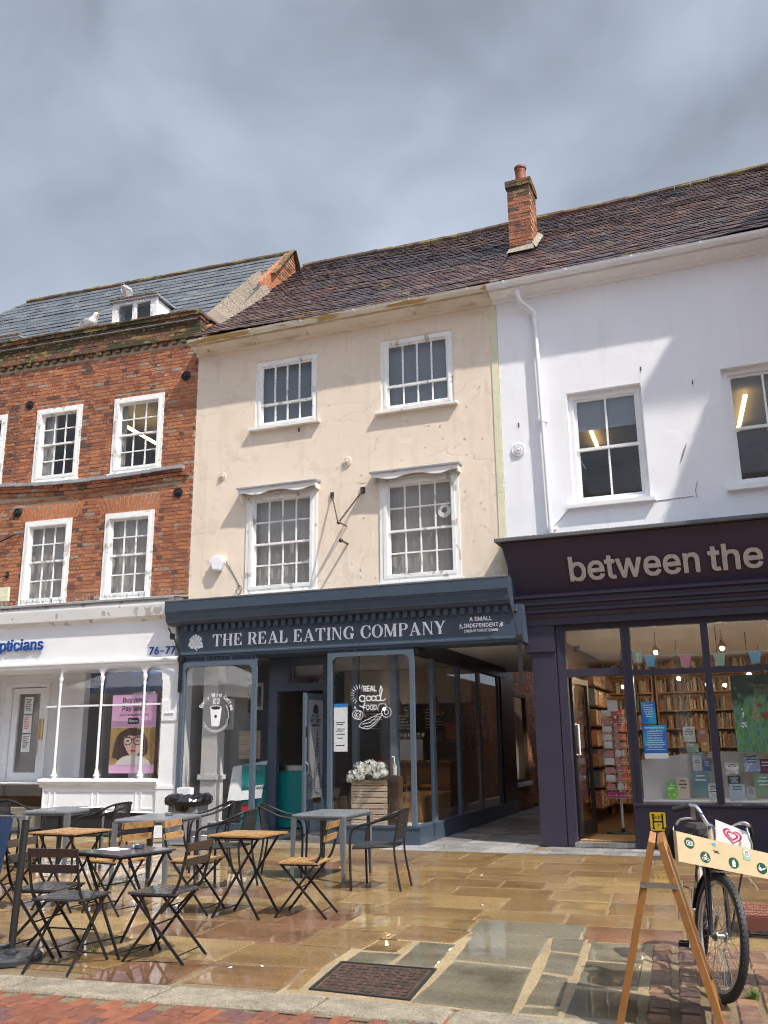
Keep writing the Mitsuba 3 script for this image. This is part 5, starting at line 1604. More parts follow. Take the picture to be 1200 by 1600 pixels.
# cold cabinet, frames, board and cloth in the left window
FZ = thing('cold_cabinet', 'turquoise cold cabinet with white lettering inside the cafe doorway', 'cabinet')
put('body', MB(fr).box(-8.0 + .62, -6.78, .95, 1.5, .12, 1.05), 'teal_paint', FZ)
put('lid', MB(fr).box(-7.40, -6.76, .93, 1.52, 1.05, 1.13), 'steel', FZ)
FZ2 = thing('cold_cabinet', 'turquoise cold cabinet behind the left cafe window with a red label', 'cabinet')
put('body', MB(fr).box(-7.86, -7.43, .62, 1.05, .12, 1.15), 'teal_paint', FZ2)
put('side', MB(fr).box(-7.86, -7.60, .60, .618, .20, 1.12), 'teal_paint', FZ2)
put('label', MB(fr).box(-7.84, -7.67, .592, .60, .40, .52), 'red_print', FZ2)
put('lettering', text_at('ice cream', .07, fr, -7.83, .75, .598, .002, False, 'l'), 'ink', FZ2, kind='stuff')
for k, (x0, x1, z0, z1, yy) in enumerate(((-8.05, -7.72, 2.05, 2.60, 1.14), (-7.68, -7.50, 1.80, 2.25, 1.14), (-8.55, -8.35, 1.75, 2.3, 1.14))):
    PF = thing('picture_frame', ('large dark picture frame on the cafe wall', 'narrow dark picture frame right of the large one', 'white picture frame near the left edge of the cafe window')[k], 'picture')
    mb = MB(fr)
    ring(mb, x0, x1, z0, z1, .035, yy - .03, yy)
    put('frame', mb, 'ink' if k < 2 else 'paper', PF)
    put('mount', MB(fr).box(x0 + .035, x1 - .035, yy - .012, yy - .004, z0 + .035, z1 - .035), 'paper', PF)
    put('picture', MB(fr).box(x0 + .09, x1 - .09, yy - .016, yy - .012, z0 + .10, z1 - .10), 'ink', PF)
put('cardboard_sheet', MB(fr).box(-8.10, -7.68, .9, .91, 1.25, 1.72), 'crate_wood', label='sheet of brown cardboard leaning inside the left cafe window', cat='cardboard')
put('wrapped_chair', MB(fr).add([(-8.1, .55, .55), (-7.45, .55, .62), (-7.45, .75, 1.22), (-8.12, .75, 1.12), (-8.05, .95, .5), (-7.45, .95, .5)], [[0, 1, 2, 3], [3, 2, 5, 4]]), 'paper', label='white cloth draped over furniture inside the left cafe window', cat='cloth')
PIL = put('pale_pilaster', MB(fr).box(-8.52, -8.22, .35, .6, .1, 2.9).box(-8.56, -8.18, .31, .62, .92, 1.0).box(-8.55, -8.19, .32, .61, .1, .25), 'room_white', CI)

# ------------------------------------------------------------------ the covered passage
PS = thing('passage', 'covered passage between the cafe and the bookshop with a brick wall at its far end', 'passage')
put('ceiling', MB(W0).box(-4.48, -2.76, 13.93, 19.55, 3.06, 3.12).box(-4.44, -2.80, 13.49, 13.93, 2.955, 2.99), 'room_white', PS)
put('end_lintel', MB(W0).box(-4.62, -2.70, 19.55, 19.75, 2.98, 4.2), 'pale_stone', PS)
put('right_wall', MB(W0).box(-2.70, -2.60, 14.2, 27, 0, 3.1), 'brown_brick', PS)
put('far_wall', MB(W0).box(-4.7, -2.6, 27, 27.2, 0, 6), 'brown_brick', PS)
bw = Fr(-4.50, 20.26, 90)
hol = [(.04, 1.50, .60, 2.58)]
BWL = put('brick_wall', MB(bw).poly_xz(wall_poly(0, 6.7, 0, 5.2, hol), .008, .3), 'mortar', PS)
brickwork(BWL, bw, 0, 6.7, .02, 3.4, hol, parts=150, seed=9)
mb = MB(bw)
ring(mb, .04, 1.50, .60, 2.58, .08, .0, .08)
wd = put('window', mb, 'dark_wood', PS)
put('pane', quad(bw, .12, 1.42, .05, .68, 2.5), 'glass', wd)
put('backing', quad(bw, .0, 1.5, .25, .6, 2.58), 'room_grey', wd)
put('sill', MB(bw).box(-.02, 1.56, -.06, .05, .52, .60), 'pale_stone', wd)

# ------------------------------------------------------------------ the bookshop front
fr = KF
BS = thing('bookshop_shopfront', 'dark purple bookshop front with a leaning fascia and tall windows', 'shopfront')
# the fascia leans forward
A = [(-.14, 3.665), (-.50, 4.46), (-.47, 4.475), (-.02, 4.475), (-.02, 3.665)]
m = MB(fr)
n = len(A)
v = [(x, y, z) for x in (.13, 5.8) for (y, z) in A]
for k in range(n):
    if k < n:
        pass
v0 = [[.135 - (.115 * (z - 3.665) / .81), y, z] for (y, z) in A]
v1 = [[5.8, y, z] for (y, z) in A]
m.add(v0 + v1, [[k, (k + 1) % n, (k + 1) % n + n] for k in range(n)] + [[k, (k + 1) % n + n, k + n] for k in range(n)] + [[0, 2, 1], [0, 3, 2], [0, 4, 3]])
FS = put('sign_fascia', m, 'sign_purple', BS)
tl = -(.36 / .795)
for i, s in enumerate(('between', 'the lines')):
    m = meshkit.text_mesh(s, .335, .03, True)
    w = np.ptp(m.vertices[:, 0])
    x0, x1 = ((.985, 2.865), (3.01, 4.98))[i]
    mm = text_at(s, .335, fr, x0, 0, 0, .03, True, 'l', sx=(x1 - x0) / w, tilt=tl)
    off = fr.M[:3, :3] @ np.array([0, -.14 + tl * (3.842 - 3.665) - .014, 3.842])
    mm.apply_translation(off)
    put('lettering', mm, 'letter_grey', FS, kind='stuff')
put('ledge', MB(fr).prof_x([(.0, 4.60), (-.58, 4.535), (-.60, 4.52), (-.60, 4.475), (.0, 4.475)], -.06, 5.8), 'dull_ledge', BS)
put('cornice', MB(fr).prof_x([(0, 3.665), (-.30, 3.665), (-.325, 3.645), (-.325, 3.61), (-.27, 3.585), (-.27, 3.55), (-.285, 3.54), (-.285, 3.50), (-.24, 3.48), (-.22, 3.44), (-.24, 3.43), (-.24, 3.385), (-.19, 3.365), (-.15, 3.30), (0, 3.30)], .135, 5.8), 'purple_paint', BS)
put('soffit', MB(fr).box(.14, 5.8, -.16, .06, 3.20, 3.30), 'purple_paint', BS)
put('corbel', MB(fr).box(.235, .70, -.14, .08, 2.80, 3.30), 'purple_paint', BS)
put('pier', MB(fr).box(.33, .70, -.11, .55, .0, 2.80).box(.70, .81, -.06, .10, 0, 3.2).box(.72, .76, -.085, -.05, 0, 3.2), 'purple_paint', BS)
ft = MB(fr).box(.81, .835, -.04, .10, .05, 3.2).box(1.665, 1.72, -.06, .10, 0, 3.2).box(.81, 5.8, -.03, .09, 3.12, 3.2).box(.835, 1.665, -.03, .08, 2.42, 2.53).box(1.72, 5.8, -.03, .08, 2.405, 2.485)
ft.box(1.72, 1.80, -.03, .08, .62, 3.12).box(2.80, 2.90, -.03, .08, .62, 3.12).box(3.95, 4.05, -.03, .08, .62, 3.12)
put('window_frame', ft, 'purple_paint', BS)
put('stallriser', MB(fr).box(1.68, 5.8, -.085, .08, .0, .56).prof_x([(.08, .56), (-.085, .56), (-.125, .575), (-.125, .60), (-.09, .615), (.08, .625)], 1.68, 5.8).box(1.68, 5.8, -.105, -.08, 0, .12), 'purple_paint', BS)
put('fanlight', quad(fr, .835, 1.665, .03, 2.53, 3.12), 'shop_glass', BS)
for a, b in ((1.80, 2.80), (2.90, 3.95), (4.05, 5.6)):
    put('pane', quad(fr, a, b, .03, .62, 2.41), 'shop_glass', BS)
    put('pane', quad(fr, a, b, .03, 2.48, 3.12), 'shop_glass', BS)
# the door stands open against the left-hand wall inside
dk = Fr(*KF.p(.85, .12)[:2], KF.deg + 82)
mb = MB(dk)
ring(mb, 0, .82, .12, 2.42, .09, -.022, .022, wb=.2)
DR = put('door', mb, 'black_paint', BS)
put('pane', quad(dk, .09, .73, 0, .32, 2.33), 'glass', DR)
put('handle', MB(dk).tube([(.05, -.02, 1.28), (.05, -.07, 1.28), (.05, -.07, 1.72), (.05, -.02, 1.72)], .014, 8), 'paper', DR)
put('door_mat', MB(fr).box(.86, 1.66, .06, 1.05, .07, .085), 'coir', label='brown coir mat inside the bookshop doorway', cat='mat')
put('door_step', MB(fr).box(.80, 1.70, -.05, .1, .0, .065), 'grey_paving', BS)
HS = put('hydrant_sign', MB(fr).poly_xz(sbox(1.886, .250, 2.098, .495).buffer(-.015).buffer(.015), -.092, -.0855), 'yellow_print' if False else 'mustard_print', label='yellow hydrant sign with a black H on the bookshop wall', cat='sign')
pr('yellow_print', (0.82, 0.50, 0.014), 0.4)
scene[HS]['bsdf'] = {'type': 'ref', 'id': 'yellow_print'}
put('letter', MB(fr).box(1.918, 1.940, -.094, -.0925, .275, .465).box(2.044, 2.066, -.094, -.0925, .275, .465).box(1.940, 2.044, -.094, -.0925, .360, .380).box(1.910, 1.948, -.094, -.0925, .455, .470).box(2.036, 2.074, -.094, -.0925, .455, .470).box(1.910, 1.948, -.094, -.0925, .270, .285).box(2.036, 2.074, -.094, -.0925, .270, .285), 'ink', HS)
put('lettering', text_at('200', .045, fr, 1.992, .405, -.0925, .0015, True, 'c'), 'ink', HS, kind='stuff')
put('lettering', text_at('7', .045, fr, 1.992, .295, -.0925, .0015, True, 'c'), 'ink', HS, kind='stuff')
# iron straps hanging at the ends of the cafe fascia
put('iron_strap', MB(W0).box(-2.83, -2.77, 13.28, 13.30, 2.30, 3.0).tube([(-2.93, 13.2, 3.7), (-2.80, 13.27, 3.0)], .01, 5).box(-2.85, -2.75, 13.26, 13.32, 2.95, 3.03), 'dark_iron', label='rusty iron strap hanging between the cafe and bookshop fascias', cat='bracket')
put('iron_bracket', MB(W0).box(-8.755, -8.70, 13.36, 13.40, 2.36, 2.93).tube([(-8.90, 13.2, 3.46), (-8.82, 13.3, 3.25), (-8.73, 13.38, 2.95)], .014, 5).box(-8.78, -8.68, 13.36, 13.44, 2.88, 2.96).box(-8.87, -8.82, 13.22, 13.30, 3.26, 3.36), 'black_paint', label='black iron bracket hanging at the left end of the cafe fascia', cat='bracket')
# ------------------------------------------------------------------ inside the bookshop
fr = KF
BI = thing('bookshop_interior', 'warmly lit bookshop interior behind the glass', 'room', kind='structure')
put('floor', MB(fr).box(.4, 5.8, .04, 6.2, .0, .065), 'dark_wood', BI)
put('ceiling', MB(fr).box(.4, 5.8, .10, 6.2, 3.16, 3.2), 'room_white', BI)
put('back_wall', MB(fr).box(.4, 5.8, 6.0, 6.1, 0, 3.2), 'warm_wood', BI)
put('left_wall', MB(fr).box(.40, .48, .55, 6.2, 0, 3.2), 'dark_wood', BI)
put('right_wall', MB(fr).box(5.7, 5.8, .1, 6.2, 0, 3.2), 'warm_wood', BI)
put('window_bed', MB(fr).box(1.76, 5.7, .06, .95, .60, .64), 'room_white', BI)
put('window_back', MB(fr).add([(1.80, .20, .64), (2.55, .92, .64), (2.55, .92, 1.30), (1.80, .20, 1.20)], [[0, 1, 2, 3]]).box(2.55, 5.7, .92, .95, .64, 1.30), 'room_white', BI)
pr('book_spines', lambda p, n, uv: mix(mix(mix((0.30, 0.13, 0.07), (0.09, 0.11, 0.14), smoothstep(0.4, 0.5, uv.x)), (0.42, 0.36, 0.26), smoothstep(0.68, 0.72, uv.y)), (0.16, 0.09, 0.06), smoothstep(0.78, 0.80, uv.x)) * (0.6 + 0.8 * noise(p.x * 70, p.y * 70, p.z * 22)), 0.5)
mb, bk = MB(fr), MB(fr)
r = np.random.default_rng(31)
for x0 in (.55, 1.6, 2.65, 3.7, 4.75):
    mb.box(x0, x0 + .03, 5.6, 6.0, 0, 2.9).box(x0 + .97, x0 + 1.0, 5.6, 6.0, 0, 2.9)
    for z in np.arange(.25, 2.9, .36):
        mb.box(x0 + .03, x0 + .97, 5.6, 6.0, z, z + .025)
        x = x0 + .035
        while x < x0 + .94:
            w, h = r.uniform(.015, .045), r.uniform(.18, .30)
            if r.random() < .9:
                bk.box(x, x + w - .002, 5.68 + r.uniform(-.03, .03), 5.95, z + .025, z + .025 + h)
            x += w
put('bookcases', mb, 'warm_wood', BI)
put('shelved_books', bk, 'book_spines', label='rows of books on the back shelves of the bookshop', cat='books', kind='stuff')
mb, bk = MB(fr), MB(fr)
for z in np.arange(.3, 2.6, .36):
    mb.box(.48, .75, 3.2, 5.5, z, z + .025)
    y = 3.25
    while y < 5.4:
        w, h = r.uniform(.015, .05), r.uniform(.18, .30)
        bk.box(.52, .72, y, y + w - .002, z + .025, z + .025 + h)
        y += w
put('side_shelves', mb, 'dark_wood', BI)
put('side_books', bk, 'book_spines', label='rows of books along the left wall of the bookshop', cat='books', kind='stuff')
k = 0
for (x, y, z) in ((2.05, 1.2, 2.86), (3.05, 1.25, 2.88), (1.35, 2.6, 2.70), (2.3, 2.2, 2.5), (2.7, 3.2, 2.45), (3.4, 1.8, 2.5), (3.0, 2.8, 2.4), (4.0, 2.4, 2.5), (1.15, 4.0, 2.5), (3.6, 3.8, 2.3)):
    L = thing('spot_lamp', 'small warm ceiling spot glowing inside the bookshop', 'lamp', 'ceiling spots in the bookshop')
    lamp('bulb', xf(trimesh.creation.icosphere(subdivisions=1, radius=.034), KF.M @ trimesh.transformations.translation_matrix([x, y, z - .02])), (120, 92, 56), L)
    put('shade', xf(lathe([(.05, .0), (.075, -.005), (.03, .06), (.01, .09)], 12, False), KF.M @ trimesh.transformations.translation_matrix([x, y, z + .008])), 'brass', L)
    put('cord', MB(fr).tube([(x, y, z + .08), (x, y, 3.16)], .006, 5), 'ink', L)
CL = thing('copper_lamp', 'flat copper drum lamp hanging in the bookshop window', 'lamp')
put('drum', xf(lathe([(.12, 0), (.14, .01), (.14, .09), (.12, .10)], 20), KF.M @ trimesh.transformations.translation_matrix([2.98, .8, 2.62])), 'terracotta', CL, smooth=40)
put('cord', MB(fr).tube([(2.98, .8, 2.72), (2.98, .8, 3.16)], .005, 5), 'ink', CL)
# bunting across the upper panes
pr('cloth_blue', (0.16, 0.38, 0.50), 0.8)
pr('cloth_pink', (0.60, 0.24, 0.29), 0.8)
pr('cloth_green', (0.36, 0.52, 0.38), 0.8)
for k, (x, c) in enumerate(((2.05, 'blue'), (2.55, 'pink'), (3.02, 'green'), (3.50, 'blue'), (3.98, 'pink'))):
    zt = 2.70 - .04 * math.sin((x - 1.7) * 1.3) + .02
    F = thing('bunting_flag', ('pale blue bunting flag nearest the bookshop door', 'pink bunting flag in the bookshop window', 'green bunting flag in the bookshop window', 'blue bunting flag above the flower board', 'pink bunting flag beyond the flower board')[k], 'bunting')
    put('cloth', MB(fr).add([(x - .085, .16, zt), (x + .085, .16, zt), (x + .055, .15, zt - .17), (x - .055, .15, zt - .17), (x - .085, .163, zt), (x + .085, .163, zt), (x + .055, .153, zt - .17), (x - .055, .153, zt - .17)], [[0, 1, 2, 3], [4, 7, 6, 5]]), 'cloth_' + c, F)
put('bunting_string', MB(fr).tube([(x, .16, 2.725 - .04 * math.sin((x - 1.7) * 1.3)) for x in np.linspace(1.75, 4.3, 20)], .004, 5), 'paper', label='white string of the bunting inside the bookshop window', cat='string')
ES = put('exit_sign', MB(fr).box(1.80, 1.93, .20, .205, 2.60, 2.78), 'cloth_green', label='small green exit sign hanging inside the bookshop window', cat='sign')
put('arrow', MB(fr).poly_xz(Polygon([(1.865, 2.76), (1.90, 2.71), (1.875, 2.71), (1.875, 2.63), (1.855, 2.63), (1.855, 2.71), (1.83, 2.71)]), .196, .199), 'paper', ES)
put('dome_camera', trimesh.util.concatenate([xf(trimesh.creation.icosphere(subdivisions=2, radius=.045), KF.M @ trimesh.transformations.translation_matrix([.95, .3, 2.86])), MB(fr).box(.91, .99, .29, .36, 2.87, 2.91).mesh()[0]]), 'ink', label='black dome camera behind the glass over the bookshop door', cat='camera')
# blue notices on the glass
pr('azure_print', lambda p, n, uv: mix((0.015, 0.16, 0.52), (0.02, 0.36, 0.58), smoothstep(0.3, 0.8, noise(p.x * 5, p.z * 9))), 0.4)
for k, (x0, x1, z0, z1, n) in enumerate(((1.875, 2.075, 1.71, 2.02, 6), (1.87, 2.20, 1.22, 1.69, 9))):
    N = thing('blue_notice', ('smaller blue notice on the bookshop glass above the larger one', 'larger blue notice with white lines of print on the bookshop glass')[k], 'notice')
    put('sheet', MB(fr).box(x0, x1, .036, .038, z0, z1), 'azure_print', N)
    if k:
        put('footer', MB(fr).box(x0, x1, .034, .0355, z0, z0 + .075), 'paper', N)
        put('lettering', text_at('between the lines', .030, fr, (x0 + x1) / 2, z1 - .05, .0355, .0015, True, 'c', sx=.8), 'paper', N, kind='stuff')
    mb = MB(fr)
    for q in range(n):
        z = z1 - (.09 if k else .05) - q * .032
        w = (x1 - x0) * r.uniform(.25, .42)
        mb.box((x0 + x1) / 2 - w, (x0 + x1) / 2 + w, .034, .0355, z, z + .009)
    put('print', mb, 'paper', N)
# the painted flower board
pr('meadow_print', lambda p, n, uv: mix(mix(mix((0.07, 0.20, 0.10), (0.16, 0.36, 0.10), smoothstep(0.35, 0.65, fbm(p.x * 60 + 3 * noise(p.z * 6, p.x * 6), 0, p.z * 9, 3))), (0.12, 0.30, 0.24), smoothstep(0.45, 0.7, fbm(p.x * 26, 3, p.z * 18, 3))), (0.030, 0.055, 0.035), smoothstep(1.95, 2.15, p.z + 0.5 * fbm(p.x * 14, 1, p.z * 5, 3) - 0.25)), 0.5)
MBD = put('flower_board', MB(fr).box(3.13, 4.0, .34, .36, 1.30, 2.38), 'meadow_print', label='green printed board of a flower meadow in the bookshop window', cat='board')
for (x, z, c, n) in ((3.42, 1.86, 'cloth_pink', 26), (3.62, 1.55, 'cloth_pink', 20), (3.25, 1.75, 'petal', 14), (3.75, 1.60, 'cloth_pink', 22)):
    mb = MB(fr)
    for q in range(n):
        a, t = r.uniform(0, 6.28), r.uniform(0, 1)
        mb.poly_xz(Point(x + .035 * (1 - t) * math.cos(a), z - .12 + .30 * t).buffer(.012, quad_segs=2), .3365, .339)
    put('flower_spike', mb, c, MBD)
for (x, z, R) in ((3.55, 1.80, .055), (3.66, 1.93, .06), (3.49, 1.95, .03), (3.80, 1.83, .05)):
    P = unary_union([affinity.rotate(affinity.translate(affinity.scale(Point(0, 0).buffer(1), R * .55, R * .3), R * .5, 0), a, origin=(0, 0)) for a in range(0, 360, 45)])
    put('poppy', MB(fr).poly_xz(affinity.translate(P, x, z), .336, .339), 'terracotta', MBD)
for k, s in enumerate(('The restoration', 'of the two', 'homes')):
    put('lettering', text_at(s, .042, fr, 3.57, 2.21 - k * .075, .339, .0015, False, 'c'), 'mustard_print', MBD, kind='stuff')
# books and cards on show
BK = [('green paperback at the left of the bookshop window bed', 2.19, .655, .125, .22, .30, (0.10, 0.42, 0.02)), ('cream framed print next to the green paperback', 2.34, .655, .17, .30, .34, (0.55, 0.45, 0.36)),
      ('tall teal book beside the framed print', 2.58, .66, .24, .37, .55, (0.12, 0.26, 0.28)), ('pale grey green card in front of the teal book', 2.755, .65, .14, .22, .28, (0.50, 0.56, 0.52)),
      ('white picture card on the stand', 2.545, 1.02, .125, .20, .70, (0.55, 0.55, 0.58)), ('small blue book beside the white picture card', 2.68, 1.03, .11, .16, .70, (0.08, 0.13, 0.30)),
      ('green bird card on the upper row', 2.50, 1.30, .17, .13, .70, (0.20, 0.30, 0.22)), ('teal cat card on the row below', 2.55, 1.16, .20, .14, .72, (0.16, 0.28, 0.27)), ('yellow bird card beside the green one', 2.68, 1.31, .12, .14, .71, (0.48, 0.28, 0.06)),
      ('white dog card at the top of the stand', 2.47, 1.45, .17, .22, .70, (0.50, 0.53, 0.45)), ('orange animal card at the top right of the stand', 2.655, 1.455, .15, .18, .72, (0.42, 0.17, 0.10)), ('brown striped card under the yellow one', 2.735, 1.14, .14, .18, .74, (0.22, 0.17, 0.10)),
      ('grey photograph book in the second bookshop window', 3.03, 1.0, .18, .15, .42, (0.42, 0.42, 0.42)), ('dark book with three white circles', 3.04, .80, .17, .17, .44, (0.03, 0.04, 0.045)), ('pale blue patterned card in the second window', 3.07, .655, .21, .21, .30, (0.36, 0.46, 0.50)),
      ('blue and white landscape book', 3.30, 1.03, .21, .25, .50, (0.28, 0.34, 0.52)), ('wine red book with tree branches', 3.50, .93, .22, .27, .52, (0.16, 0.04, 0.08)), ('green landscape book in the second window', 3.42, .70, .24, .30, .40, (0.16, 0.30, 0.18)), ('turquoise book by the window edge', 3.62, .66, .19, .24, .28, (0.06, 0.40, 0.34)),
      ('small black and white card on the window bed', 3.25, .655, .12, .17, .32, (0.35, 0.36, 0.38)), ('small red book on the second window display', 3.72, 1.02, .16, .22, .55, (0.35, 0.03, 0.04))]
for k, (s, x, z, w, h, y, c) in enumerate(BK):
    pr(f'cover_{k}', lambda p, n, uv, c=c, k=k: mix(c, tuple(min(.7, q * 1.6 + .03) for q in c), smoothstep(0.45, 0.6, fbm(p.x * 24 + k, p.y, p.z * 24, 2))), .45) if k % 3 == 0 else pr(f'cover_{k}', c, .45)
    b = thing('shop_book', s, 'book')
    lean = .10
    v = boxv(x - w / 2, x + w / 2, y, y + .018, z, z + h)
    v[:, 1] += (v[:, 2] - z) * lean
    put('cover', MB(fr).add(v, BOXF), f'cover_{k}', b)
    mb = MB(fr)
    for q in range(2 + k % 2):
        zz = z + h * (.80 - .16 * q)
        ww = w * r.uniform(.2, .36)
        u = boxv(x - ww, x + ww, y - .0022, y - .0006, zz, zz + h * .055)
        u[:, 1] += (u[:, 2] - z) * lean
        mb.add(u, BOXF)
    put('print', mb, 'paper' if sum(c) < 1 else 'ink', b)
# the card spinner by the door
CSP = thing('card_spinner', 'tall white wire card spinner inside the bookshop doorway', 'card rack')
cxk, cyk = 1.33, 1.25
put('pole', MB(fr).tube([(cxk, cyk, .10), (cxk, cyk, 2.05)], .02, 8), 'paper', CSP)
put('foot', xf(lathe([(.26, .07), (.25, .10), (.03, .11), (.03, .16)], 20), KF.M @ trimesh.transformations.translation_matrix([cxk, cyk, 0])), 'ink', CSP)
put('sign_card', MB(fr).box(cxk - .08, cxk + .08, cyk - .22, cyk - .215, 1.93, 2.10), 'paper', CSP)
pr('card_cerise', (0.52, 0.05, 0.20), .5)
pr('card_rose', (0.55, 0.24, 0.24), .5)
pr('card_orange', (0.58, 0.13, 0.035), .5)
pr('card_kraft', (0.34, 0.23, 0.14), .6)
cols = ('cerise', 'paper', 'rose', 'kraft', 'orange', 'rose')
mb = MB(fr)
for face, (ang, cc) in enumerate(((-8, ('rose', 'paper', 'cerise', 'paper', 'rose')), (-75, ('cerise', 'paper', 'rose')), (58, ('kraft', 'orange', 'kraft', 'orange')))):
    a = math.radians(ang)
    ux, uy = math.cos(a), math.sin(a)
    ox, oy = cxk + math.sin(a) * .20, cyk - math.cos(a) * .20
    for row in range(11):
        z = .62 + row * .125
        for sl in (-1, 1) if face == 0 else (-1, 0, 1)[:2] if face == 1 else (-1, 1):
            c = cc[int(r.integers(len(cc)))]
            xx = sl * .085
            v = []
            w, h = r.uniform(.125, .155), r.uniform(.075, .105)
            for (p, q) in ((xx - w / 2, 0), (xx + w / 2, 0), (xx + w / 2, h), (xx - w / 2, h)):
                v.append((ox + ux * p + uy * 0, oy + uy * p + q * .12, z + q))
            V = np.array(v)
            V2 = V + np.array([-math.sin(a), math.cos(a), 0]) * .004
            cname = {'cerise': 'cerise', 'paper': 'white', 'rose': 'rose pink', 'kraft': 'brown', 'orange': 'orange'}[c]
            put('greeting_card', MB(fr).add(np.vstack([V, V2]), [[0, 1, 2, 3], [4, 7, 6, 5], [0, 4, 5, 1], [1, 5, 6, 2], [2, 6, 7, 3], [3, 7, 4, 0]]), 'paper' if c == 'paper' else 'card_' + c,
                label=f'{cname} greeting card held in the card spinner', cat='greeting card', group=f'{cname} cards in the spinner')
        p0, p1 = -.17, .17
        mb.tube([(ox + ux * p0, oy + uy * p0 - .012, z + .03), (ox + ux * p1, oy + uy * p1 - .012, z + .03)], .003, 4)
        mb.tube([(ox + ux * p0, oy + uy * p0, z - .004), (ox + ux * p1, oy + uy * p1, z - .004)], .003, 4)
put('wire_pockets', mb, 'paper', CSP)

# ------------------------------------------------------------------ the other side of the street, which the glass mirrors, and an invented house placed to cast shadows
OPP = -10.0
of = Fr(0, OPP, 180)          # X runs to the west, Z up, Y away from the street


def opposite(name, label, x0, x1, eave, ridge, wallmat, sign, sx, smat):
    """x0 < x1 in world metres along the street; the front faces north"""
    H = thing(name, label, 'building')
    a, b = -x1, -x0
    hol, n = [], max(2, int((b - a) / 2.3))
    for k in range(n):
        c = a + (b - a) * (k + .5) / n
        hol += [(c - .55, c + .55, 6.0, 7.7), (c - .55, c + .55, 8.6, 9.9)] if eave > 10 else [(c - .55, c + .55, 6.0, 7.5)]
    put('wall', MB(of).poly_xz(wall_poly(a, b, 4.75 + .85, eave, hol), 0, .3), wallmat, H)
    put('fascia', MB(of).box(a, b, -.12, .3, 4.75, 5.6).box(a, b, -.25, .3, 5.6, 5.75).box(a, b, -.2, .3, 4.62, 4.75), 'pale_stone', H)
    put('roof', MB(of).prof_x([(-.3, eave), (4.5, ridge), (9.3, eave)], a, b), 'clay_tile', H)
    for k, h in enumerate(hol):
        mb = MB(of)
        ring(mb, *h, .08, .05, .12)
        w = put('window', mb, 'white_paint', H)
        put('pane', quad(of, h[0], h[1], .09, h[2], h[3]), 'blue_blind', w)
    mb = MB(of)
    n = max(2, int((b - a) / 3.2))
    for k in range(n + 1):
        c = a + (b - a) * k / n
        mb.box(c - .3, c + .3, -.10, .3, 0, 4.62)
    put('pilasters', mb, 'pale_stone', H)
    put('shop_window', quad(of, a, b, .1, 0, 4.62), 'shop_glass', H)
    put('shop_room', MB(of).box(a, b, 2.5, 2.6, 0, 4.62).box(a, b, .3, 2.5, 4.60, 4.70), 'room_grey', H)
    if sign:
        put('lettering', text_at(sign, .52, of, -sx, 4.93, -.13, .02, False, 'c'), smat, H, kind='stuff')
    return H


opposite('bank_building', 'pale stone bank across the street, seen only as a reflection', -6.5, 9, 10.6, 13.2, 'pale_stone', 'Santander', -1.2, 'red_print')
opposite('stationer_building', 'pale rendered stationer across the street, seen only as a reflection', -17.2, -6.5, 10.2, 13.6, 'cream_render', 'WHSmith', -13.6, 'letter_blue')
opposite('jeweller_building', 'brick jeweller across the street, seen only as a reflection', -32, -17.2, 9.4, 12.6, 'brown_brick', 'H.SAMUEL', -21.6, 'dark_wood')
GZ = thing('market_gazebo', 'white market gazebo in the street, seen only as a reflection', 'gazebo')
gx, gy, gs = -13.9, 4.6, 2.0
put('canopy', MB(W0).add([(gx - gs, gy - gs, 3.0), (gx + gs, gy - gs, 3.0), (gx + gs, gy + gs, 3.0), (gx - gs, gy + gs, 3.0), (gx, gy, 4.1)], [[0, 1, 4], [1, 2, 4], [2, 3, 4], [3, 0, 4]]), 'paper', GZ)
put('valance', MB(W0).box(gx - gs, gx + gs, gy - gs, gy - gs + .01, 2.7, 3.0).box(gx - gs, gx + gs, gy + gs - .01, gy + gs, 2.7, 3.0).box(gx - gs, gx - gs + .01, gy - gs, gy + gs, 2.7, 3.0).box(gx + gs - .01, gx + gs, gy - gs, gy + gs, 2.7, 3.0), 'paper', GZ)
for sx_ in (-1, 1):
    for sy_ in (-1, 1):
        put('leg', MB(W0).box(gx + sx_ * (gs - .05) - .02, gx + sx_ * (gs - .05) + .02, gy + sy_ * (gs - .05) - .02, gy + sy_ * (gs - .05) + .02, 0, 3.0), 'steel', GZ)
ND = thing('next_door_house', 'invented unseen house right of the white house, added to cast shadow on it', 'house')
put('wall', MB(KF).box(6.8, 14, .05, 6, 0, 13.2), 'brick', ND)
put('eaves', MB(KF).box(6.74, 14, -2.15, 6, 13.25, 13.5), 'white_paint', ND)  # made-up slab, set to shade the upper right of the white wall
v = [(x, y, z) for x in (6.3, 13) for (y, z) in ((.04, 0), (-2.3, 0), (-2.3, 9.68), (-.90, 12.08), (.04, 12.08))]
put('wing', MB(KF).add(v, [[0, 1, 2, 3], [0, 3, 4, 4], [5, 8, 7, 6], [5, 9, 8, 8], [1, 6, 7, 2], [2, 7, 8, 3], [3, 8, 9, 4]]), 'brick', ND)  # made-up block, raked to give the slanting shadow edge
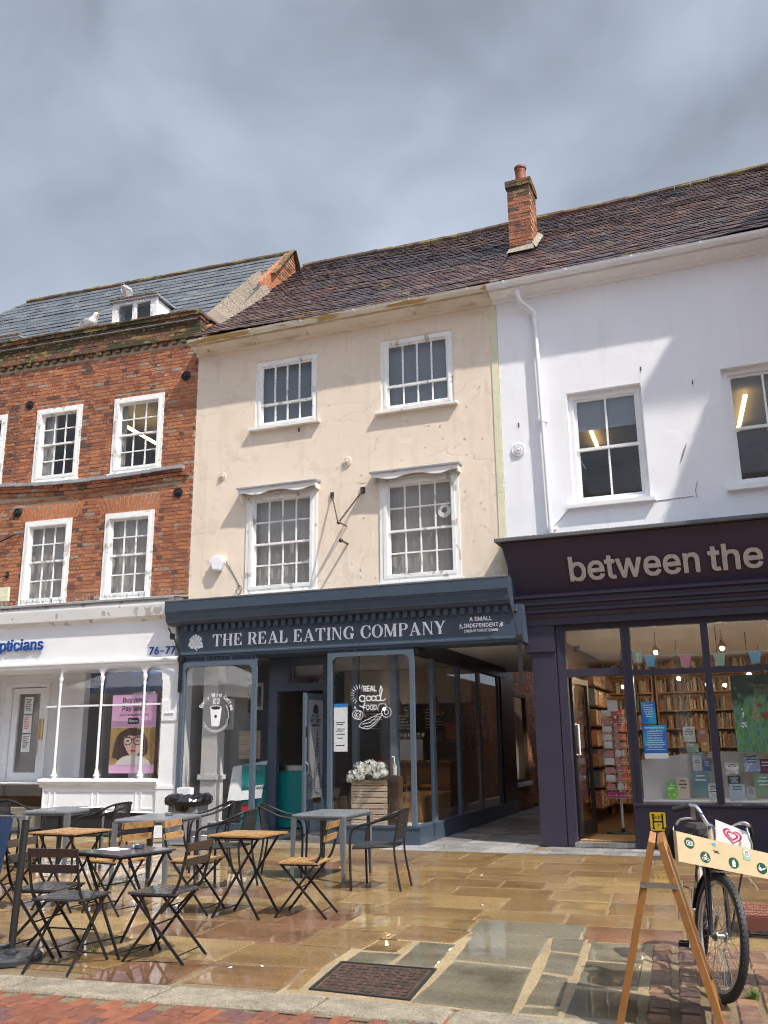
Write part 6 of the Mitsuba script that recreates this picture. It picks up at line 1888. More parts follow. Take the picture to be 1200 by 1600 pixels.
# ------------------------------------------------------------------ furniture on the pavement
pr('slat_wood', lambda p, n, uv: mix(mix((0.36, 0.21, 0.085), (0.25, 0.135, 0.055), uv.x), (0.16, 0.085, 0.04), smoothstep(0.5, 0.8, fbm(p.x * 18 + uv.y * 9, p.y * 18, p.z * 18, 3))), 0.35)
pr('dark_slat', lambda p, n, uv: mix((0.045, 0.030, 0.026), (0.030, 0.026, 0.026), uv.x), 0.22)
pr('wet_slat', (0.040, 0.042, 0.046), 0.16)
pr('black_steel', (0.016, 0.016, 0.017), 0.32)
pr('table_grey', lambda p, n, uv: mix((0.105, 0.115, 0.125), (0.135, 0.145, 0.155), fbm(p.x * 7, p.y * 7, p.z * 3, 3)), 0.28)
pr('weave', (0.024, 0.025, 0.028), 0.45)
pr('bin_grey', (0.24, 0.25, 0.27), 0.5)
pr('bin_bag', (0.010, 0.010, 0.011), 0.16)


def kit(parts):
    """parts: (name, MB in local space, material, label or None) -> (name, ply dict, ...)"""
    out = []
    for nm, mb, mat, lb in parts:
        m, u = mb.mesh()
        out.append((nm, mikit.ply(m, mat, uv=u), lb))
    return out


def place(name, k, label, cat, group, x, y, deg, z=0.0, s=1.0):
    t = thing(name, label, cat, group)
    M = T4().translate([x, y, z]).rotate([0, 0, 1], deg).scale(s)
    for nm, d, lb in k:
        put(nm, d, None, t, to_world=M, label=lb)
    return t


def folding_chair(slat, seat_slat, seatname=None):
    P = []
    for x, nm in ((-.186, 'side_frame'), (.186, 'side_frame')):
        mb = MB()
        path = smooth_path([(x, -.255, .79), (x, -.235, .68), (x, -.19, .52), (x, -.13, .43), (x, .05, .215), (x, .225, .0)], 5)
        for a, b in zip(path, path[1:]):
            mb.bar(a, b, .008, .020, (0, 1, .4))
        P.append((nm, mb, 'black_steel', None))
    for x in (-.168, .168):
        mb = MB().bar((x, .175, .435), (x, -.245, .0), .008, .020, (0, 1, .4))
        P.append(('leg', mb, 'black_steel', None))
    mb = MB().tube([(-.186, .175, .055), (.186, .175, .055)], .005, 6).tube([(-.168, -.195, .055), (.168, -.195, .055)], .005, 6).tube([(-.186, .03, .235), (.186, .03, .235)], .006, 6)
    mb.tube([(-.168, .165, .425), (.168, .165, .425)], .007, 6)
    P.append(('stretchers', mb, 'black_steel', None))
    mb = MB().bar((-.172, -.165, .436), (-.172, .19, .436), .01, .014).bar((.172, -.165, .436), (.172, .19, .436), .01, .014)
    P.append(('seat_rails', mb, 'black_steel', None))
    for k in range(6):
        y = -.145 + k * .064
        P.append(('seat_slat', MB().box(-.195, .195, y - .027, y + .027, .444, .458), seat_slat, None))
    for z0, y0 in ((.735, -.257), (.630, -.235)):
        v = boxv(-.195, .195, -.009, .004, 0, .055)
        v[:, 1] += y0 - v[:, 2] * .17 + .012
        v[:, 2] += z0
        P.append(('back_slat', MB().add(v, BOXF), slat, None))
    return kit(P)


def folding_table(mat, slats):
    P = []
    for y in (-.20, .20):
        for sg in (-1, 1):
            yy = y * (1.0 if sg > 0 else .93)
            P.append(('leg', MB().bar((sg * .215, yy, .68), (-sg * .235, yy, .0), .010, .022, (1, 0, .4)), 'black_steel', None))
    mb = MB()
    for sg in (-1, 1):
        mb.tube([(sg * .215, -.2, .05), (sg * .215, .2, .05)], .006, 6)
        mb.bar((sg * .235, -.25, .682), (sg * .235, .25, .682), .012, .018)
        P.append(('side_rail', mb, 'black_steel', None))
        mb = MB()
    mb.bar((-.22, -.235, .682), (.22, -.235, .682), .012, .017).bar((-.22, .235, .682), (.22, .235, .682), .012, .017)
    P.append(('cross_rails', mb, 'black_steel', None))
    if slats:
        for k in range(8):
            y = -.235 + k * .0672
            P.append(('top_slat', MB().box(-.275, .275, y - .030, y + .030, .692, .706), mat, None))
    else:
        mb = MB()
        mb.tm(slab_mesh(Polygon([(-.275, -.27), (.275, -.27), (.275, .27), (-.275, .27)]).buffer(-.02).buffer(.02), .706, .014, .004))
        P.append(('table_top', mb, mat, None))
    return kit(P)


def grey_table(w, d):
    P, h = [], .71
    top = sbox(-w / 2, -d / 2, w / 2, d / 2).buffer(-.05).buffer(.05, quad_segs=4)
    mb = MB()
    rings = []
    for inset, z in ((.0, h - .035), (.0, h - .018), (.012, h - .006), (.04, h)):
        q = np.array(shapely.geometry.polygon.orient(top.buffer(-inset) if inset else top).exterior.coords)[:-1]
        rings.append((np.array(shapely.geometry.polygon.orient(sbox(-w / 2 + inset, -d / 2 + inset, w / 2 - inset, d / 2 - inset).buffer(-.05).buffer(.05, quad_segs=4)).exterior.coords)[:-1], z))
    n = len(rings[0][0])
    V = np.vstack([np.c_[q[:n], np.full(n, z)] for q, z in rings] + [[[0, 0, h + .001]]])
    F = []
    for i in range(3):
        for k in range(n):
            a, b = i * n + k, i * n + (k + 1) % n
            F += [[a, b, b + n], [a, b + n, a + n]]
    F += [[3 * n + k, 3 * n + (k + 1) % n, 4 * n] for k in range(n)]
    P.append(('table_top', MB().add(V, F), 'table_grey', None))
    P.append(('apron', MB().box(-w / 2 + .05, w / 2 - .05, -d / 2 + .012, -d / 2 + .03, h - .06, h - .03).box(-w / 2 + .05, w / 2 - .05, d / 2 - .03, d / 2 - .012, h - .06, h - .03).box(-w / 2 + .012, -w / 2 + .03, -d / 2 + .05, d / 2 - .05, h - .06, h - .03).box(w / 2 - .03, w / 2 - .012, -d / 2 + .05, d / 2 - .05, h - .06, h - .03), 'table_grey', None))
    for sx in (-1, 1):
        for sy in (-1, 1):
            mb = MB()
            for (a, b) in ((.060, .008), (.008, .050)):
                z0, z1 = 0, h - .03
                v = []
                for zz, f in ((z0, .62), (z1, 1.15)):
                    for (px_, py_) in ((0, 0), (a * (f if a > .02 else 1), 0), (a * (f if a > .02 else 1), b * (f if b > .02 else 1)), (0, b * (f if b > .02 else 1))):
                        v.append((sx * (w / 2 - .004 - px_), sy * (d / 2 - .004 - py_), zz))
                mb.add(v, [[0, 1, 5, 4], [1, 2, 6, 5], [2, 3, 7, 6], [3, 0, 4, 7], [4, 5, 6, 7], [0, 3, 2, 1]])
            P.append(('leg', mb, 'table_grey', None))
    return kit(P)


def woven_chair():
    P = []
    half = [(-.255, .235, .0), (-.262, .245, .30), (-.268, .240, .52), (-.270, .205, .605), (-.270, .12, .640), (-.268, -.02, .672), (-.258, -.15, .725), (-.225, -.24, .768), (-.13, -.285, .785), (0, -.295, .788)]
    loop = half + [(-x, y, z) for x, y, z in half[-2::-1]]
    P.append(('arm_tube', MB().tube(smooth_path(loop, 4), .0135, 8), 'black_steel', None))
    for s in (-1, 1):
        P.append(('rear_leg', MB().tube(smooth_path([(s * .205, -.285, 0), (s * .195, -.235, .25), (s * .185, -.215, .43), (s * .180, -.245, .62), (s * .172, -.272, .78)], 4), .012, 8), 'black_steel', None))
    mb = MB().tube([(-.26, .215, .41), (.26, .215, .41)], .010, 6).tube([(-.26, .21, .41), (-.19, -.21, .43)], .010, 6).tube([(.26, .21, .41), (.19, -.21, .43)], .010, 6).tube([(-.18, -.22, .50), (.18, -.22, .50)], .008, 6)
    P.append(('seat_rail', mb, 'black_steel', None))
    seat = MB()
    out = Polygon(smooth_path([(-.235, .23), (0, .245), (.235, .23), (.25, .18), (.215, -.17), (.17, -.215), (-.17, -.215), (-.215, -.17), (-.25, .18), (-.235, .23)], 4))
    seat.tm(slab_mesh(out, .437, .016, .010))
    P.append(('seat', seat, 'table_grey' if False else 'weave', None))
    wv = MB()
    yb = lambda x, z: -.222 - (z - .47) * .17 - .0 - .035 * (1 - (x / .18) ** 2) * .9
    for i in range(23):
        z = .500 + i * .0122
        xs = np.linspace(-.176, .176, 7)
        for a, b in zip(xs, xs[1:]):
            wv.bar((a, yb(a, z), z), (b, yb(b, z), z), .004, .0088, (0, 0, 1))
    for k in range(20):
        x = -.170 + k * .0179
        wv.bar((x, yb(x, .495) - .002, .495), (x, yb(x, .778) - .002, .778), .003, .0085, (1, 0, 0))
    P.append(('woven_back', wv, 'weave', None))
    return kit(P)


wood_chair = folding_chair('slat_wood', 'slat_wood')
dark_chair = folding_chair('dark_slat', 'wet_slat')
wood_table, dark_table = folding_table('slat_wood', True), folding_table('wet_slat', False)
tall_table, weave_chair = grey_table(.66, .88), woven_chair()
GT, GWT, GWC, GDC, GAC = 'grey metal tables outside the cafe', 'slatted wooden folding tables', 'wooden folding chairs', 'dark folding chairs', 'woven black armchairs'
place('grey_table', tall_table, 'grey metal table in front of the right cafe window', 'table', GT, -4.41, 10.05, 1)
place('grey_table', tall_table, 'grey metal table in the middle, in front of the grey bin', 'table', GT, -6.07, 9.0, 8)
TL = place('grey_table', tall_table, 'grey metal table with a white sheet on it before the bay window', 'table', GT, -8.10, 9.9, 8)
place('folding_table', wood_table, 'wooden slatted folding table in the middle of the terrace', 'table', GWT, -4.18, 7.62, 0, s=.98)
place('folding_table', wood_table, 'wooden slatted folding table behind the barrier post', 'table', GWT, -6.0, 7.45, -3, s=.98)
place('dark_folding_table', dark_table, 'dark wet folding table with a sheet of paper on it', 'table', None, -4.37, 6.06, -15)
place('folding_chair', wood_chair, 'wooden folding chair facing left, right of the middle wooden table', 'chair', GWC, -3.68, 7.80, 97)
place('folding_chair', wood_chair, 'wooden folding chair facing right, left of the middle wooden table', 'chair', GWC, -4.74, 7.66, -84)
place('folding_chair', wood_chair, 'wooden folding chair behind the dark table, its back turned to the grey table', 'chair', GWC, -5.44, 7.44, 78)
place('folding_chair', wood_chair, 'wooden folding chair half hidden behind the barrier post', 'chair', GWC, -6.52, 7.28, -80)
place('dark_folding_chair', dark_chair, 'dark folding chair in front, with its back to the camera', 'chair', GDC, -4.44, 5.56, 6)
place('dark_folding_chair', dark_chair, 'dark folding chair at the right of the dark table', 'chair', GDC, -3.93, 5.98, 94)
place('dark_folding_chair', dark_chair, 'dark folding chair behind the barrier post at the left of the dark table', 'chair', GDC, -4.92, 5.88, -84)
place('woven_armchair', weave_chair, 'woven black armchair facing left at the right-hand grey table', 'chair', GAC, -3.60, 9.46, 93)
place('woven_armchair', weave_chair, 'woven black armchair beside the cafe doorway, facing right', 'chair', GAC, -5.02, 10.02, -70)
place('woven_armchair', weave_chair, 'woven black armchair between the middle wooden table and the middle grey table', 'chair', GAC, -5.18, 8.98, 97)
place('woven_armchair', weave_chair, 'woven black armchair next to the grey bin', 'chair', GAC, -6.15, 10.22, 125)
place('woven_armchair', weave_chair, 'woven black armchair with its back to the white panels of the bay', 'chair', GAC, -7.45, 9.85, 95)
place('woven_armchair', weave_chair, 'woven black armchair at the left edge, facing right', 'chair', GAC, -8.95, 10.0, -85)
c, s = math.cos(math.radians(-15)), math.sin(math.radians(-15))
put('paper_sheet', xf(MB().box(-.15, .06, -.075, .075, .7068, .7076).mesh()[0], np.array([[c, -s, 0, -4.44], [s, c, 0, 6.06], [0, 0, 1, 0], [0, 0, 0, 1]])), 'paper', label='white sheet of paper lying on the dark wet table', cat='paper')
put('ashtray', xf(lathe([(.03, 0), (.045, .005), (.05, .03), (.044, .03), (.038, .010)], 14, False), trimesh.transformations.translation_matrix([-4.33, 6.17, .7065])), 'steel', label='small round ashtray on the dark wet table', cat='ashtray', smooth=40)
put('paper_sheet', MB().box(-7.95, -7.74, 9.98, 10.26, .7115, .7125), 'paper', label='white sheet lying on the grey table before the bay window', cat='paper')
put('ashtray', xf(lathe([(.035, 0), (.045, .005), (.05, .03), (.044, .03), (.038, .010)], 14, False), trimesh.transformations.translation_matrix([-6.0, 9.1, .7115])), 'steel', label='small round ashtray on the middle grey table', cat='ashtray', smooth=40)

# litter bin with its black liner
BX, BY = -7.98, 12.62
BN2 = thing('litter_bin', 'grey square litter bin with a black liner folded over its rim', 'bin')
put('body', MB().box(BX - .25, BX + .25, BY - .17, BY + .17, .02, .66).box(BX - .20, BX + .20, BY - .176, BY - .17, .08, .58), 'bin_grey', BN2)
put('side_panel', MB().box(BX + .25, BX + .256, BY - .13, BY + .13, .08, .58), 'bin_grey', BN2)
prof = [(.235, .60), (.30, .585), (.35, .61), (.37, .655), (.355, .70), (.31, .745), (.26, .76), (.23, .74), (.22, .60), (.20, .5)]
m = lathe(prof, 44, False)
v = np.array(m.vertices)
ang = np.arctan2(v[:, 1], v[:, 0])
rad = np.linalg.norm(v[:, :2], axis=1)
fold = 1 + .022 * np.sin(ang * 13 + v[:, 2] * 30) + .016 * np.sin(ang * 29 - v[:, 2] * 60) + .012 * np.sin(ang * 7)
v[:, :2] *= fold[:, None]
v[:, 2] += .004 * np.sin(ang * 17) + .010 * np.sin(ang * 3 + 1)
v += np.random.default_rng(8).normal(0, .006, v.shape)
m = trimesh.Trimesh(v, m.faces, process=False)
put('liner', xf(m, trimesh.transformations.translation_matrix([BX, BY, 0])), 'bin_bag', BN2)
PBOX = MB().add(boxv(-.13, .10, -.06, .06, 0, .10) + [BX, BY - .08, .745], BOXF)
put('paper_box', PBOX, 'paper', label='white paper carton lying on top of the litter bin', cat='carton')

# barrier post with its navy banner
BP = thing('barrier_post', 'dark grey barrier post on a heavy round base at the left edge', 'barrier post')
put('base', xf(lathe([(.215, 0), (.218, .03), (.20, .048), (.06, .056), (.04, .075), (.028, .08)], 28), trimesh.transformations.translation_matrix([-4.94, 5.58, 0])), 'wet_slat', BP, smooth=40)
put('pole', MB().tube([(-4.94, 5.58, .05), (-4.905, 5.58, .955)], .026, 12), 'dark_iron', BP, smooth=40)
put('cap', MB().tube([(-4.905, 5.58, .950), (-4.904, 5.58, .975)], .030, 12), 'steel', BP)
put('clip', MB().box(-4.99, -4.87, 5.565, 5.595, .958, .968), 'steel', BP)
put('lower_clip', MB().tube([(-5.2, 5.56, .085), (-4.98, 5.56, .10), (-4.93, 5.555, .12)], .012, 6), 'steel', BP)
pr('banner_cloth', (0.020, 0.045, 0.115), 0.7)
n = 18
xs = np.linspace(-6.6, -5.0, n)
V = []
for i, x in enumerate(xs):
    t = (x + 6.6) / 1.6
    for z in (.965 - .01 * math.sin(t * 9), .72, .46):
        V.append((x - (.965 - z) * .16 * (t > .9) * 1.0 - .02 * (z < .6) * (t > .9), 5.56 + .03 * math.sin(t * 14 + z * 4) * (1.05 - z), z))
F = []
for i in range(n - 1):
    for k in range(2):
        a = i * 3 + k
        F += [[a, a + 3, a + 4, a + 1]]
put('barrier_banner', trimesh.Trimesh(np.array(V), MB().add(V, F).f[0], process=False), 'banner_cloth', label='navy blue cloth barrier banner hanging from the post at the left edge', cat='banner', smooth=True)
put('rail', MB().tube([(-6.6, 5.56, .968), (-4.93, 5.58, .972)], .008, 6), 'steel', BP)

# ------------------------------------------------------------------ folding sign board
pr('board_wood', lambda p, n, uv: mix((0.30, 0.145, 0.045), (0.20, 0.090, 0.030), fbm(p.x * 30, p.y * 30, p.z * 5, 3)), 0.3)
pr('chalk_face', lambda p, n, uv: mix(mix((0.035, 0.038, 0.042), (0.25, 0.24, 0.25), smoothstep(0.58, 0.62, fbm(p.y * 18, p.z * 18, 1, 3))), mix((0.03, 0.16, 0.14), (0.085, 0.060, 0.062), smoothstep(0.45, 0.46, 1 - p.z)), smoothstep(0.28, 0.30, 1 - p.z)), 0.4)
AB = thing('sign_board', 'folding wooden sign board seen edge on beside the bicycle', 'sign board')
ap = np.array([-.428, 5.30, .930])
for nm, foot, sg in (('left_panel', np.array([-.690, 5.30, .0]), -1), ('right_panel', np.array([-.168, 5.30, .0]), 1)):
    top = ap + [sg * .022, 0, 0]
    d = (top - foot) / np.linalg.norm(top - foot)
    nrm = np.cross(d, [0, 1, 0])
    nrm /= np.linalg.norm(nrm)
    Lp = put(nm, MB().bar(foot, top, .040, .036, nrm), 'board_wood', AB)
    off = np.array([-.034, .56, 0])
    put('far_stile', MB().bar(foot + off, top + off, .040, .036, nrm), 'board_wood', Lp)
    put('top_rail', MB().bar(top - d * .03 + [0, .02, 0], top - d * .03 + off - [0, .02, 0], .036, .06, d), 'board_wood', Lp)
    a, b = foot + d * .13, foot + d * .13 + off
    put('bottom_rail', MB().bar(a + [0, .02, 0], b - [0, .02, 0], .036, .05, d), 'board_wood', Lp)
    q0, q1 = foot + d * .155, top - d * .06
    put('board_face', MB().add([q0 + [0, .018, 0] + nrm * .006, q0 + off - [0, .018, 0] + nrm * .006, q1 + off - [0, .018, 0] + nrm * .006, q1 + [0, .018, 0] + nrm * .006,
                                q0 + [0, .018, 0] - nrm * .006, q0 + off - [0, .018, 0] - nrm * .006, q1 + off - [0, .018, 0] - nrm * .006, q1 + [0, .018, 0] - nrm * .006],
                               [[0, 1, 2, 3], [7, 6, 5, 4], [0, 4, 5, 1], [3, 2, 6, 7]]), 'chalk_face', Lp)
put('stay', MB().box(-.525, -.335, 5.274, 5.279, .700, .728), 'steel', AB)
put('stay_bolt', MB().tube([(-.505, 5.25, .714), (-.505, 5.285, .714)], .011, 8).tube([(-.355, 5.25, .714), (-.355, 5.285, .714)], .011, 8), 'steel', AB)
put('hinge', MB().box(-.448, -.408, 5.285, 5.30, .84, .86).tube([(-.428, 5.27, .85), (-.428, 5.30, .85)], .008, 6), 'steel', AB)

# ------------------------------------------------------------------ delivery bicycle
pr('tyre', (0.020, 0.020, 0.021), 0.6)
pr('rim_metal', (0.42, 0.42, 0.42), 0.28, metallic=1.0)
pr('chrome', (0.72, 0.73, 0.74), 0.12, metallic=1.0)
pr('frame_paint', (0.022, 0.024, 0.028), 0.3)
pr('chipped_paint', lambda p, n, uv: mix((0.05, 0.055, 0.06), (0.45, 0.40, 0.32), smoothstep(0.48, 0.56, fbm(p.x * 30, p.y * 30, p.z * 9, 3))), 0.5)
pr('carrier_board', lambda p, n, uv: mix((0.66, 0.54, 0.33), (0.60, 0.48, 0.29), fbm(p.x * 8, p.y * 8, p.z * 8, 3)), 0.5)
pr('sticker_green', (0.020, 0.085, 0.045), 0.45)
BK_ = thing('delivery_bicycle', 'old black delivery bicycle with a cream panelled carrier box over the front wheel', 'bicycle')
lean = math.radians(6)


def axes(hx, hy):
    f = np.array([hx, hy, 0])
    f /= np.linalg.norm(f)
    l0 = np.array([-f[1], f[0], 0])
    u = np.array([0, 0, 1]) * math.cos(lean) + l0 * math.sin(lean)
    l = l0 * math.cos(lean) - np.array([0, 0, 1]) * math.sin(lean)
    return f, l, u


def wheel(name, c0, hx, hy, R=.347):
    f, l, u = axes(hx, hy)
    M = np.eye(4)
    M[:3, 0], M[:3, 1], M[:3, 2], M[:3, 3] = f, u, l, np.array(c0) + u * R
    ty = xf(lathe([(R - .045, -.012), (R - .03, -.022), (R - .012, -.020), (R, -.009), (R, .009), (R - .012, .020), (R - .03, .022), (R - .045, .012)], 64, False), M)
    w = put(name, ty, 'tyre', BK_, smooth=40)
    mb = MB()
    for k in range(72):
        a = k * 2 * math.pi / 72
        for o in (-.012, .0, .012):
            r0, a2 = R - .002 - abs(o) * .35, a + (.04 if o else 0)
            p = np.array([r0 * math.cos(a2), r0 * math.sin(a2), o])
            t, q = np.array([-math.sin(a2), math.cos(a2), 0]), np.array([math.cos(a2), math.sin(a2), 0])
            v = np.array([p + t * i * .009 + q * j * .004 + np.array([0, 0, m_]) * .0045 for i in (-1, 1) for j in (-1, 1) for m_ in (-1, 1)])
            mb.add(v @ M[:3, :3].T + M[:3, 3], BOXF)
    put('tread_knobs', mb, 'tyre', w, kind='stuff')
    put('rim', xf(lathe([(R - .045, -.013), (R - .062, -.011), (R - .066, 0), (R - .062, .011), (R - .045, .013), (R - .047, .0), (R - .045, -.013)], 64, False), M), 'rim_metal', w, smooth=40)
    put('hub', xf(lathe([(.008, -.06), (.012, -.05), (.03, -.032), (.03, -.028), (.016, -.022), (.016, .022), (.03, .028), (.03, .032), (.012, .05), (.008, .06)], 16), M), 'rim_metal', w, smooth=30)
    for k in range(32):
        a = k * 2 * math.pi / 32
        s = 1 if k % 2 else -1
        b = a + (.9 if (k // 2) % 2 else -.9)
        p, q = np.array([.026 * math.cos(b), .026 * math.sin(b), s * .03]), np.array([(R - .064) * math.cos(a), (R - .064) * math.sin(a), s * .002])
        put('spoke', MB().tube(np.array([p, q]) @ M[:3, :3].T + M[:3, 3], .0014, 4, cap=False), 'rim_metal', w)
    return f, l, u, M[:3, 3]


ff, fl, fu, fc = wheel('front_wheel', (-.20, 6.02, 0), .40, -.91)
rf_, rl, ru, rc = wheel('rear_wheel', (-.33, 7.12, 0), .10, -1)
A3 = lambda *p: np.array(p, float)
head_lo, head_hi = fc + fu * .42 - ff * .10, fc + fu * .60 - ff * .14
bbk = A3(-.285, 6.62, .29)
seat_top = A3(-.27, 6.84, .83)
mb = MB()
for s in (-1, 1):
    mb.tube(smooth_path([fc + fl * s * .055, fc + fl * s * .052 + fu * .18 - ff * .03, fc + fl * s * .045 + fu * .36 - ff * .08, head_lo + fl * s * .03], 4), .0135, 8)
mb.box(*sum([[head_lo[i] - .05, head_lo[i] + .05] if i < 2 else [head_lo[i] - .015, head_lo[i] + .02] for i in range(3)], []))
put('fork', mb, 'frame_paint', BK_)
fr_ = MB().tube([head_lo - fu * .02, head_hi], .022, 10).tube([head_hi - fu * .03, seat_top - A3(0, 0, .06)], .016, 8).tube([head_lo, bbk], .018, 8).tube([bbk, seat_top], .016, 8)
for s in (-1, 1):
    fr_.tube([bbk + rl * s * .03, rc + rl * s * .06], .010, 6).tube([seat_top - A3(0, 0, .1), rc + rl * s * .06], .009, 6)
put('frame', fr_, 'chipped_paint', BK_)
sa = np.linspace(.12, 1.72, 16) * math.pi / 2 + math.pi * .22
gp = [(fc + (ff * math.cos(a) + fu * math.sin(a)) * .365) for a in np.linspace(math.radians(78), math.radians(165), 14)]
mg = MB()
for a, b in zip(gp, gp[1:]):
    mg.bar(a, b, .056, .004, (a - fc))
put('mudguard', mg, 'frame_paint', BK_)
gp = [(rc + (rf_ * math.cos(a) + ru * math.sin(a)) * .37) for a in np.linspace(math.radians(20), math.radians(200), 18)]
mg = MB()
for a, b in zip(gp, gp[1:]):
    mg.bar(a, b, .06, .004, (a - rc))
put('mudguard', mg, 'frame_paint', BK_)
cr = MB().tube([bbk - rl * .07, bbk + rl * .07], .014, 8).tube([bbk - rl * .075, bbk - rl * .08 + A3(-.02, .12, -.10)], .010, 6).tube([bbk + rl * .075, bbk + rl * .08 + A3(.02, -.12, .10)], .010, 6)
put('cranks', cr, 'rim_metal', BK_)
put('chainring', MB().tm(xf(lathe([(.085, -.003), (.095, 0), (.085, .003), (.07, .0)], 24), np.array([[*r_] for r_ in np.vstack([np.c_[np.array([rf_, ru, rl]).T, bbk - rl * .05], [0, 0, 0, 1]])]))), 'rim_metal', BK_)
pc = A3(-.405, 6.60, .185)
put('pedal', MB().box(pc[0] - .035, pc[0] + .055, pc[1] - .045, pc[1] - .018, pc[2] - .012, pc[2] + .012).box(pc[0] - .035, pc[0] + .055, pc[1] + .018, pc[1] + .045, pc[2] - .012, pc[2] + .012).box(pc[0] - .04, pc[0] + .06, pc[1] - .012, pc[1] + .012, pc[2] - .006, pc[2] + .006), 'black_paint', BK_)
sad = Polygon(smooth_path([(-.10, .13), (-.085, .02), (-.028, -.10), (-.018, -.16), (0, -.17), (.018, -.16), (.028, -.10), (.085, .02), (.10, .13), (0, .155), (-.10, .13)], 4))
m = slab_mesh(sad, .06, .06, .03)
m.apply_translation([-.262, 6.86, .845])
put('saddle', m, 'tyre', BK_)
put('saddle_springs', MB().tube([(-.32, 6.95, .83), (-.32, 6.95, .87)], .018, 8).tube([(-.21, 6.95, .83), (-.21, 6.95, .87)], .018, 8).tube([seat_top, (-.262, 6.86, .87)], .012, 6), 'chrome', BK_)
# handlebars
hs = A3(-.150, 6.22, .925)
Lp = [(-.383, 6.30, 1.030), (-.305, 6.30, 1.052), (-.262, 6.28, 1.058), (-.232, 6.25, 1.042), (-.205, 6.23, .99), (-.178, 6.22, .945), hs]
Rp = [hs, (-.10, 6.21, .915), (-.055, 6.18, .930), (-.015, 6.15, .955), (.022, 6.12, .968), (.050, 6.12, .962), (.058, 6.16, .935), (.06, 6.19, .91)]
HB = put('handlebar', MB().tube(smooth_path(Lp + Rp[1:], 5), .0125, 10), 'chrome', BK_, smooth=50)
put('grip', MB().tube([(-.388, 6.302, 1.028), (-.285, 6.297, 1.056)], .019, 10), 'dark_iron', HB, smooth=50)
put('grip', MB().tube([(.052, 6.13, .955), (.062, 6.21, .90)], .019, 10), 'dark_iron', HB, smooth=50)
put('brake_lever', MB().tube(smooth_path([(-.262, 6.25, 1.045), (-.262, 6.23, .99), (-.305, 6.22, .985), (-.345, 6.22, .975), (-.370, 6.22, .945)], 4), .007, 6).box(-.277, -.248, 6.22, 6.26, .975, 1.055), 'chrome', HB)
put('brake_lever', MB().tube(smooth_path([(.04, 6.10, .945), (.05, 6.09, .89), (.06, 6.10, .85), (.055, 6.10, .815)], 4), .007, 6), 'chrome', HB)
put('brake_cable', MB().tube(smooth_path([(-.24, 6.23, 1.02), (-.16, 6.17, 1.0), (-.11, 6.17, .94), (-.13, 6.2, .84)], 5), .003, 5), 'black_paint', HB)
put('stem', MB().tube([head_hi, hs], .016, 8), 'chrome', BK_, smooth=50)
put('toe_clip', MB().tube(smooth_path([(-.36, 6.5, .52), (-.40, 6.5, .505), (-.415, 6.5, .53), (-.38, 6.5, .545), (-.34, 6.5, .535)], 4), .006, 6).tube([(-.33, 6.5, .55), (-.37, 6.52, .18)], .007, 6), 'chrome', BK_)
put('rack_stays', MB().tube([(-.22, 5.98, .76), tuple(fc + fl * -.06)], .007, 6).tube([(.0, 6.08, .73), tuple(fc + fl * .06)], .007, 6), 'frame_paint', BK_)
# carrier box: the front panel wraps round the left corner
pn0, pd = A3(-.355, 5.90, 0), np.array([.905, .425, 0])
zt, zb = lambda k: .936 - .247 * k, lambda k: .766 - .205 * k
ks = np.linspace(0, .95, 12)
V, F = [], []
base = [pn0 + np.array([-.030, .30, 0]), pn0 + np.array([-.022, .12, 0]), pn0 + np.array([-.012, .03, 0])] + [pn0 + pd * k for k in ks]
kk = [0, 0, 0] + list(ks)
nrm = np.array([.42, -.905, 0])
for b, k in zip(base, kk):
    for o in (0, -.008):
        n_ = nrm if k > 0 or o == 0 else nrm
        V += [b + n_ * o + [0, 0, zb(k)], b + n_ * o + [0, 0, zt(k)]]
for i in range(len(base) - 1):
    a = i * 4
    F += [[a, a + 4, a + 5, a + 1], [a + 2, a + 3, a + 7, a + 6], [a + 1, a + 5, a + 7, a + 3], [a, a + 2, a + 6, a + 4]]
CB = put('carrier_panel', trimesh.Trimesh(np.array(V), MB().add(V, F).f[0], process=False), 'carrier_board', BK_)
q = lambda k, t, o=.0: pn0 + pd * k + nrm * o + np.array([0, 0, zb(k) + (zt(k) - zb(k)) * t])
put('carrier_back', MB().add([q(.05, 0, -.30), q(.95, 0, -.30), q(.95, 1.05, -.30), q(.05, 1.05, -.30), q(.05, 0, -.31), q(.95, 0, -.31), q(.95, 1.05, -.31), q(.05, 1.05, -.31)], [[0, 1, 2, 3], [7, 6, 5, 4], [3, 2, 6, 7]])
    .add([q(.0, .02, -.01), q(.95, .02, -.01), q(.95, .02, -.30), q(.05, .02, -.30)], [[0, 1, 2, 3], [3, 2, 1, 0]]), 'black_paint', BK_)


def on_panel(poly, k, t, o):
    """a flat print on the panel: the polygon's own units are metres"""
    mb = MB()
    c0 = q(k, t)
    px = np.array([pd[0], pd[1], -.235])
    px /= np.linalg.norm(px)
    for g_ in getattr(poly, 'geoms', [poly]):
        m_ = trimesh.creation.extrude_polygon(g_, .0012, engine='earcut')
        v_ = np.array(m_.vertices)
        mb.add(c0 + np.outer(v_[:, 0], px) + np.outer(v_[:, 1], [0, 0, 1]) + np.outer(v_[:, 2] + o, nrm), np.array(m_.faces))
    return mb


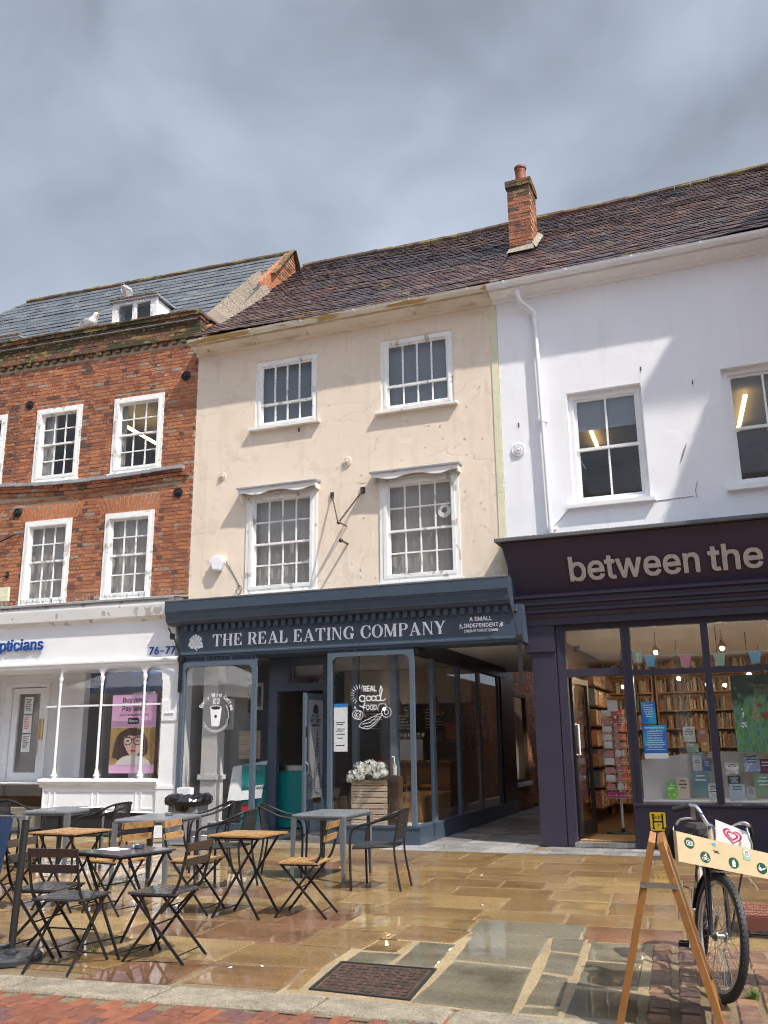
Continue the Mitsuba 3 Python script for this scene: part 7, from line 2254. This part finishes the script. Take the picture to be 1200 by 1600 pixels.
disc = Point(0, 0).buffer(.031, quad_segs=8)
ringp = lambda r0, r1, x=0, y=0: Point(x, y).buffer(r1).difference(Point(x, y).buffer(r0))
line = lambda pts, w: LineString(pts).buffer(w / 2, quad_segs=2)
icons = [
    ('green round sticker with a newspaper at the left of the carrier panel', .075, .70, unary_union([sbox(-.019, -.013, .014, .013).difference(sbox(-.015, -.009, .010, .009)), sbox(-.010, -.004, .005, .005), line([(.014, .008), (.020, .008), (.020, -.013), (-.012, -.013)], .003)])),
    ('green round sticker with a cyclist', .165, .33, unary_union([ringp(.006, .009, -.013, -.010), ringp(.006, .009, .013, -.010), Point(.003, .017).buffer(.005), line([(-.010, .006), (.0, .010), (.004, .002), (-.003, -.003), (.0, -.012)], .005), line([(.0, .009), (.012, .004)], .004)])),
    ('green round sticker with a bottle', .335, .34, unary_union([sbox(-.008, -.020, .008, .006).buffer(.002), Polygon([(-.008, .006), (.008, .006), (.004, .018), (-.004, .018)])])),
    ('green round sticker with a tobacco pipe', .505, .36, unary_union([line([(.022, .006), (.006, -.002), (-.006, -.010)], .006), Polygon([(-.022, .006), (-.008, .006), (-.004, -.004), (-.008, -.014), (-.017, -.014), (-.021, -.006)]), line([(-.015, .010), (-.012, .017)], .003)])),
    ('green round sticker with a newspaper at the right of the carrier panel', .590, .76, unary_union([affinity.rotate(sbox(-.016, -.014, .013, .014).difference(sbox(-.011, -.009, .008, .009)), -22), line([(.0, -.004), (.008, .012)], .004)])),
]
for s_, k, t, ic in icons:
    st = put('sticker', on_panel(disc, k, t, .0008), 'sticker_green', CB, label=s_)
    SK = st
    scene.setdefault('x', None)
    scene.pop('x')
    put('sticker_print', on_panel(ic, k, t, .0022), 'paper', CB)
put('sticker', on_panel(unary_union([Polygon([(-.016, .012), (.004, .020), (.014, .010), (.006, -.004), (-.010, .0)])]), .225, .80, .0008), 'cloth_blue', CB)
put('sticker_print', on_panel(unary_union([sbox(-.018, -.03, .012, -.025), sbox(-.012, -.038, .018, -.033)]), .235, .80, .0008), 'ink', CB)
put('sticker', on_panel(sbox(-.022, -.032, .022, .030), .420, .76, .0008), 'cloth_green', CB, label='square green and white sticker with a grey arch')
put('sticker_print', on_panel(Point(0, .006).buffer(.0205), .420, .76, .0022), 'paper', CB)
put('sticker_print', on_panel(unary_union([sbox(-.009, -.008, -.004, .014), sbox(.004, -.008, .009, .014), sbox(-.009, .012, .009, .018)]), .420, .76, .0036), 'bin_grey', CB)
# card with a heart standing in the box
card = [q(.262, .62, -.06), q(.478, .52, -.06), q(.475, 1.62, -.045), q(.268, 1.78, -.045)]
IC = put('ice_cream_sign', MB().add(card + [c_ - nrm * .004 for c_ in card], [[0, 1, 2, 3], [7, 6, 5, 4], [0, 4, 5, 1], [1, 5, 6, 2], [2, 6, 7, 3], [3, 7, 4, 0]]), 'paper', label='white card with a double pink heart standing in the bicycle carrier', cat='sign')
pr('heart_pink', (0.55, 0.05, 0.13), 0.4)


def on_card(poly, o=.001):
    mb = MB()
    for g_ in getattr(poly, 'geoms', [poly]):
        m_ = trimesh.creation.extrude_polygon(g_, .001, engine='earcut')
        v_ = np.array(m_.vertices)
        P_ = np.array([(1 - a) * (1 - b) * card[0] + a * (1 - b) * card[1] + a * b * card[2] + (1 - a) * b * card[3] for a, b in v_[:, :2]])
        mb.add(P_ + np.outer(v_[:, 2] + o, nrm), np.array(m_.faces))
    return mb


def heart(s, cx, cy):
    t = np.linspace(0, 2 * math.pi, 60)
    return np.stack([cx + s * np.sin(t) ** 3, cy + s * .82 * (13 * np.cos(t) - 5 * np.cos(2 * t) - 2 * np.cos(3 * t) - np.cos(4 * t)) / 13], 1)


h1, h2 = heart(.27, .48, .66), heart(.17, .48, .665)
put('heart', on_card(unary_union([Polygon(h1).difference(affinity.translate(affinity.scale(Polygon(h1), .80, .80), .01, .012)), Polygon(h2).difference(affinity.translate(affinity.scale(Polygon(h2), .66, .66), -.008, .012))]).buffer(0)), 'heart_pink', IC)
mt = meshkit.text_mesh("WALL'S", .13, .001, False)
vt = np.array(mt.vertices)
vt[:, 0] = .20 + (vt[:, 0] - vt[:, 0].min()) / np.ptp(vt[:, 0]) * .58
vt[:, 1] += .22
P_ = np.array([(1 - a) * (1 - b) * card[0] + a * (1 - b) * card[1] + a * b * card[2] + (1 - a) * b * card[3] for a, b in vt[:, :2]])
put('lettering', trimesh.Trimesh(P_ + np.outer(vt[:, 2] + .001, nrm), np.array(mt.faces), process=False), 'heart_pink', IC, kind='stuff')

# low slatted platform behind the bicycle
pr('maroon_wood', lambda p, n, uv: mix((0.16, 0.055, 0.040), (0.10, 0.035, 0.028), fbm(p.x * 5, p.y * 30, uv.y * 9, 3)), 0.35)
PL = thing('slatted_platform', 'low maroon slatted timber platform behind the bicycle', 'platform')
for k in range(5):
    put('slat', MB().box(-.08, 1.5, 7.92 + k * .125, 7.92 + k * .125 + .108, .135, .16), 'maroon_wood', PL)
put('front_board', MB().box(-.07, 1.5, 7.90, 7.925, .055, .150), 'maroon_wood', PL)
put('bearer', MB().box(-.05, 0, 7.95, 8.5, 0, .135).box(1.3, 1.36, 7.95, 8.5, 0, .135).box(.6, .66, 7.95, 8.5, 0, .135), 'maroon_wood', PL)

# ------------------------------------------------------------------ gulls, weeds, litter
pr('gull_white', (0.78, 0.78, 0.78), 0.7)
pr('gull_grey', (0.36, 0.38, 0.41), 0.7)
pr('gull_yellow', (0.55, 0.35, 0.10), 0.5)


def gull(label, pos, deg, head_down=False):
    G = thing('gull', label, 'gull', 'gulls on the brick house roof')
    M = trimesh.transformations.translation_matrix(pos) @ trimesh.transformations.rotation_matrix(math.radians(deg), [0, 0, 1]) @ np.diag([1.4, 1.4, 1.4, 1.0])
    import manifold3d as m3
    sp = lambda c_, r_: m3.Manifold.sphere(r_, 16).translate(c_)
    hp = (.155, 0, .255) if not head_down else (.10, .03, .215)
    chain = [((-.23, 0, .155), .012), ((-.12, 0, .155), .045), ((-.02, 0, .155), .072), ((.08, 0, .165), .070), ((.125, 0, .205), .042), (hp, .040)]
    man = m3.Manifold()
    for (a, ra), (b, rb) in zip(chain, chain[1:]):
        man = man + m3.Manifold.batch_hull([sp(a, ra), sp(b, rb)])
    mm = man.refine_to_length(.02).to_mesh()
    tm = trimesh.Trimesh(mm.vert_properties[:, :3], mm.tri_verts)
    trimesh.smoothing.filter_taubin(tm, iterations=12)
    put('body', xf(tm, M), 'gull_white', G, smooth=True)
    for s in (-1, 1):
        w = MB().add([(.09, s * .062, .20), (-.02, s * .082, .215), (-.16, s * .045, .19), (-.30, s * .012, .165), (-.14, s * .066, .150), (-.0, s * .082, .145), (.07, s * .074, .165)], [[0, 1, 6], [1, 5, 6], [1, 2, 4], [1, 4, 5], [2, 3, 4], [6, 1, 0], [6, 5, 1], [4, 2, 1], [5, 4, 1], [4, 3, 2]])
        m_ = w.mesh()[0]
        put('wing', xf(m_, M), 'gull_grey', G)
        put('leg', xf(MB().tube([(.0, s * .03, .10), (.005, s * .03, .005), (.04, s * .035, .002)], .005, 5).mesh()[0], M), 'gull_yellow', G)
    b0 = np.array(hp) + (np.array([.035, 0, -.002]) if not head_down else np.array([.02, .03, -.015]))
    b1 = np.array(hp) + (np.array([.095, 0, -.022]) if not head_down else np.array([.04, .07, -.06]))
    put('beak', xf(tube([b0, (b0 + b1) / 2, b1], [.012, .010, .003], 8), M), 'gull_yellow', G)
    put('eye', xf(trimesh.util.concatenate([trimesh.creation.icosphere(subdivisions=1, radius=.006).apply_translation(np.array(hp) + [.018, s * .034, .008]) for s in (-1, 1)]), M), 'ink', G)


gull('white gull standing on the brick parapet left of the dormer', BF.p(-2.68, .10, 9.806), -12)
gull('white gull preening on top of the dormer', BF.p(-2.36, .90, 10.86), 112, True)
r = np.random.default_rng(77)
scene['grass_blade'] = {'type': 'twosided', 'bsdf': {'type': 'principled', 'base_color': {'type': 'rgb', 'value': [0.085, 0.16, 0.03]}, 'roughness': 0.6}}


def tuft(label, x, y, n, h, spread):
    mb = MB()
    for k in range(n):
        a, L = r.uniform(0, 6.28), h * r.uniform(.5, 1.1)
        d = np.array([math.cos(a), math.sin(a), 0])
        b = np.array([x, y, -.008]) + d * r.uniform(0, spread * .5)
        sd = np.array([-d[1], d[0], 0]) * .004
        t = b + d * L * r.uniform(.3, .8) + [0, 0, L]
        m_ = (b + t) / 2 + [0, 0, L * .15]
        mb.add([b - sd, b + sd, m_ + sd * .8, m_ - sd * .8, t], [[0, 1, 2], [0, 2, 3], [3, 2, 4]])
    put('weed_tuft', mb, 'grass_blade', label=label, cat='weed')


tuft('green weed growing between the setts by the bicycle wheel', -.02, 6.14, 60, .06, .06)
tuft('small green weed between the flags near the dark chairs', -4.55, 6.0, 26, .04, .05)
tuft('weeds along the foot of the bay window', -9.8, 13.2, 40, .07, .4)
tuft('dry weeds at the foot of the cafe plinth', -5.3, 13.38, 40, .05, .5)
for k, (x, y) in enumerate(((-3.32, 5.85), (-3.13, 5.95), (-2.3, 8.7), (-4.6, 12.9), (-2.8, 10.6))):
    put('litter_scrap', MB().add(*(lambda a: (boxv(-.018, .018, -.007, .007, 0, .003) @ np.array([[math.cos(a), -math.sin(a), 0], [math.sin(a), math.cos(a), 0], [0, 0, 1]]) + [x, y, .006], BOXF))(r.uniform(0, 3))), 'paper',
        label='tiny scrap of white litter on the wet flags', cat='litter', group='scraps of litter on the flags')
